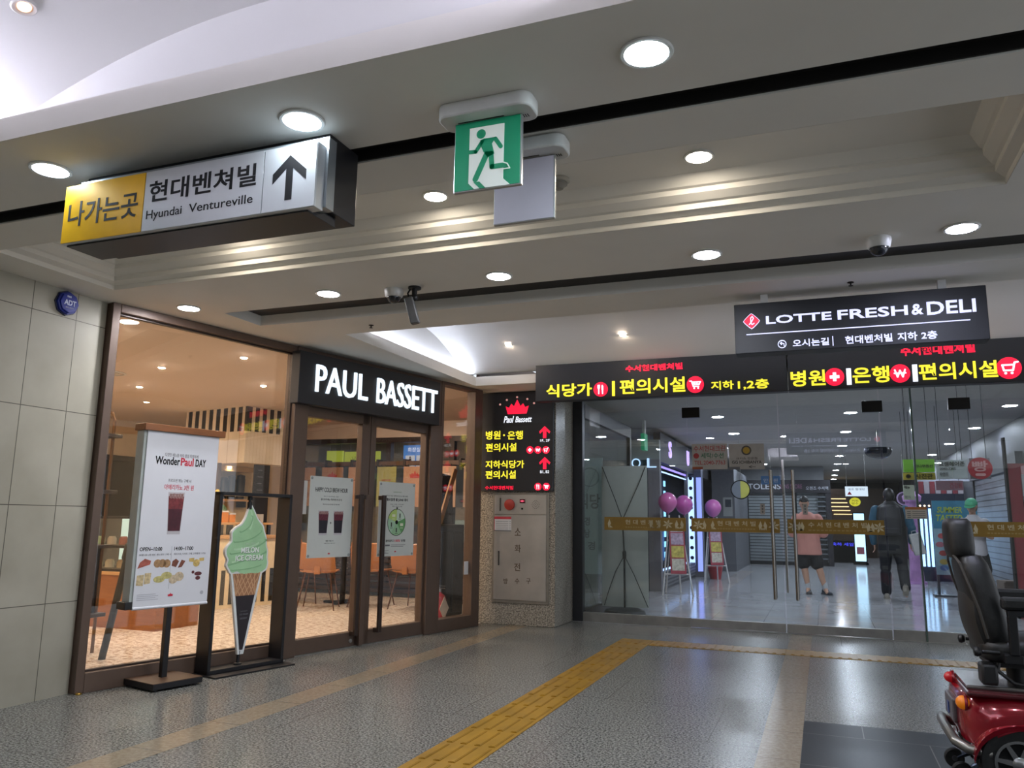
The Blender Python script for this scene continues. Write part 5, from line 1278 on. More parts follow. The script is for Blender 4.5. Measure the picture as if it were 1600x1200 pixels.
# cross-frame banner, seen from behind
t = thing('cross_banner', 'back of a white cross-frame banner on a round black base behind the left pane', 'banner stand', (-2.33, 9.98, .005))
obj('base', lathe(nb(), [(.001, 0), (.25, 0), (.26, .02), (.24, .06), (.16, .085), (.001, .09)], n=36), M('base_dark', '#222222', .5), t)
cl = M('banner_back', '#c3c6c1', .6, var=.03)
bm = nb(); box(bm, -.30, .29, .05, .056, .09, 1.84); o = obj('banner_sheet', bm, cl, t, smooth=False)
bm = nb(); cyl(bm, (0, .0, .06), (0, .0, .72), .012); cyl(bm, (0, 0, .72), (-.02, .0, 1.16), .009); lathe(bm, [(.02, .68), (.024, .70), (.024, .76), (.015, .78)], (0, 0, 0)); obj('pole', bm, black_metal, t)
for nm, pts in (('lower_arm', [(0, 0, .72), (-.12, .02, .52), (-.22, .04, .26), (-.27, .05, .10)]), ('lower_arm', [(0, 0, .72), (.12, .02, .48), (.22, .04, .24), (.28, .05, .10)]),
                ('upper_arm', [(-.02, 0, 1.16), (-.12, .02, 1.42), (-.22, .035, 1.66), (-.29, .05, 1.83)]), ('upper_arm', [(-.02, 0, 1.16), (.08, .02, 1.38), (.19, .035, 1.62), (.27, .05, 1.83)])):
    bm = nb(); tube(bm, pts, .005, 6); obj(nm, bm, black_metal, t)
# left shop: fascia, corner post and lit window
t = thing('mall_shop', 'left mall shop front with grey fascia and blue lit display window', 'shop front', (-2.55, 13.6, 0))
obj('end_fascia', box(nb(), -1.4, 0, 0, .12, 2.20, 2.54), M('fascia_pale', '#8f9896', .5), t, smooth=False)
obj('fascia', box(nb(), -.12, 0, .12, 10.3, 2.17, 2.68), M('fascia_dark', '#34323a', .5), t, smooth=False)
obj('corner_post', box(nb(), -.2, 0, 0, .16, 0, 2.2), M('post_grey', '#77767c', .5), t, smooth=False)
obj('end_window', box(nb(), -1.4, -.2, .05, .08, .0, 2.2), M('teal_dark_glass', '#35474a', .12), t, smooth=False)
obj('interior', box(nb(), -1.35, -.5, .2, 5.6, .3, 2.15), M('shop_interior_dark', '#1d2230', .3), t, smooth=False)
obj('lower_panel', box(nb(), -.10, -.01, .16, 4.5, 0, .30), M('louvre_dark', '#3b3c41', .5), t, smooth=False)
bm = nb(); [box(bm, -.012, 0, .25, 3.9, .05+.06*k, .08+.06*k) for k in range(4)]; obj('louvres', bm, M('louvre_edge', '#6a6b70', .5), t, smooth=False)
obj('window_frame', box(nb(), -.06, 0, 3.0, 3.12, .3, 2.17), M('post_grey', '#77767c', .5), t, smooth=False)
bw_ = glow('blue_white_led', '#a9c4ff', 2.2); vi = glow('violet_led', '#9a84ff', 1.6)
bm = nb(); box(bm, -.05, -.02, .2, 3.0, 2.08, 2.11); obj('led_strip', bm, vi, t, smooth=False)
bm = nb(); box(bm, -.045, -.02, .2, 3.0, 2.00, 2.02); box(bm, -.045, -.02, .2, 3.0, .32, .35); obj('led_strip', bm, bw_, t, smooth=False)
for yy in (1.1, 2.5):
    bm = nb()
    for z in range(8): box(bm, -.40, -.38, yy, yy+.14, .45+z*.2, .56+z*.2)
    obj('led_column', bm, glow('teal_led', '#8fd0ff', 1.8), t, smooth=False)
obj('display_panel', box(nb(), -.46, -.45, .3, 2.8, .38, .95), glow('display_blue', '#2f5f9c', .5), t, smooth=False)
for s, yy in (('S', .9), ('U', 3.0), ('O', 5.0)):
    bm = text(nb(), s, 0, .26, 0, .3, 0, d=.02, off=.02); q = obj('fascia_letter', bm, glow('letter_violet', '#d0b4ff', 1.4), t, loc=(.0, yy, 2.3), smooth=False); q.rotation_euler = (0, 0, math.pi/2)
for s, x in (('O', -.32), ('L', -.05)):
    letters(t, glow('letter_blue', '#b9d8ff', 1.3), s, x-.16, x, 2.06, 2.22, -.01, d=.01)
# lit blue-white pillar with round studs
t = thing('lit_pillar', 'blue-white lit pillar with a column of round dark studs', 'pillar', (-2.58, 17.55, 0))
obj('core', box(nb(), -.18, .18, 0, .3, .12, 2.3), M('pillar_grey', '#6c7188', .4), t, smooth=False)
obj('light_panel', box(nb(), -.10, .02, -.012, 0, .25, 2.1), bw_, t, smooth=False); obj('light_panel', box(nb(), .08, .18, -.012, 0, .12, 2.1), glow('violet_white_led', '#8f9dff', 1.5), t, smooth=False)
bm = nb(); [lathe(bm, [(.04, 0), (.035, -.02), (.001, -.024)], (-.04, -.012, .4+.21*k), 14, 'y') for k in range(9)]; obj('studs', bm, M('stud_navy', '#1c2745', .4), t)
obj('plinth', box(nb(), -.2, .2, -.02, .32, 0, .12), M('post_grey', '#77767c', .5), t, smooth=False)
t = thing('wall_panel', 'grey wall end with dark fascia and poster between lit pillar and shutters', 'wall panel', (-2.2, 20, 0))
obj('panel', box(nb(), -.28, .25, 0, 3.7, 0, 2.45), M('panel_grey', '#686a70', .5), t, smooth=False); obj('poster', box(nb(), -.02, .2, -.01, 0, 1.3, 1.75), M('poster_pale', '#a5a8a6', .6), t, smooth=False); obj('poster_picture', box(nb(), .03, .17, -.013, -.01, 1.52, 1.7), M('picture_dark', '#3f4650', .5), t, smooth=False)
# easels with leaflets and balloons
def easel(x, y, rz, lab, flip=1):
    t = thing('flower_easel', lab, 'easel', (x, y, .002), rz, 'white easels with leaflet boards')
    wm = M('easel_white', '#c9c6c4', .5)
    for p, q in (((-.24, -.1, 0), (-.08, .12, 1.25)), ((.24, -.1, 0), (.08, .12, 1.25)), ((-.10, .42, 0), (-.04, .12, 1.2)), ((.14, .42, 0), (.04, .12, 1.2))):
        bm = nb(); cyl(bm, p, q, .014, n=8); obj('leg', bm, wm, t)
    bm = nb(); cyl(bm, (-.2, -.05, .32), (.2, -.05, .32), .012, n=8); cyl(bm, (-.13, .06, .85), (.13, .06, .85), .012, n=8); obj('crossbar', bm, wm, t)
    bd = obj('board', box(nb(), -.125, .125, -.006, .006, 0, .88), M('leaflet_red', '#a8404e', .5), t, loc=(.02, -.08, .33), smooth=False); bd.rotation_euler = (-.17, 0, 0)
    for k, c in enumerate(('#c9c0b0', '#c7b65a', '#b8a0b4', '#d0ccd0')):
        obj('leaflet', box(nb(), -.10, .10, -.009, -.006, .05+k*.205, .235+k*.205), M('leaflet'+c, c, .5, var=.35, scale=22), bd, smooth=False)
    return t
easel(-2.22, 13.15, .35, 'white easel with leaflet board and balloons in front of the blue lit window')
easel(-1.98, 16.2, .35, 'white easel with leaflet board and balloon beyond the lit pillar, farther of the two')
def balloon(x, y, z, r, c, lab):
    t = thing('balloon', lab, 'balloon', (x, y, z), 0, 'pink balloons tied to the easels')
    def f(p): k = 1-.18*max(0, -p.z); return Vector((p.x*k, p.y*k, p.z*1.08))
    obj('skin', ball(nb(), (0, 0, 0), r, 20, 14, f), M('balloon'+c, c, .3, coat=.3), t); obj('knot', cyl(nb(), (0, 0, -r*1.07), (0, 0, -r*1.2), .008, .018), MATS['balloon'+c], t)
    bm = nb(); tube(bm, [(0, 0, -r*1.15), (.02, .03, -r*1.15-.1), (0, .05, -r*1.15-.2)], .003, 5); obj('string', bm, paper, t)
balloon(-2.36, 13.25, 1.46, .155, '#d06aa8', 'pink balloon on the nearer easel, left of the pair')
balloon(-2.15, 13.6, 1.43, .15, '#cc62b0', 'pink balloon on the nearer easel, right of the pair')
balloon(-1.97, 16.0, 1.42, .16, '#cf6fb4', 'pink balloon on the farther easel')
t = thing('red_bucket', 'red container on the floor behind the farther easel', 'bucket', (-2.1, 17.15, .002)); obj('body', lathe(nb(), [(.001, 0), (.11, 0), (.15, .24), (.13, .24), (.10, .02)]), M('bucket_red', '#a53038', .4), t); obj('rim', lathe(nb(), [(.15, .235), (.16, .245), (.15, .255), (.14, .245)], cap=False), MATS['bucket_red'], t)
# far shop with rolling shutters
t = thing('shutter_shop', 'far shop closed by grey rolling shutters under a dark lettered fascia', 'shop front', (-1.1, 24, 0))
sm = tiles('shutter_slats', '#8f979c', '#3c4146', (3, .085), (0, 0), (0, 2), .35, var=.03, mortar=.012)
obj('left_shutter', box(nb(), -.85, .42, 0, .05, .1, 2.0), sm, t, smooth=False); obj('right_shutter', box(nb(), .46, 1.22, 0, .05, .1, 2.0), sm, t, smooth=False)
obj('grille_shutter', box(nb(), 1.02, 1.20, -.06, -.02, .1, 1.98), M('grille_black', '#1c1e22', .4), t, smooth=False)
bm = nb(); [box(bm, .99, 1.22, -.09, -.06, .18+k*.13, .215+k*.13) for k in range(14)]; obj('grille_bars', bm, M('grille_bar', '#6d7378', .4, .5), t, smooth=False)
obj('fascia', box(nb(), -1.0, 1.36, -.12, .1, 2.0, 2.36), M('fascia_black', '#26242a', .45), t, smooth=False); obj('side_post', box(nb(), 1.22, 1.36, -.1, .1, 0, 2.0), MATS['fascia_black'], t, smooth=False)
letters(t, M('fascia_white', '#b9bcc4', .5), 'TOLENS', -.85, .05, 2.1, 2.26, -.12, d=.01, off=.015); letters(t, M('fascia_mauve', '#8a5f78', .5), 'LENS STORE', .05, .62, 2.12, 2.24, -.12, d=.01); letters(t, MATS['fascia_white'], '오렌즈 수서역', .72, 1.3, 2.08, 2.18, -.12, d=.01, off=.01)
obj('bottom_bar', box(nb(), -.85, 1.22, -.02, .06, 0, .1), MATS['grille_black'], t, smooth=False)
struct('wall_mall_far', box(nb(), -4.0, .1, 24.25, 24.35, 0, 2.75), wall_g, smooth=False)
t = thing('round_sign', 'round hanging sign, left half grey and right half yellow', 'hanging sign', (-1.44, 16, 1.60))
obj('rim', prism(nb(), circle(0, .18, .185, 36), 0, .05), ink, t, smooth=False)
bm = nb(); prism(bm, [(.165*math.cos(a), .18+.165*math.sin(a)) for a in [math.pi/2+math.pi*k/16 for k in range(17)]], -.004, 0); obj('grey_half', bm, M('disc_grey', '#6f757d', .5), t, smooth=False)
bm = nb(); prism(bm, [(.165*math.cos(a), .18+.165*math.sin(a)) for a in [-math.pi/2+math.pi*k/16 for k in range(17)]], -.004, 0); obj('yellow_half', bm, M('disc_yellow', '#b9b552', .5), t, smooth=False)
bm = nb(); cyl(bm, (0, .025, .36), (0, .025, ZM-1.60), .006); obj('hanger', bm, steel, t)
t = thing('blue_tag', 'small blue hanging sign right of the round grey and yellow sign', 'hanging sign', (-1.1, 20, 2.06)); obj('panel', box(nb(), -.22, .22, 0, .03, 0, .2), M('tag_blue', '#3f6f9c', .5), t, smooth=False); bm = nb(); cyl(bm, (0, .015, .2), (0, .015, ZM-2.06), .006); obj('hanger', bm, steel, t); letters(t, paper, '안경원', -.16, .16, .05, .14, 0, d=.002)
# passage to the right of the shutters
t = thing('lit_poster', 'bright blue-white lit poster standing in the far passage', 'lit poster', (1.0, 25.5, .0)); obj('frame', box(nb(), -.17, .17, 0, .1, .05, 1.5), ink, t, smooth=False); obj('light_face', box(nb(), -.14, .14, -.006, 0, .1, 1.46), glow('poster_blue', '#b9e0ff', 2.0), t, smooth=False); obj('base', box(nb(), -.2, .2, -.05, .15, 0, .05), ink, t, smooth=False)
bm = nb(); box(bm, -.1, .1, -.009, -.006, .3, .5); obj('poster_print', bm, M('print_rose', '#b96a7a', .5), t, smooth=False)
t = thing('light_box', 'small white lit notice box hanging before the far passage', 'hanging sign', (.77, 20, 1.78)); obj('box', box(nb(), -.245, .245, 0, .06, 0, .235), ink, t, smooth=False); obj('lit_face', box(nb(), -.24, .24, -.006, 0, .005, .23), glow('lightbox_white', '#dbe6f5', 1.1), t, smooth=False)
letters(t, grey_ink, '셀프 빨래방', -.18, .18, .14, .19, -.006, d=.002); bm = nb(); prism(bm, [(-.2, .04), (-.1, .04), (-.15, .12)], -.008, -.006); obj('print', bm, red_ink, t, smooth=False); [obj('hanger', cyl(nb(), (k*.2, .03, .235), (k*.2, .03, ZM-1.78), .005), steel, t) for k in (-1, 1)]
t = thing('yellow_sign', 'yellow rounded lit sign under the white notice box', 'hanging sign', (.73, 20.1, 1.56)); obj('lit_body', prism(nb(), circle(0, .1, .12, 24, .1), 0, .05), glow('yellow_lit', '#d8cf2e', .9), t, smooth=False); letters(t, ink, '커피', -.07, .07, .1, .15, 0, d=.002); letters(t, ink, '빙수', -.07, .07, .04, .09, 0, d=.002)
t = thing('purple_sign', 'round purple sign with pale rim hanging over the pink column', 'hanging sign', (1.66, 19, 1.58)); obj('rim', prism(nb(), circle(0, .13, .145, 30), 0, .05), M('rim_lilac', '#a58fb5', .5), t, smooth=False); obj('disc', prism(nb(), circle(0, .13, .12, 30), -.004, 0), M('disc_purple', '#3f2748', .5), t, smooth=False); bm = nb(); cyl(bm, (0, .025, .27), (0, .025, ZM-1.58), .006); obj('hanger', bm, steel, t)
t = thing('blue_led_sign', 'low blue LED ticker sign in the far passage', 'LED sign', (.55, 26.5, .46)); obj('housing', box(nb(), -.35, .35, 0, .3, -.46, .2), ink, t, smooth=False); letters(t, glow('led_blue', '#4a4dff', 1.6), '축하 세일', -.3, .3, .04, .14, 0, d=.004)
t = thing('far_cafe', 'dim brown shop interior at the end of the far passage', 'shop front', (1.0, 30, 0)); obj('back', box(nb(), -1.0, 1.2, 1, 1.1, 0, 2.4), M('far_brown', '#4a3a30', .5), t, smooth=False)
bm = nb()
for k in range(5): box(bm, -.8+.05*k, -.2+.05*k, .2*k, .2*k+.06, 2.0-.13*k, 2.03-.13*k)
obj('lamp_bars', bm, glow('warm_bar', '#ffd9a0', 1.6), t, smooth=False)
t = thing('pink_column', 'translucent pink and purple wrapped column left of the lit shop strips', 'column', (1.71, 18, 0)); obj('shaft', lathe(nb(), [(.14, .05), (.12, .3), (.12, 1.5), (.13, 1.65)]), M('pink_wrap', '#b184b8', .3, var=.25, scale=6), t); obj('cap', lathe(nb(), [(.16, 1.62), (.18, 1.72), (.08, 1.82), (.001, 1.82)]), M('pink_cap', '#b98ac4', .4), t); obj('base', lathe(nb(), [(.18, 0), (.18, .05), (.001, .05)]), M('pink_cap', '#b98ac4', .4), t)
t = thing('lit_shop_window', 'shop window with vertical blue-white light strips on the right of the corridor', 'shop front', (1.93, 19, 0)); obj('frame', box(nb(), -.02, 1.2, .06, .3, 0, 2.0), M('window_navy', '#20283c', .4), t, smooth=False)
for k in range(5): obj('light_strip', box(nb(), .01+k*.085, .055+k*.085, .0, .06, .3, 1.5), glow('strip_blue', '#a9d2ff', 2.4), t, smooth=False)
bm = nb(); [prism(bm, circle(.03+.085*k, 1.56, .02, 10), .03, .06) for k in range(5)]; obj('bulbs', bm, glow('strip_bulb', '#ffe2c0', 2.5), t, smooth=False)
# right side: hanging signs, banner, shutter and red frame
def right_sign(nm, label, a, b, y, mat, lines, cat='hanging sign', grp=None, d=.04):
    p, q = on_y(*a, y), on_y(*b, y); t = thing(nm, label, cat, ((p.x+q.x)/2, y, q.z), 0, grp); W_, H_ = q.x-p.x, p.z-q.z
    obj('panel', box(nb(), -W_/2, W_/2, 0, d, 0, H_), mat, t, smooth=False)
    for s, mt, u0, u1, v0, v1 in lines: letters(t, mt, s, -W_/2+u0*W_, -W_/2+u1*W_, v0*H_, v1*H_, 0, d=.003, off=.012)
    [obj('hanger', cyl(nb(), (k*W_*.35, d/2, H_), (k*W_*.35, d/2, ZM-q.z), .003, n=8), black_metal, t) for k in (-1, 1)]; return t
GS = 'shop signs hanging inside the right entrance pane'
right_sign('hanging_shop_sign', 'green hanging shop sign over the yellow photo studio sign', (1411, 718), (1461, 737.5), 9.9, M('sign_green', '#6fae2e', .4, emit=.12), [('하나부동산', ink, .36, .95, .35, .6)], grp=GS)
right_sign('hanging_shop_sign', 'yellow hanging photo studio sign with camera symbol', (1411, 739), (1462, 749.5), 9.97, M('sign_mustard', '#b3a13a', .4, emit=.08), [('사진관', ink, .38, .92, .15, .85), ('◉', ink, .08, .24, .2, .8)], grp=GS)
right_sign('hanging_shop_sign', 'white hanging hair salon sign with phone number', (1462.5, 719), (1513, 747.5), 9.9, M('sign_white', '#aeb6ba', .4, emit=.08), [('요셀헤어존', ink, .08, .92, .66, .92), ('2040-7205', grey_ink, .1, .62, .46, .6), ('자연미', grey_ink, .08, .36, .12, .34)], grp=GS)
t = right_sign('bakery_sign', 'square sign with a red disc and one white syllable', (1514, 716), (1549, 748), 9.9, M('sign_grey', '#77757b', .5), [])
bm = nb(); p = on_y(1531.5, 731.5, 9.9); q = on_y(1531.5, 748, 9.9); zc_ = p.z-q.z; prism(bm, circle(0, zc_, .118, 30), -.004, 0); ds = obj('red_disc', bm, M('disc_red', '#a52c38', .4, emit=.05), t, smooth=False); letters(ds, M('disc_pink', '#d6a3a3', .5), '빵', -.075, .075, zc_-.035, zc_+.08, -.004, d=.002, off=.02); bm = nb(); stroke(bm, [(-.035, zc_-.07), (.035, zc_-.07)], .03, -.006, -.004); obj('pill_mark', bm, MATS['disc_pink'], ds, smooth=False)
right_sign('price_card', 'white and yellow price list hanging left of the glass joint', (1411, 758), (1430, 781), 12.5, M('card_pale', '#a7ad98', .5), [('분식', grey_ink, .1, .6, .1, .3), ('메뉴', ink, .1, .6, .75, .95)])
right_sign('hanging_shop_sign', 'faint pink shop sign hanging behind the white hair salon sign', (1462, 751), (1506, 766), 12, M('sign_rose', '#8a6670', .5), [('건강원', M('rose_red', '#9c3f4c', .5), .5, .95, .2, .8)], grp='')
t = thing('drinks_banner', 'blue summer drinks banner with fruit pictures behind the scooter headrest', 'banner', (1.97, 15.1, 0)); obj('sheet', box(nb(), -.24, .42, 0, .02, .35, 1.56), M('banner_ice_blue', '#8fb0bd', .5), t, smooth=False); obj('top_print', box(nb(), -.24, .42, -.002, 0, 1.1, 1.56), M('banner_blue', '#2f7f9c', .5, var=.2, scale=5), t, smooth=False)
letters(t, M('banner_lime', '#a9bc35', .5), 'SUMMER', -.17, .2, 1.36, 1.46, -.002, d=.002, off=.02, shear=.2); letters(t, MATS['banner_lime'], 'TASTED', -.19, .2, 1.22, 1.33, -.002, d=.002, off=.02, shear=.2)
for k, (x, z, c) in enumerate(((-.12, .98, '#b0484c'), (-.16, .84, '#a86070'), (-.12, .70, '#a03c3c'), (-.12, .56, '#b8a050'), (-.12, .46, '#4a78ac'), (.1, .9, '#b0484c'), (.15, .7, '#c08a4c'))): obj('fruit_picture', prism(nb(), circle(x, z, .065, 16, .045), -.003, 0), M('fruit'+c, c, .5), t, smooth=False)
bm = nb(); box(bm, -.24, -.2, 0, .03, 0, .35); box(bm, .36, .4, 0, .03, 0, .35); box(bm, -.3, .46, -.12, .16, 0, .03); obj('stand', bm, M('stand_grey', '#55585e', .4), t, smooth=False)
struct('wall_mall_right_shops', box(nb(), 2.80, 2.95, 12.1, 34, 0, 2.75), M('right_shop_wall', '#55565c', .5), smooth=False)
t = thing('rolling_shutter', 'grey rolling shutter on the right shop behind the person in the green cap', 'shutter', (2.80, 14.6, 0), -math.pi/2)
obj('slats', box(nb(), -3.0, .9, -.03, 0, .06, 2.0), tiles('shutter_slats_side', '#98a2ad', '#4b5259', (6, .10), (0, 0), (1, 2), .35, var=.02, mortar=.01), t, smooth=False); obj('head_box', box(nb(), -3.0, 1.0, -.10, 0, 2.0, 2.25), M('shutter_box', '#2d2f34', .4), t, smooth=False)
bm = nb(); box(bm, -3.0, -2.92, -.06, 0, 0, 2.0); box(bm, .9, 1.0, -.06, 0, 0, 2.0); obj('guide_rail', bm, MATS['shutter_box'], t, smooth=False); bm = nb(); box(bm, -3.0, .9, -.04, .0, 0, .06); obj('bottom_bar', bm, MATS['shutter_box'], t, smooth=False)
t = thing('awning_strip', 'red and white striped valance on the right shops', 'awning', (2.55, 18, 1.78), 0); 
for k in range(8): obj('stripe', box(nb(), -.7+k*.1, -.61+k*.1, 0, .02, 0, .24), M('awn%d' % (k % 2), ('#7c2f38', '#a39ba0')[k % 2], .5), t, smooth=False)
obj('rail', box(nb(), -.72, .25, 0, .05, .24, .28), M('rail_white', '#a9acb8', .4), t, smooth=False)
t = thing('red_signpost', 'tall red framed sign with a round white sign at the right edge of the glass', 'frame', (2.36, 12.0, 0))
obj('post', box(nb(), -.075, .07, 0, .1, 0, 1.96), M('frame_red', '#8e2230', .4), t, smooth=False); obj('top_beam', box(nb(), .07, 1.2, 0, .1, 1.82, 1.96), MATS['frame_red'], t, smooth=False); obj('panel', box(nb(), .07, 1.2, .04, .06, .1, 1.82), M('frame_panel', '#6f7078', .3), t, smooth=False)
bm = nb(); prism(bm, circle(.27, 1.45, .21, 36), .025, .04); rg = obj('ring', bm, ink, t, smooth=False); obj('white_disc', prism(nb(), circle(.27, 1.45, .18, 36), .02, .025), M('disc_white', '#9a9aa0', .5), rg, smooth=False)
bm = nb(); box(bm, -.10, -.075, -.02, .1, 0, 2.3); obj('dark_jamb', bm, ink, t, smooth=False)
t = thing('paper_box', 'brown cardboard box on the floor left of the red frame', 'box', (2.40, 12.9, .002), .2); obj('carton', box(nb(), -.16, .16, -.12, .12, 0, .42), M('cardboard', '#6a5d54', .7), t, .004, smooth=False); obj('flap', box(nb(), -.16, .16, -.17, -.12, .40, .42), MATS['cardboard'], t, smooth=False)
# overhead items
t = thing('exit_lamp', 'narrow green lit exit lamp seen edge-on above the left shop fascia', 'exit sign', (-2.6, 12.6, 2.27)); obj('lamp_body', box(nb(), -.03, .03, -.12, .12, 0, .26), glow('exit_green_lit', '#2fa878', .3), t, smooth=False); obj('mount', box(nb(), -.02, .02, -.05, .05, .26, .48), white_plastic, t, smooth=False)
t = thing('dome_mirror', 'dark convex dome mirror on the mall ceiling above the walking person', 'mirror', (.95, 14.9, ZM)); obj('dome', ball(nb(), (0, 0, -.35), (.22, .22, .15), 24, 10, lambda p: Vector((p.x, p.y, min(p.z, .3)))), M('dome_grey', '#3b3d42', .15, .4), t); bm = nb(); cyl(bm, (0, 0, 0), (0, 0, -.32), .012); obj('rod', bm, steel, t)
# ================================================================== MOBILITY SCOOTER (facing right, rear wheels towards the viewer's right edge)
sc = thing('mobility_scooter', 'red mobility scooter with black high-backed seat parked at the right edge', 'mobility scooter', (.735, 4.40, 0))
red_p = M('scooter_red', '#8c0f20', .18, .35, var=.05, coat=.8, scale=3)
leather = M('black_leather', '#121213', .5, var=.15, scale=40, bump=.15)
rubber = M('tyre_rubber', '#151515', .75, var=.2, scale=60)
grey_pl = M('scooter_grey', '#3a3a3d', .4)
def wheel(cx, cy, r, w_, side, parent, nm='rear_wheel'):
    tyre = lathe(nb(), [(r*.62, -w_*.42), (r*.80, -w_*.5), (r*.93, -w_*.48), (r*.985, -w_*.36), (r, -w_*.15), (r, w_*.15), (r*.985, w_*.36), (r*.93, w_*.48), (r*.80, w_*.5), (r*.62, w_*.42)], (cx, cy, r), 48, 'y', cap=False)
    t_ = obj(nm, tyre, rubber, parent)
    bm = nb()
    for k in range(26):
        a = 2*math.pi*k/26
        for s, ph in ((-1, 0), (1, .12)):
            b = a+ph; c_, s_ = math.cos(b), math.sin(b)
            vs = []
            for rr in (r*.985, r*1.012):
                for yy in (s*.06*w_, s*.46*w_):
                    for da in (-.055, .055):
                        q = b+da; vs.append(bm.verts.new((cx+rr*math.cos(q), cy+yy, r+rr*math.sin(q))))
            for f in ((0, 1, 3, 2), (4, 6, 7, 5), (0, 4, 5, 1), (2, 3, 7, 6), (0, 2, 6, 4), (1, 5, 7, 3)): bm.faces.new([vs[i] for i in f])
    obj('tread', bm, rubber, t_, smooth=False)
    al = M('alloy', '#b9babc', .22, .9)
    obj('rim', lathe(nb(), [(r*.63, side*w_*.42), (r*.63, side*w_*.50), (r*.56, side*w_*.50), (r*.52, side*w_*.30), (r*.50, -side*w_*.3), (r*.60, -side*w_*.4)], (cx, cy, r), 40, 'y', cap=False), al, t_)
    bm = nb(); lathe(bm, [(r*.53, side*w_*.22), (r*.53, side*w_*.26), (.001, side*w_*.26)], (cx, cy, r), 32, 'y'); obj('rim_face', bm, M('rim_black', '#1b1b1d', .35, .5), t_)
    bm = nb()
    for k in range(7):
        a = 2*math.pi*k/7+.3; q = lambda rr, o: (cx+rr*math.cos(a)-o*math.sin(a), r+rr*math.sin(a)+o*math.cos(a))
        y0, y1 = sorted((cy+side*w_*.26, cy+side*w_*.40)); prism(bm, [q(r*.16, -.011), q(r*.54, -.008), q(r*.54, .008), q(r*.16, .011)], y0, y1)
    obj('spokes', bm, al, t_, smooth=False)
    bm = nb(); lathe(bm, [(r*.2, side*w_*.25), (r*.2, side*w_*.42), (r*.12, side*w_*.5), (.001, side*w_*.5)], (cx, cy, r), 24, 'y'); obj('hub_cap', bm, al, t_)
    return t_
wheel(0, -.245, .155, .10, -1, sc); wheel(0, .245, .155, .10, 1, sc)
wheel(.93, -.19, .135, .09, -1, sc, 'front_wheel'); wheel(.93, .19, .135, .09, 1, sc, 'front_wheel')
# rear body shell: cross-sections along x, arched over the wheels
def shell():
    bm = nb(); rows = []
    for x, hw_, zl, zt in ((-.205, .15, .26, .36), (-.20, .20, .235, .40), (-.17, .255, .225, .425), (-.12, .285, .24, .432), (-.06, .30, .285, .436), (.02, .30, .315, .438), (.10, .30, .31, .438), (.17, .295, .255, .435), (.23, .27, .19, .425), (.27, .22, .16, .40)):
        row = []
        for k in range(17):
            u = -1+2*k/16; a = abs(u)
            y = hw_*max(-1, min(1, u*1.18)); 
            z = zt if a < .62 else (zt-(zt-zl)*((a-.62)/.38)**1.6)
            if a > .85: y = hw_*(1 if u > 0 else -1)*(1.0)
            row.append(bm.verts.new((x, y, z - .012*(u*u))))
        rows.append(row)
    for a, b in zip(rows, rows[1:]):
        for k in range(16): bm.faces.new((a[k], a[k+1], b[k+1], b[k]))
    bm.faces.new(rows[0]); bm.faces.new(rows[-1][::-1])
    return bm
body = obj('rear_body', shell(), red_p, sc); m_ = body.modifiers.new('sub', 'SUBSURF'); m_.levels = 1; m_.render_levels = 2
for s in (-1, 1):
    bm = nb(); rows = []
    for k in range(19):
        a = math.radians(8+164*k/18); rr = .175
        x, z = .02+rr*1.12*math.cos(a), .150+rr*math.sin(a)
        rows.append([bm.verts.new(p) for p in ((x, s*.20, z+.01), (x, s*.285, z+.006), (x*1.01, s*.305, z-.008), (x*.99, s*.300, z-.03), (x*.96, s*.27, z-.02), (x*.96, s*.20, z-.016))])
    for a_, b_ in zip(rows, rows[1:]):
        for k in range(6): bm.faces.new((a_[k], a_[(k+1) % 6], b_[(k+1) % 6], b_[k]))
    bm.faces.new(rows[0]); bm.faces.new(rows[-1][::-1])
    obj('wheel_arch', bm, red_p, sc)
obj('top_deck', box(nb(), -.17, .25, -.21, .21, .436, .452), M('deck_grey_silver', '#77716f', .25, .6), sc, .006, smooth=False)
obj('deck_trim', box(nb(), -.18, .25, -.275, .275, .415, .437), M('trim_maroon', '#4a0b14', .25, coat=.5), sc, .008, smooth=False)
obj('rear_panel', box(nb(), -.222, -.20, -.12, .12, .27, .37), M('plate_grey', '#5a5558', .35), sc, .006, smooth=False)
bm = nb(); box(bm, -.226, -.222, -.02, .02, .29, .34); obj('emblem_mark', bm, M('emblem_blue', '#1f3d86', .3), sc, smooth=False)
for y in (-.20,):
    lp = obj('turn_signal', ball(nb(), (-.188, y, .375), (.030, .034, .030), 18, 12), M('amber_lens', '#d6760f', .15, emit=.25, coat=.5), sc)
    obj('lens_rim', lathe(nb(), [(.034, 0), (.036, .01), (.03, .014)], (-.185, y, .375), 20, 'x', cap=False), red_p, lp)
for y in (.13,):
    lp = obj('tail_light', ball(nb(), (-.19, y, .428), (.030, .032, .026), 18, 12), M('red_lens', '#b31a22', .15, emit=.15, coat=.5), sc)
    obj('lens_rim', lathe(nb(), [(.033, 0), (.035, .01), (.03, .014)], (-.187, y, .428), 20, 'x', cap=False), red_p, lp)
bm = nb(); tube(bm, [(-.10, -.275, .185), (-.19, -.262, .195), (-.232, -.22, .215), (-.245, -.10, .235), (-.245, .10, .235), (-.232, .22, .225), (-.19, .262, .2), (-.10, .275, .19)], .021, 14)
obj('rear_bumper', bm, M('bumper_silver', '#8f8d88', .3, .8), sc)
bm = nb(); lathe(bm, [(.0165, 0), (.0165, -.003), (.001, -.003)], (-.10, -.275, .185), 14, 'x'); box(bm, -.1, -.09, -.29, -.26, .17, .2); obj('bumper_end', bm, black_plastic, sc)
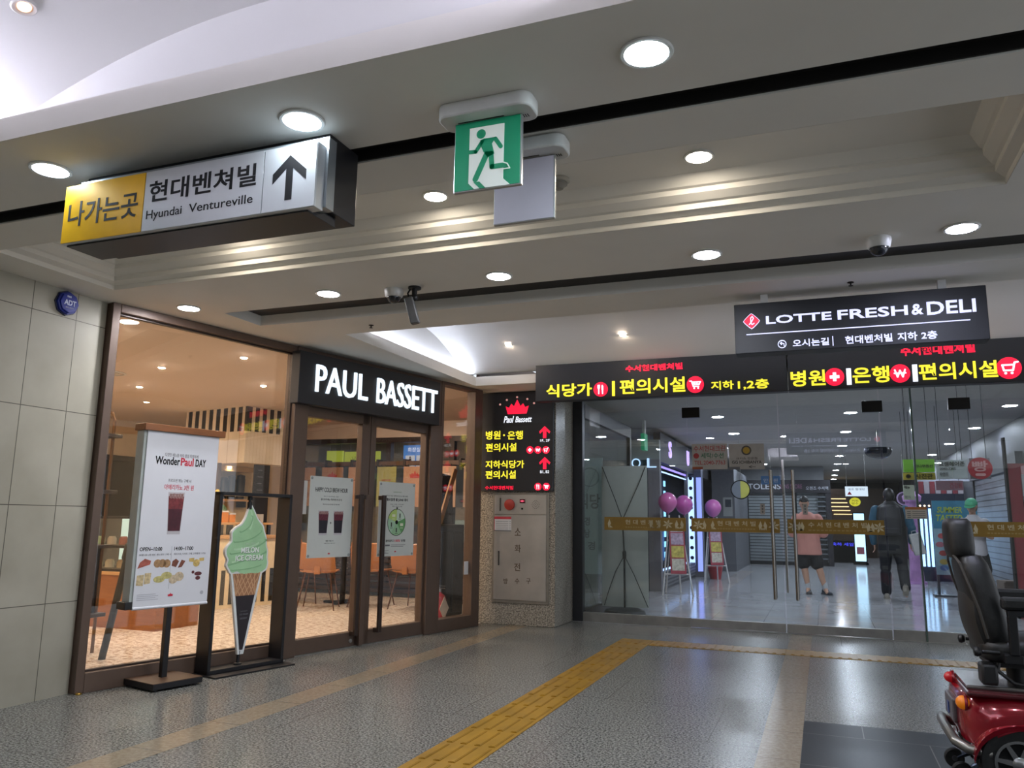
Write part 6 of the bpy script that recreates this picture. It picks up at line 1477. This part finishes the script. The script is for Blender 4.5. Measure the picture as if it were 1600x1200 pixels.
# anti-tip wheels
for y, x, z in ((-.12, -.20, .062), (.12, -.20, .062)):
    bm = nb(); tube(bm, [(-.02, y*.8, .155), (-.09, y*.9, .12), (x, y, z)], .014, 10); arm = obj('stabiliser_arm', bm, M('arm_steel', '#3e4654', .35, .7), sc)
    obj('stabiliser_wheel', lathe(nb(), [(.012, -.014), (.038, -.016), (.043, -.010), (.043, .010), (.038, .016), (.012, .014)], (x, y, z), 28, 'y'), rubber, arm)
    obj('stabiliser_hub', lathe(nb(), [(.012, -.018), (.012, .018)], (x, y, z), 16, 'y'), grey_pl, arm)
obj('axle', tube(nb(), [(0, -.24, .155), (0, .24, .155)], .02, 12), grey_pl, sc); obj('chassis', box(nb(), -.16, 1.0, -.11, .11, .13, .22), black_metal, sc, .01, smooth=False)
# floor board, front cowl, tiller
bm = nb(); slab(bm, [(.24, -.26), (.30, -.28), (.82, -.26), (.82, .26), (.30, .28), (.24, .26)], .15, .19); obj('floor_board', bm, M('floor_mat', '#26262a', .6), sc, .006, smooth=False)
bm = nb(); rows = []
for x, hw_, z0, z1 in ((.76, .20, .18, .24), (.80, .26, .17, .50), (.88, .27, .2, .60), (.97, .25, .26, .56), (1.06, .19, .24, .42), (1.10, .10, .24, .32)):
    rows.append([bm.verts.new((x, y*hw_, z)) for y, z in ((-1, z0), (-1, z0+(z1-z0)*.6), (-.7, z1), (.7, z1), (1, z0+(z1-z0)*.6), (1, z0))])
for a, b in zip(rows, rows[1:]):
    for k in range(6): bm.faces.new((a[k], a[(k+1) % 6], b[(k+1) % 6], b[k]))
bm.faces.new(rows[0]); bm.faces.new(rows[-1][::-1])
o = obj('front_cowl', bm, red_p, sc); m_ = o.modifiers.new('sub', 'SUBSURF'); m_.levels = 1; m_.render_levels = 2
bm = nb(); cyl(bm, (.88, 0, .55), (.70, 0, .98), .03); ti = obj('tiller', bm, black_plastic, sc)
obj('control_box', box(nb(), .62, .74, -.13, .13, .95, 1.03), black_plastic, ti, .02); bm = nb(); tube(bm, [(.58, -.30, .97), (.66, -.22, 1.02), (.68, 0, 1.02), (.66, .22, 1.02), (.58, .30, .97)], .015, 10); obj('handlebar', bm, black_plastic, ti)
bm = nb(); box(bm, .86, .99, -.20, .20, .24, .28); lathe(bm, [(.04, 0), (.05, .03), (.001, .04)], (1.05, 0, .40), 20, 'x'); obj('headlight', bm, M('lens_clear', '#c9c9c2', .15), sc)
# seat: post, cushion, backrest, head rest, arm rests
bm = nb(); cyl(bm, (.07, 0, .44), (.07, 0, .56), .045); box(bm, -.06, .22, -.13, .13, .525, .555); obj('seat_post', bm, black_metal, sc)
def pad(x0, x1, y0, y1, z0, z1, lean=0.0, n=2.6, nm='pad', mat=None, parent=None, top=1.0, zc=None):
    """upholstered block: superellipse sections, leaning backwards by `lean` per metre"""
    bm = nb(); rows = []; cx, cy = (x0+x1)/2, (y0+y1)/2; N, Mz = 28, 12
    for i in range(Mz+1):
        v = -1+2*i/Mz; e = (1-abs(v)**3.2)**(1/3.2) if abs(v) < 1 else .0
        e = max(e, .30); z = z0+(z1-z0)*i/Mz; k = 1+(top-1)*(i/Mz)
        row = []
        for j in range(N):
            t = 2*math.pi*j/N; c, s = math.cos(t), math.sin(t)
            px = abs(c)**(2/n)*(1 if c >= 0 else -1)*(x1-x0)/2*(.6+.4*e); py = abs(s)**(2/n)*(1 if s >= 0 else -1)*(y1-y0)/2*k*(.55+.45*e)
            row.append(bm.verts.new((cx+px-lean*(z-z0), cy+py, z)))
        rows.append(row)
    for a, b in zip(rows, rows[1:]):
        for j in range(N): bm.faces.new((a[j], a[(j+1) % N], b[(j+1) % N], b[j]))
    bm.faces.new(rows[0][::-1]); bm.faces.new(rows[-1])
    return obj(nm, bm, mat or leather, parent or sc)
pad(-.10, .40, -.235, .235, .545, .66, nm='seat_cushion', n=5)
br_ = pad(-.085, .055, -.235, .235, .60, 1.015, lean=.20, nm='backrest', n=3.4, top=.82)
obj('piping', tube(nb(), [(-.075, -.236, .66), (-.10, -.238, .78), (-.135, -.225, .90), (-.155, -.19, .98), (-.165, -.10, 1.012), (-.165, .10, 1.012), (-.155, .19, .98), (-.135, .225, .90), (-.10, .238, .78)], .006, 8), M('piping_grey', '#3f3a36', .45), br_)
bm = nb(); rows = []
for i in range(9):
    v = i/8; z = .60+.24*v; x = -.092-.20*(z-.60)-.022*math.sin(math.pi*min(1, v*.9+.1)) ; w_ = .19*(1-.12*abs(2*v-1)**3)
    rows.append([bm.verts.new((x + .03*abs(u)**3, u*w_, z)) for u in [k/5-1 for k in range(11)]])
back = [[bm.verts.new((q.co.x+.05, q.co.y, q.co.z)) for q in r] for r in rows]
for a, b in zip(rows, rows[1:]):
    for k in range(10): bm.faces.new((a[k], a[k+1], b[k+1], b[k]))
for a, b in zip(back, back[1:]):
    for k in range(10): bm.faces.new((a[k], b[k], b[k+1], a[k+1]))
for a, b in ((rows[0], back[0]), (back[-1], rows[-1])):
    for k in range(10): bm.faces.new((a[k], b[k], b[k+1], a[k+1]))
for k in (0, 10):
    for i in range(8): bm.faces.new((rows[i][k], rows[i+1][k], back[i+1][k], back[i][k]))
obj('rear_pocket', bm, M('pocket_vinyl', '#242220', .5), br_)
hd = pad(-.185, -.065, -.145, .145, 1.0, 1.185, lean=.04, nm='head_rest', n=3.0, top=.86)
bm = nb(); [cyl(bm, (-.125, k*.06, .97), (-.125, k*.06, 1.03), .007, n=10) for k in (-1, 1)]; obj('head_rest_post', bm, chrome, hd)
for s in (-1, 1):
    ar = obj('arm_rest', box(nb(), -.02, .36, s*.27-.032, s*.27+.032, .79, .845), leather, sc, .014, smooth=False)
    bm = nb(); box(bm, .0, .30, s*.27-.02, s*.27+.02, .762, .79); box(bm, .0, .035, s*.27-.02, s*.27+.02, .60, .77); box(bm, -.02, .05, min(s*.27, s*.16), max(s*.27, s*.16), .56, .60)
    obj('arm_bracket', bm, black_metal, ar, .004, smooth=False)
    bm = nb(); cyl(bm, (-.10, s*.22, .60), (-.03, s*.22, .60), .008); lathe(bm, [(.001, 0), (.018, .004), (.022, .016), (.016, .03), (.001, .032)], (-.135, s*.22, .60), 16, 'x'); obj('adjust_knob', bm, black_plastic, ar)
bm = nb(); box(bm, -.11, -.045, -.235, -.13, .46, .55); obj('release_lever', bm, black_plastic, sc, .012)
bm = nb(); tube(bm, [(-.02, -.18, .60), (-.04, -.19, .52), (.02, -.19, .47), (.1, -.17, .455)], .009, 8); obj('cable', bm, black_plastic, sc)
# ================================================================== PEOPLE
skin_m = M('skin', '#c79a80', .5, var=.04)
hair_m = M('black_hair', '#141112', .45, var=.3, scale=60)
def fuse(bm, voxel=.011, it=6):
    """one continuous skin over overlapping volumes"""
    bmesh.ops.recalc_face_normals(bm, faces=bm.faces)
    me = bpy.data.meshes.new('f'); bm.to_mesh(me); bm.free()
    o = bpy.data.objects.new('f', me); COL.objects.link(o)
    r = o.modifiers.new('r', 'REMESH'); r.mode = 'VOXEL'; r.voxel_size = voxel
    s = o.modifiers.new('s', 'SMOOTH'); s.iterations = it; s.factor = .5
    out = bpy.data.meshes.new_from_object(o.evaluated_get(bpy.context.evaluated_depsgraph_get()))
    bpy.data.objects.remove(o); bpy.data.meshes.remove(me)
    b2 = bmesh.new(); b2.from_mesh(out); bpy.data.meshes.remove(out)
    return b2
def loft(bm, secs, n=24):
    rows = []
    for (x, y, z, rx, ry) in secs:
        rows.append([bm.verts.new((x+rx*math.copysign(abs(math.cos(t))**.85, math.cos(t)), y+ry*math.copysign(abs(math.sin(t))**.85, math.sin(t)), z)) for t in [2*math.pi*k/n for k in range(n)]])
    for a, b in zip(rows, rows[1:]):
        for k in range(n): bm.faces.new((a[k], a[(k+1) % n], b[(k+1) % n], b[k]))
    bm.faces.new(rows[0][::-1]); bm.faces.new(rows[-1])
    return bm
def limb(bm, pts, rs, n=14):
    """tapering limb with rounded joints"""
    P = [Vector(p) for p in pts]; R = rs; pp, rr = [], []
    for i in range(len(P)-1):
        m = 5
        for k in range(m):
            u = k/m; pp.append(P[i].lerp(P[i+1], u)); rr.append(R[i]+(R[i+1]-R[i])*(u*u*(3-2*u)))
    pp.append(P[-1]); rr.append(R[-1])
    for i in range(len(P)): ball(bm, P[i], R[i]*.99, 14, 10)
    tube(bm, pp, rr, n)
def head_shape(bm, c, k=1.0, look=0.0, tilt=0.0):
    """skull, jaw, nose, brow, ears; the face looks towards -y, turned by look and tilted down by tilt"""
    h = nb()
    def f(p):
        x, y, z = p
        w_ = 1-.22*max(0, -z)**1.5; d = 1-.10*max(0, -z)
        return Vector((x*w_, y*d - .06*max(0, -z), z))
    ball(h, (0, 0, 0), (.076*k, .096*k, .115*k), 28, 20, f)
    ball(h, (0, -.058*k, -.075*k), (.040*k, .036*k, .034*k)); ball(h, (0, -.098*k, -.018*k), (.012*k, .018*k, .022*k)); ball(h, (0, -.104*k, -.030*k), (.015*k, .014*k, .011*k))
    ball(h, (0, -.082*k, .022*k), (.05*k, .018*k, .012*k)); ball(h, (0, -.090*k, -.060*k), (.024*k, .011*k, .006*k)); ball(h, (0, -.088*k, -.070*k), (.020*k, .010*k, .006*k))
    for s in (-1, 1): ball(h, (s*.078*k, .008*k, -.006*k), (.010*k, .019*k, .030*k), 10, 8)
    M_ = Matrix.Translation(c) @ Matrix.Rotation(look, 4, 'Z') @ Matrix.Rotation(tilt, 4, 'X')
    bmesh.ops.transform(h, matrix=M_, verts=h.verts)
    me = bpy.data.meshes.new('h'); h.to_mesh(me); h.free(); bm.from_mesh(me); bpy.data.meshes.remove(me)
    return M_
def hand(bm, wrist, d, up, k=1.0, curl=.5, side=1):
    """palm, four bent fingers of unequal length and a thumb from the side of the palm"""
    d = Vector(d).normalized(); u = Vector(up); u = (u - d*u.dot(d)).normalized(); s = d.cross(u)*side
    w = Vector(wrist)
    for t in (.02, .045, .07):
        for q in (-.024, -.008, .008, .024): ball(bm, w+d*t*k+s*q*k, (.017*k, .017*k, .017*k), 8, 6)
    for i, (q, L) in enumerate(((-.030, .060), (-.010, .074), (.010, .079), (.030, .070))):
        b = w+d*.082*k+s*q*k; m1 = b+(d*math.cos(curl)-u*math.sin(curl))*L*.5*k; m2 = m1+(d*math.cos(curl*2)-u*math.sin(curl*2))*L*.32*k; m3 = m2+(d*math.cos(curl*2.6)-u*math.sin(curl*2.6))*L*.25*k
        tube(bm, [b-d*.015*k, b, m1, m2, m3], [.009*k, .0092*k, .0085*k, .0078*k, .006*k], 8); ball(bm, m3, .006*k, 6, 5)
    b = w+d*.028*k+s*.030*k; m1 = b+(d*.6+s*.75)*.036*k-u*.008*k; m2 = m1+(d*.9+s*.25)*.034*k-u*.014*k
    tube(bm, [b-s*.012*k, b, m1, m2], [.014*k, .0125*k, .010*k, .0075*k], 8); ball(bm, m2, .0075*k, 6, 5)
def shoe(name, mat, sole, parent, ankle, yaw, pitch=0.0, k=1.0):
    bm = nb(); rows = []
    for y, hw_, z1 in ((.085, .026, .055), (.07, .036, .085), (.03, .040, .095), (-.03, .043, .075), (-.09, .047, .056), (-.15, .042, .046), (-.185, .022, .034)):
        rows.append([bm.verts.new((x*hw_*k, y*k, z*k)) for x, z in ((-1, .012), (-1, .012+(z1-.012)*.5), (-.62, z1), (.62, z1), (1, .012+(z1-.012)*.5), (1, .012))])
    for a, b in zip(rows, rows[1:]):
        for q in range(6): bm.faces.new((a[q], a[(q+1) % 6], b[(q+1) % 6], b[q]))
    bm.faces.new(rows[0]); bm.faces.new(rows[-1][::-1])
    o = obj(name, bm, mat, parent); m_ = o.modifiers.new('sub', 'SUBSURF'); m_.levels = 1; m_.render_levels = 2
    o.location = ankle; o.rotation_euler = (pitch, 0, yaw)
    bm = nb(); slab(bm, [(x*k, y*k) for x, y in ((-.036, .092), (.036, .092), (.046, -.02), (.05, -.10), (.036, -.175), (0, -.195), (-.036, -.175), (-.05, -.10), (-.046, -.02))], -.004*k, .016*k)
    obj('sole', bm, sole, o, .003, smooth=False)
    bm = nb(); [cyl(bm, (-.02*k, (-.02-.022*i)*k, (.079-.004*i)*k), (.02*k, (-.02-.022*i)*k, (.079-.004*i)*k), .003*k, n=6) for i in range(4)]; obj('laces', bm, sole, o)
    return o
def eyes(parent, M_, k):
    e = nb()
    for s in (-1, 1): ball(e, (s*.030*k, -.089*k, .004*k), (.011*k, .006*k, .006*k), 10, 6)
    bmesh.ops.transform(e, matrix=M_, verts=e.verts); obj('eyes', e, M('eye_dark', '#2a1c18', .3), parent)
    e = nb(); ball(e, (0, -.097*k, -.063*k), (.022*k, .006*k, .004*k), 12, 6); bmesh.ops.transform(e, matrix=M_, verts=e.verts); obj('lips', e, M('lips', '#9c6258', .5), parent)
def hair_cap(parent, M_, k, low=-.02, mat=None, name='hair', back=.0):
    e = nb()
    def f(p):
        x, y, z = p
        lim = low/.122 if y > -.1 else .42 - .25*(-.1-y)
        if y < -.1: lim = .30+.12*x*x
        return Vector((x, y, max(z, lim)))
    ball(e, (0, .006*k, .010*k), (.084*k, .104*k, .122*k), 28, 20, f)
    r_ = random.Random(11)
    for v in e.verts: v.co += Vector((r_.uniform(-1, 1), r_.uniform(-1, 1), r_.uniform(-1, 1)))*.0018
    if back: ball(e, (0, .045*k, -.03*k), (.068*k, .05*k, back*k), 18, 12)
    bmesh.ops.transform(e, matrix=M_, verts=e.verts); return obj(name, e, mat or hair_m, parent)

# ---- person in a pink shirt looking at a phone, facing the viewer
p1 = thing('person', 'person in pink t-shirt and black shorts looking at a phone behind the doors', 'person', (-.235, 14.42, .002))
bm = nb(); hd_ = (-.035, -.03, 1.485)
MH = head_shape(bm, hd_, .98, .05, .30)
limb(bm, [(-.02, .0, 1.26), (-.03, -.01, 1.41)], [.055, .050])
loft(bm, [(0, 0, .74, .15, .11), (0, 0, .86, .145, .105), (0, 0, 1.0, .14, .10), (0, 0, 1.15, .155, .11), (0, 0, 1.27, .15, .09), (-.015, 0, 1.32, .07, .06)])
limb(bm, [(-.17, .0, 1.25), (-.245, -.02, 1.0), (-.10, -.22, 1.12)], [.052, .042, .030]); limb(bm, [(.17, .0, 1.25), (.255, -.02, 1.0), (.11, -.22, 1.12)], [.052, .042, .030])
hand(bm, (-.10, -.22, 1.12), (.72, -.12, .55), (-.2, -.5, .6), 1.0, .55, 1); hand(bm, (.11, -.22, 1.12), (-.72, -.12, .55), (.2, -.5, .6), 1.0, .55, -1)
limb(bm, [(-.085, 0, .76), (-.075, -.015, .41), (-.03, .015, .085)], [.092, .058, .038]); limb(bm, [(.085, 0, .76), (.155, -.015, .41), (.235, .015, .085)], [.092, .058, .038])
for kx, zx, ax, az in ((-.06, .30, -.03, .1), (.185, .30, .235, .1)): ball(bm, (kx, .022, zx), (.052, .052, .095), 14, 10)
for x in (-.03, .235): limb(bm, [(x, .015, .085), (x+(.02 if x > 0 else -.01), -.09, .04)], [.038, .03])
body = obj('body', fuse(bm), skin_m, p1); eyes(body, MH, .98)
hair_cap(p1, MH, .98, -.03)
bm = nb(); loft(bm, [(0, 0, .635, .20, .14), (0, 0, .64, .215, .155), (0, 0, .76, .20, .145), (0, 0, .95, .185, .135), (0, 0, 1.12, .195, .135), (0, 0, 1.24, .185, .115), (-.01, 0, 1.31, .115, .085), (-.02, -.005, 1.345, .075, .068)])
limb(bm, [(-.165, 0, 1.235), (-.225, -.015, 1.04), (-.235, -.03, 1.0)], [.082, .083, .085]); limb(bm, [(.165, 0, 1.235), (.235, -.015, 1.04), (.245, -.03, 1.0)], [.082, .083, .085])
obj('shirt', fuse(bm, .013, 5), M('pink_cotton', '#c98a7d', .7, var=.08, scale=6), p1)
bm = nb(); loft(bm, [(0, 0, .60, .165, .13), (0, 0, .70, .172, .135), (0, 0, .80, .16, .125)]); limb(bm, [(-.088, 0, .70), (-.092, -.005, .50)], [.105, .112]); limb(bm, [(.088, 0, .70), (.125, -.005, .50)], [.105, .112])
obj('shorts', fuse(bm, .013, 3), M('black_shorts', '#17171a', .7), p1)
for x, yw in ((-.03, .12), (.235, .5)):
    bm = nb(); limb(bm, [(x, .012, .09), (x-(.01 if x > 0 else .008), .012, .165)], [.047, .048]); obj('sock', fuse(bm, .01, 2), M('white_sock', '#b9bcc0', .7), p1)
    shoe('shoe', M('grey_shoe', '#2f343c', .6), M('shoe_sole', '#3c3f45', .6), p1, (x, .02, .004), yw)
t = thing('phone', 'dark phone held in front of the pink shirt', 'phone', (-.235+.005, 14.42-.345, 1.10)); t.rotation_euler = (-.75, 0, 0)
obj('case', box(nb(), -.037, .037, -.004, .005, 0, .15), M('phone_case', '#101216', .3), t, .006); obj('camera_bump', box(nb(), -.03, -.008, -.007, -.004, .105, .14), M('phone_lens', '#2b2e35', .2), t, .002, smooth=False)

# ---- person in a dark jacket walking away
p2 = thing('person', 'person in black jacket with teal sleeves walking away down the mall corridor', 'person', (1.02, 14.1, .002), math.pi-.12)
bm = nb(); MH = head_shape(bm, (0.01, -.03, 1.60), 1.0, .25, .12)
limb(bm, [(0, 0, 1.40), (0, -.015, 1.53)], [.06, .054])
loft(bm, [(0, 0, .86, .16, .11), (0, 0, 1.05, .15, .105), (0, 0, 1.25, .175, .115), (0, 0, 1.40, .17, .10), (0, 0, 1.46, .08, .07)])
limb(bm, [(-.20, .0, 1.38), (-.275, .03, 1.10), (-.26, -.08, .87)], [.055, .044, .032]); limb(bm, [(.20, .0, 1.38), (.27, .02, 1.10), (.26, -.05, .85)], [.055, .044, .032])
hand(bm, (-.26, -.08, .87), (.05, -.2, -1), (1, 0, 0), 1.0, .45, 1); hand(bm, (.26, -.05, .85), (-.02, -.2, -1), (-1, 0, 0), 1.0, .35, -1)
limb(bm, [(-.09, 0, .88), (-.125, .03, .50), (-.155, .24, .17)], [.098, .062, .042]); limb(bm, [(.09, 0, .88), (.12, -.03, .48), (.125, .0, .09)], [.098, .062, .042])
limb(bm, [(.125, 0, .09), (.13, -.1, .045)], [.04, .03]); limb(bm, [(-.155, .24, .17), (-.16, .19, .08)], [.04, .03])
body = obj('body', fuse(bm), skin_m, p2); eyes(body, MH, 1.0)
hair_cap(p2, MH, 1.0, -.075, back=.07)
bm = nb(); loft(bm, [(0, 0, .70, .205, .15), (0, 0, .73, .215, .16), (0, 0, .90, .20, .15), (0, 0, 1.10, .20, .145), (0, 0, 1.28, .225, .15), (0, 0, 1.42, .205, .125), (0, 0, 1.49, .10, .09), (0, -.005, 1.525, .078, .075)])
obj('jacket', fuse(bm, .013, 5), M('black_jacket', '#17181c', .65, var=.12, scale=10), p2)
bm = nb(); loft(bm, [(0, .17, .98, .14, .05), (0, .18, 1.02, .155, .075), (0, .18, 1.25, .16, .085), (0, .165, 1.42, .14, .065), (0, .15, 1.46, .10, .03)]); bp_ = obj('backpack', fuse(bm, .013, 4), M('backpack_black', '#1d1d22', .6), p2)
obj('backpack_seam', box(nb(), -.12, .12, .255, .262, 1.09, 1.10), M('seam_grey', '#3c3e46', .6), bp_, smooth=False)
for s, pts in ((-1, [(-.21, 0, 1.38), (-.29, .03, 1.10), (-.272, -.075, .89)]), (1, [(.21, 0, 1.38), (.285, .02, 1.10), (.27, -.045, .87)])):
    bm = nb(); limb(bm, pts, [.078, .066, .052]); obj('sleeve', fuse(bm, .013, 3), M('teal_fabric', '#14506a', .6, var=.12), p2, label='teal jacket sleeve')
bm = nb(); loft(bm, [(0, 0, .74, .175, .13), (0, 0, .90, .165, .12)]); limb(bm, [(-.09, 0, .86), (-.125, .03, .50), (-.158, .225, .20)], [.112, .084, .074]); limb(bm, [(.09, 0, .86), (.12, -.03, .48), (.125, .0, .12)], [.112, .084, .076])
obj('trousers', fuse(bm, .013, 3), M('dark_trousers', '#15161b', .7), p2)
shoe('shoe', M('beige_shoe', '#8f887c', .6), M('pale_sole', '#9c978d', .6), p2, (.125, .01, .002), .1, 0, 1.06); shoe('shoe', M('beige_shoe', '#8f887c', .6), M('pale_sole', '#9c978d', .6), p2, (-.158, .265, .155), -.05, -1.0+.15, 1.06)
t = thing('white_bag', 'flat white paper bag carried by the walking person', 'bag', (1.40, 13.98, .70), .3); t.rotation_euler = (0, -.22, .2)
bm = nb(); slab(bm, [(-.085, -.03), (.085, -.03), (.085, .03), (-.085, .03)], 0, .33); obj('bag', bm, M('bag_white', '#b4b4b2', .6), t, .012); bm = nb(); tube(bm, [(-.04, 0, .32), (-.03, 0, .37), (.03, 0, .37), (.04, 0, .32)], .004, 6); obj('handle', bm, paper, t)

# ---- person in a green cap behind the scooter seat
p3 = thing('person', 'person in a mint green cap and white polo shirt behind the scooter headrest', 'person', (2.16, 14.05, .002), -.35)
bm = nb(); MH = head_shape(bm, (0, -.03, 1.45), .95, -.1, .25)
limb(bm, [(0, 0, 1.25), (0, -.012, 1.38)], [.05, .046])
loft(bm, [(0, 0, .74, .14, .10), (0, 0, .92, .125, .095), (0, 0, 1.10, .145, .10), (0, 0, 1.22, .14, .085), (0, 0, 1.29, .065, .06)])
limb(bm, [(-.155, 0, 1.21), (-.20, -.01, .97), (-.05, -.20, 1.06)], [.046, .037, .027]); limb(bm, [(.155, 0, 1.21), (.235, -.03, .98), (.06, -.22, 1.08)], [.046, .037, .027])
hand(bm, (-.05, -.20, 1.06), (.65, -.25, .5), (-.2, -.5, .6), .92, .55, 1); hand(bm, (.06, -.22, 1.08), (-.7, -.15, .5), (.2, -.5, .6), .92, .55, -1)
limb(bm, [(-.08, 0, .76), (-.085, -.01, .42), (-.09, .01, .085)], [.088, .054, .036]); limb(bm, [(.08, 0, .76), (.09, -.01, .42), (.10, .01, .085)], [.088, .054, .036])
for x in (-.09, .10): limb(bm, [(x, .01, .085), (x, -.09, .04)], [.036, .03])
body = obj('body', fuse(bm), skin_m, p3); eyes(body, MH, .95)
hair_cap(p3, MH, .95, -.085, back=.085)
cap_m = M('mint_cap', '#55b88a', .6)
e = nb(); ball(e, (0, .0, .03), (.087, .106, .095), 28, 16, lambda p: Vector((p.x, p.y, max(p.z, -.05)))); bmesh.ops.transform(e, matrix=MH, verts=e.verts); cp_ = obj('cap', e, cap_m, p3)
e = nb(); slab(e, [(.08*math.cos(a), -.055-.095*math.sin(a)) for a in [math.pi*k/14 for k in range(15)]], .026, .034); bmesh.ops.transform(e, matrix=MH @ Matrix.Rotation(.18, 4, 'X'), verts=e.verts); obj('visor', e, cap_m, cp_)
bm = nb(); loft(bm, [(0, 0, .70, .165, .125), (0, 0, .72, .17, .13), (0, 0, .92, .15, .118), (0, 0, 1.10, .165, .12), (0, 0, 1.21, .16, .105), (0, 0, 1.285, .09, .08), (0, 0, 1.31, .066, .064)])
limb(bm, [(-.15, 0, 1.205), (-.19, -.008, 1.04)], [.068, .066]); limb(bm, [(.15, 0, 1.205), (.215, -.018, 1.05)], [.068, .066])
sh_ = obj('polo_shirt', fuse(bm, .012, 4), M('white_polo', '#c3bfc2', .7), p3)
bm = nb(); lathe(bm, [(.062, 1.285), (.07, 1.32), (.078, 1.29), (.07, 1.275)], (0, -.004, 0), 20, cap=False); obj('collar', bm, M('white_polo', '#c3bfc2', .7), sh_)
bm = nb(); loft(bm, [(0, 0, .62, .155, .12), (0, 0, .78, .14, .11)]); limb(bm, [(-.08, 0, .70), (-.085, 0, .50)], [.10, .105]); limb(bm, [(.08, 0, .70), (.10, 0, .50)], [.10, .105]); obj('shorts', fuse(bm, .013, 3), M('black_shorts', '#17171a', .7), p3)
for x in (-.09, .10): shoe('shoe', M('white_shoe', '#a9a9a9', .6), M('shoe_sole', '#3c3f45', .6), p3, (x, .02, .004), 0, 0, .95)
t = thing('phone', 'phone held by the person in the green cap', 'phone', (2.16-.085, 14.05-.30, 1.115), -.35); t.rotation_euler = (-.8, 0, -.35)
obj('case', box(nb(), -.035, .035, -.004, .005, 0, .145), M('phone_case', '#101216', .3), t, .006); obj('camera_bump', box(nb(), -.028, -.008, -.007, -.004, .10, .135), M('phone_lens', '#2b2e35', .2), t, .002, smooth=False)
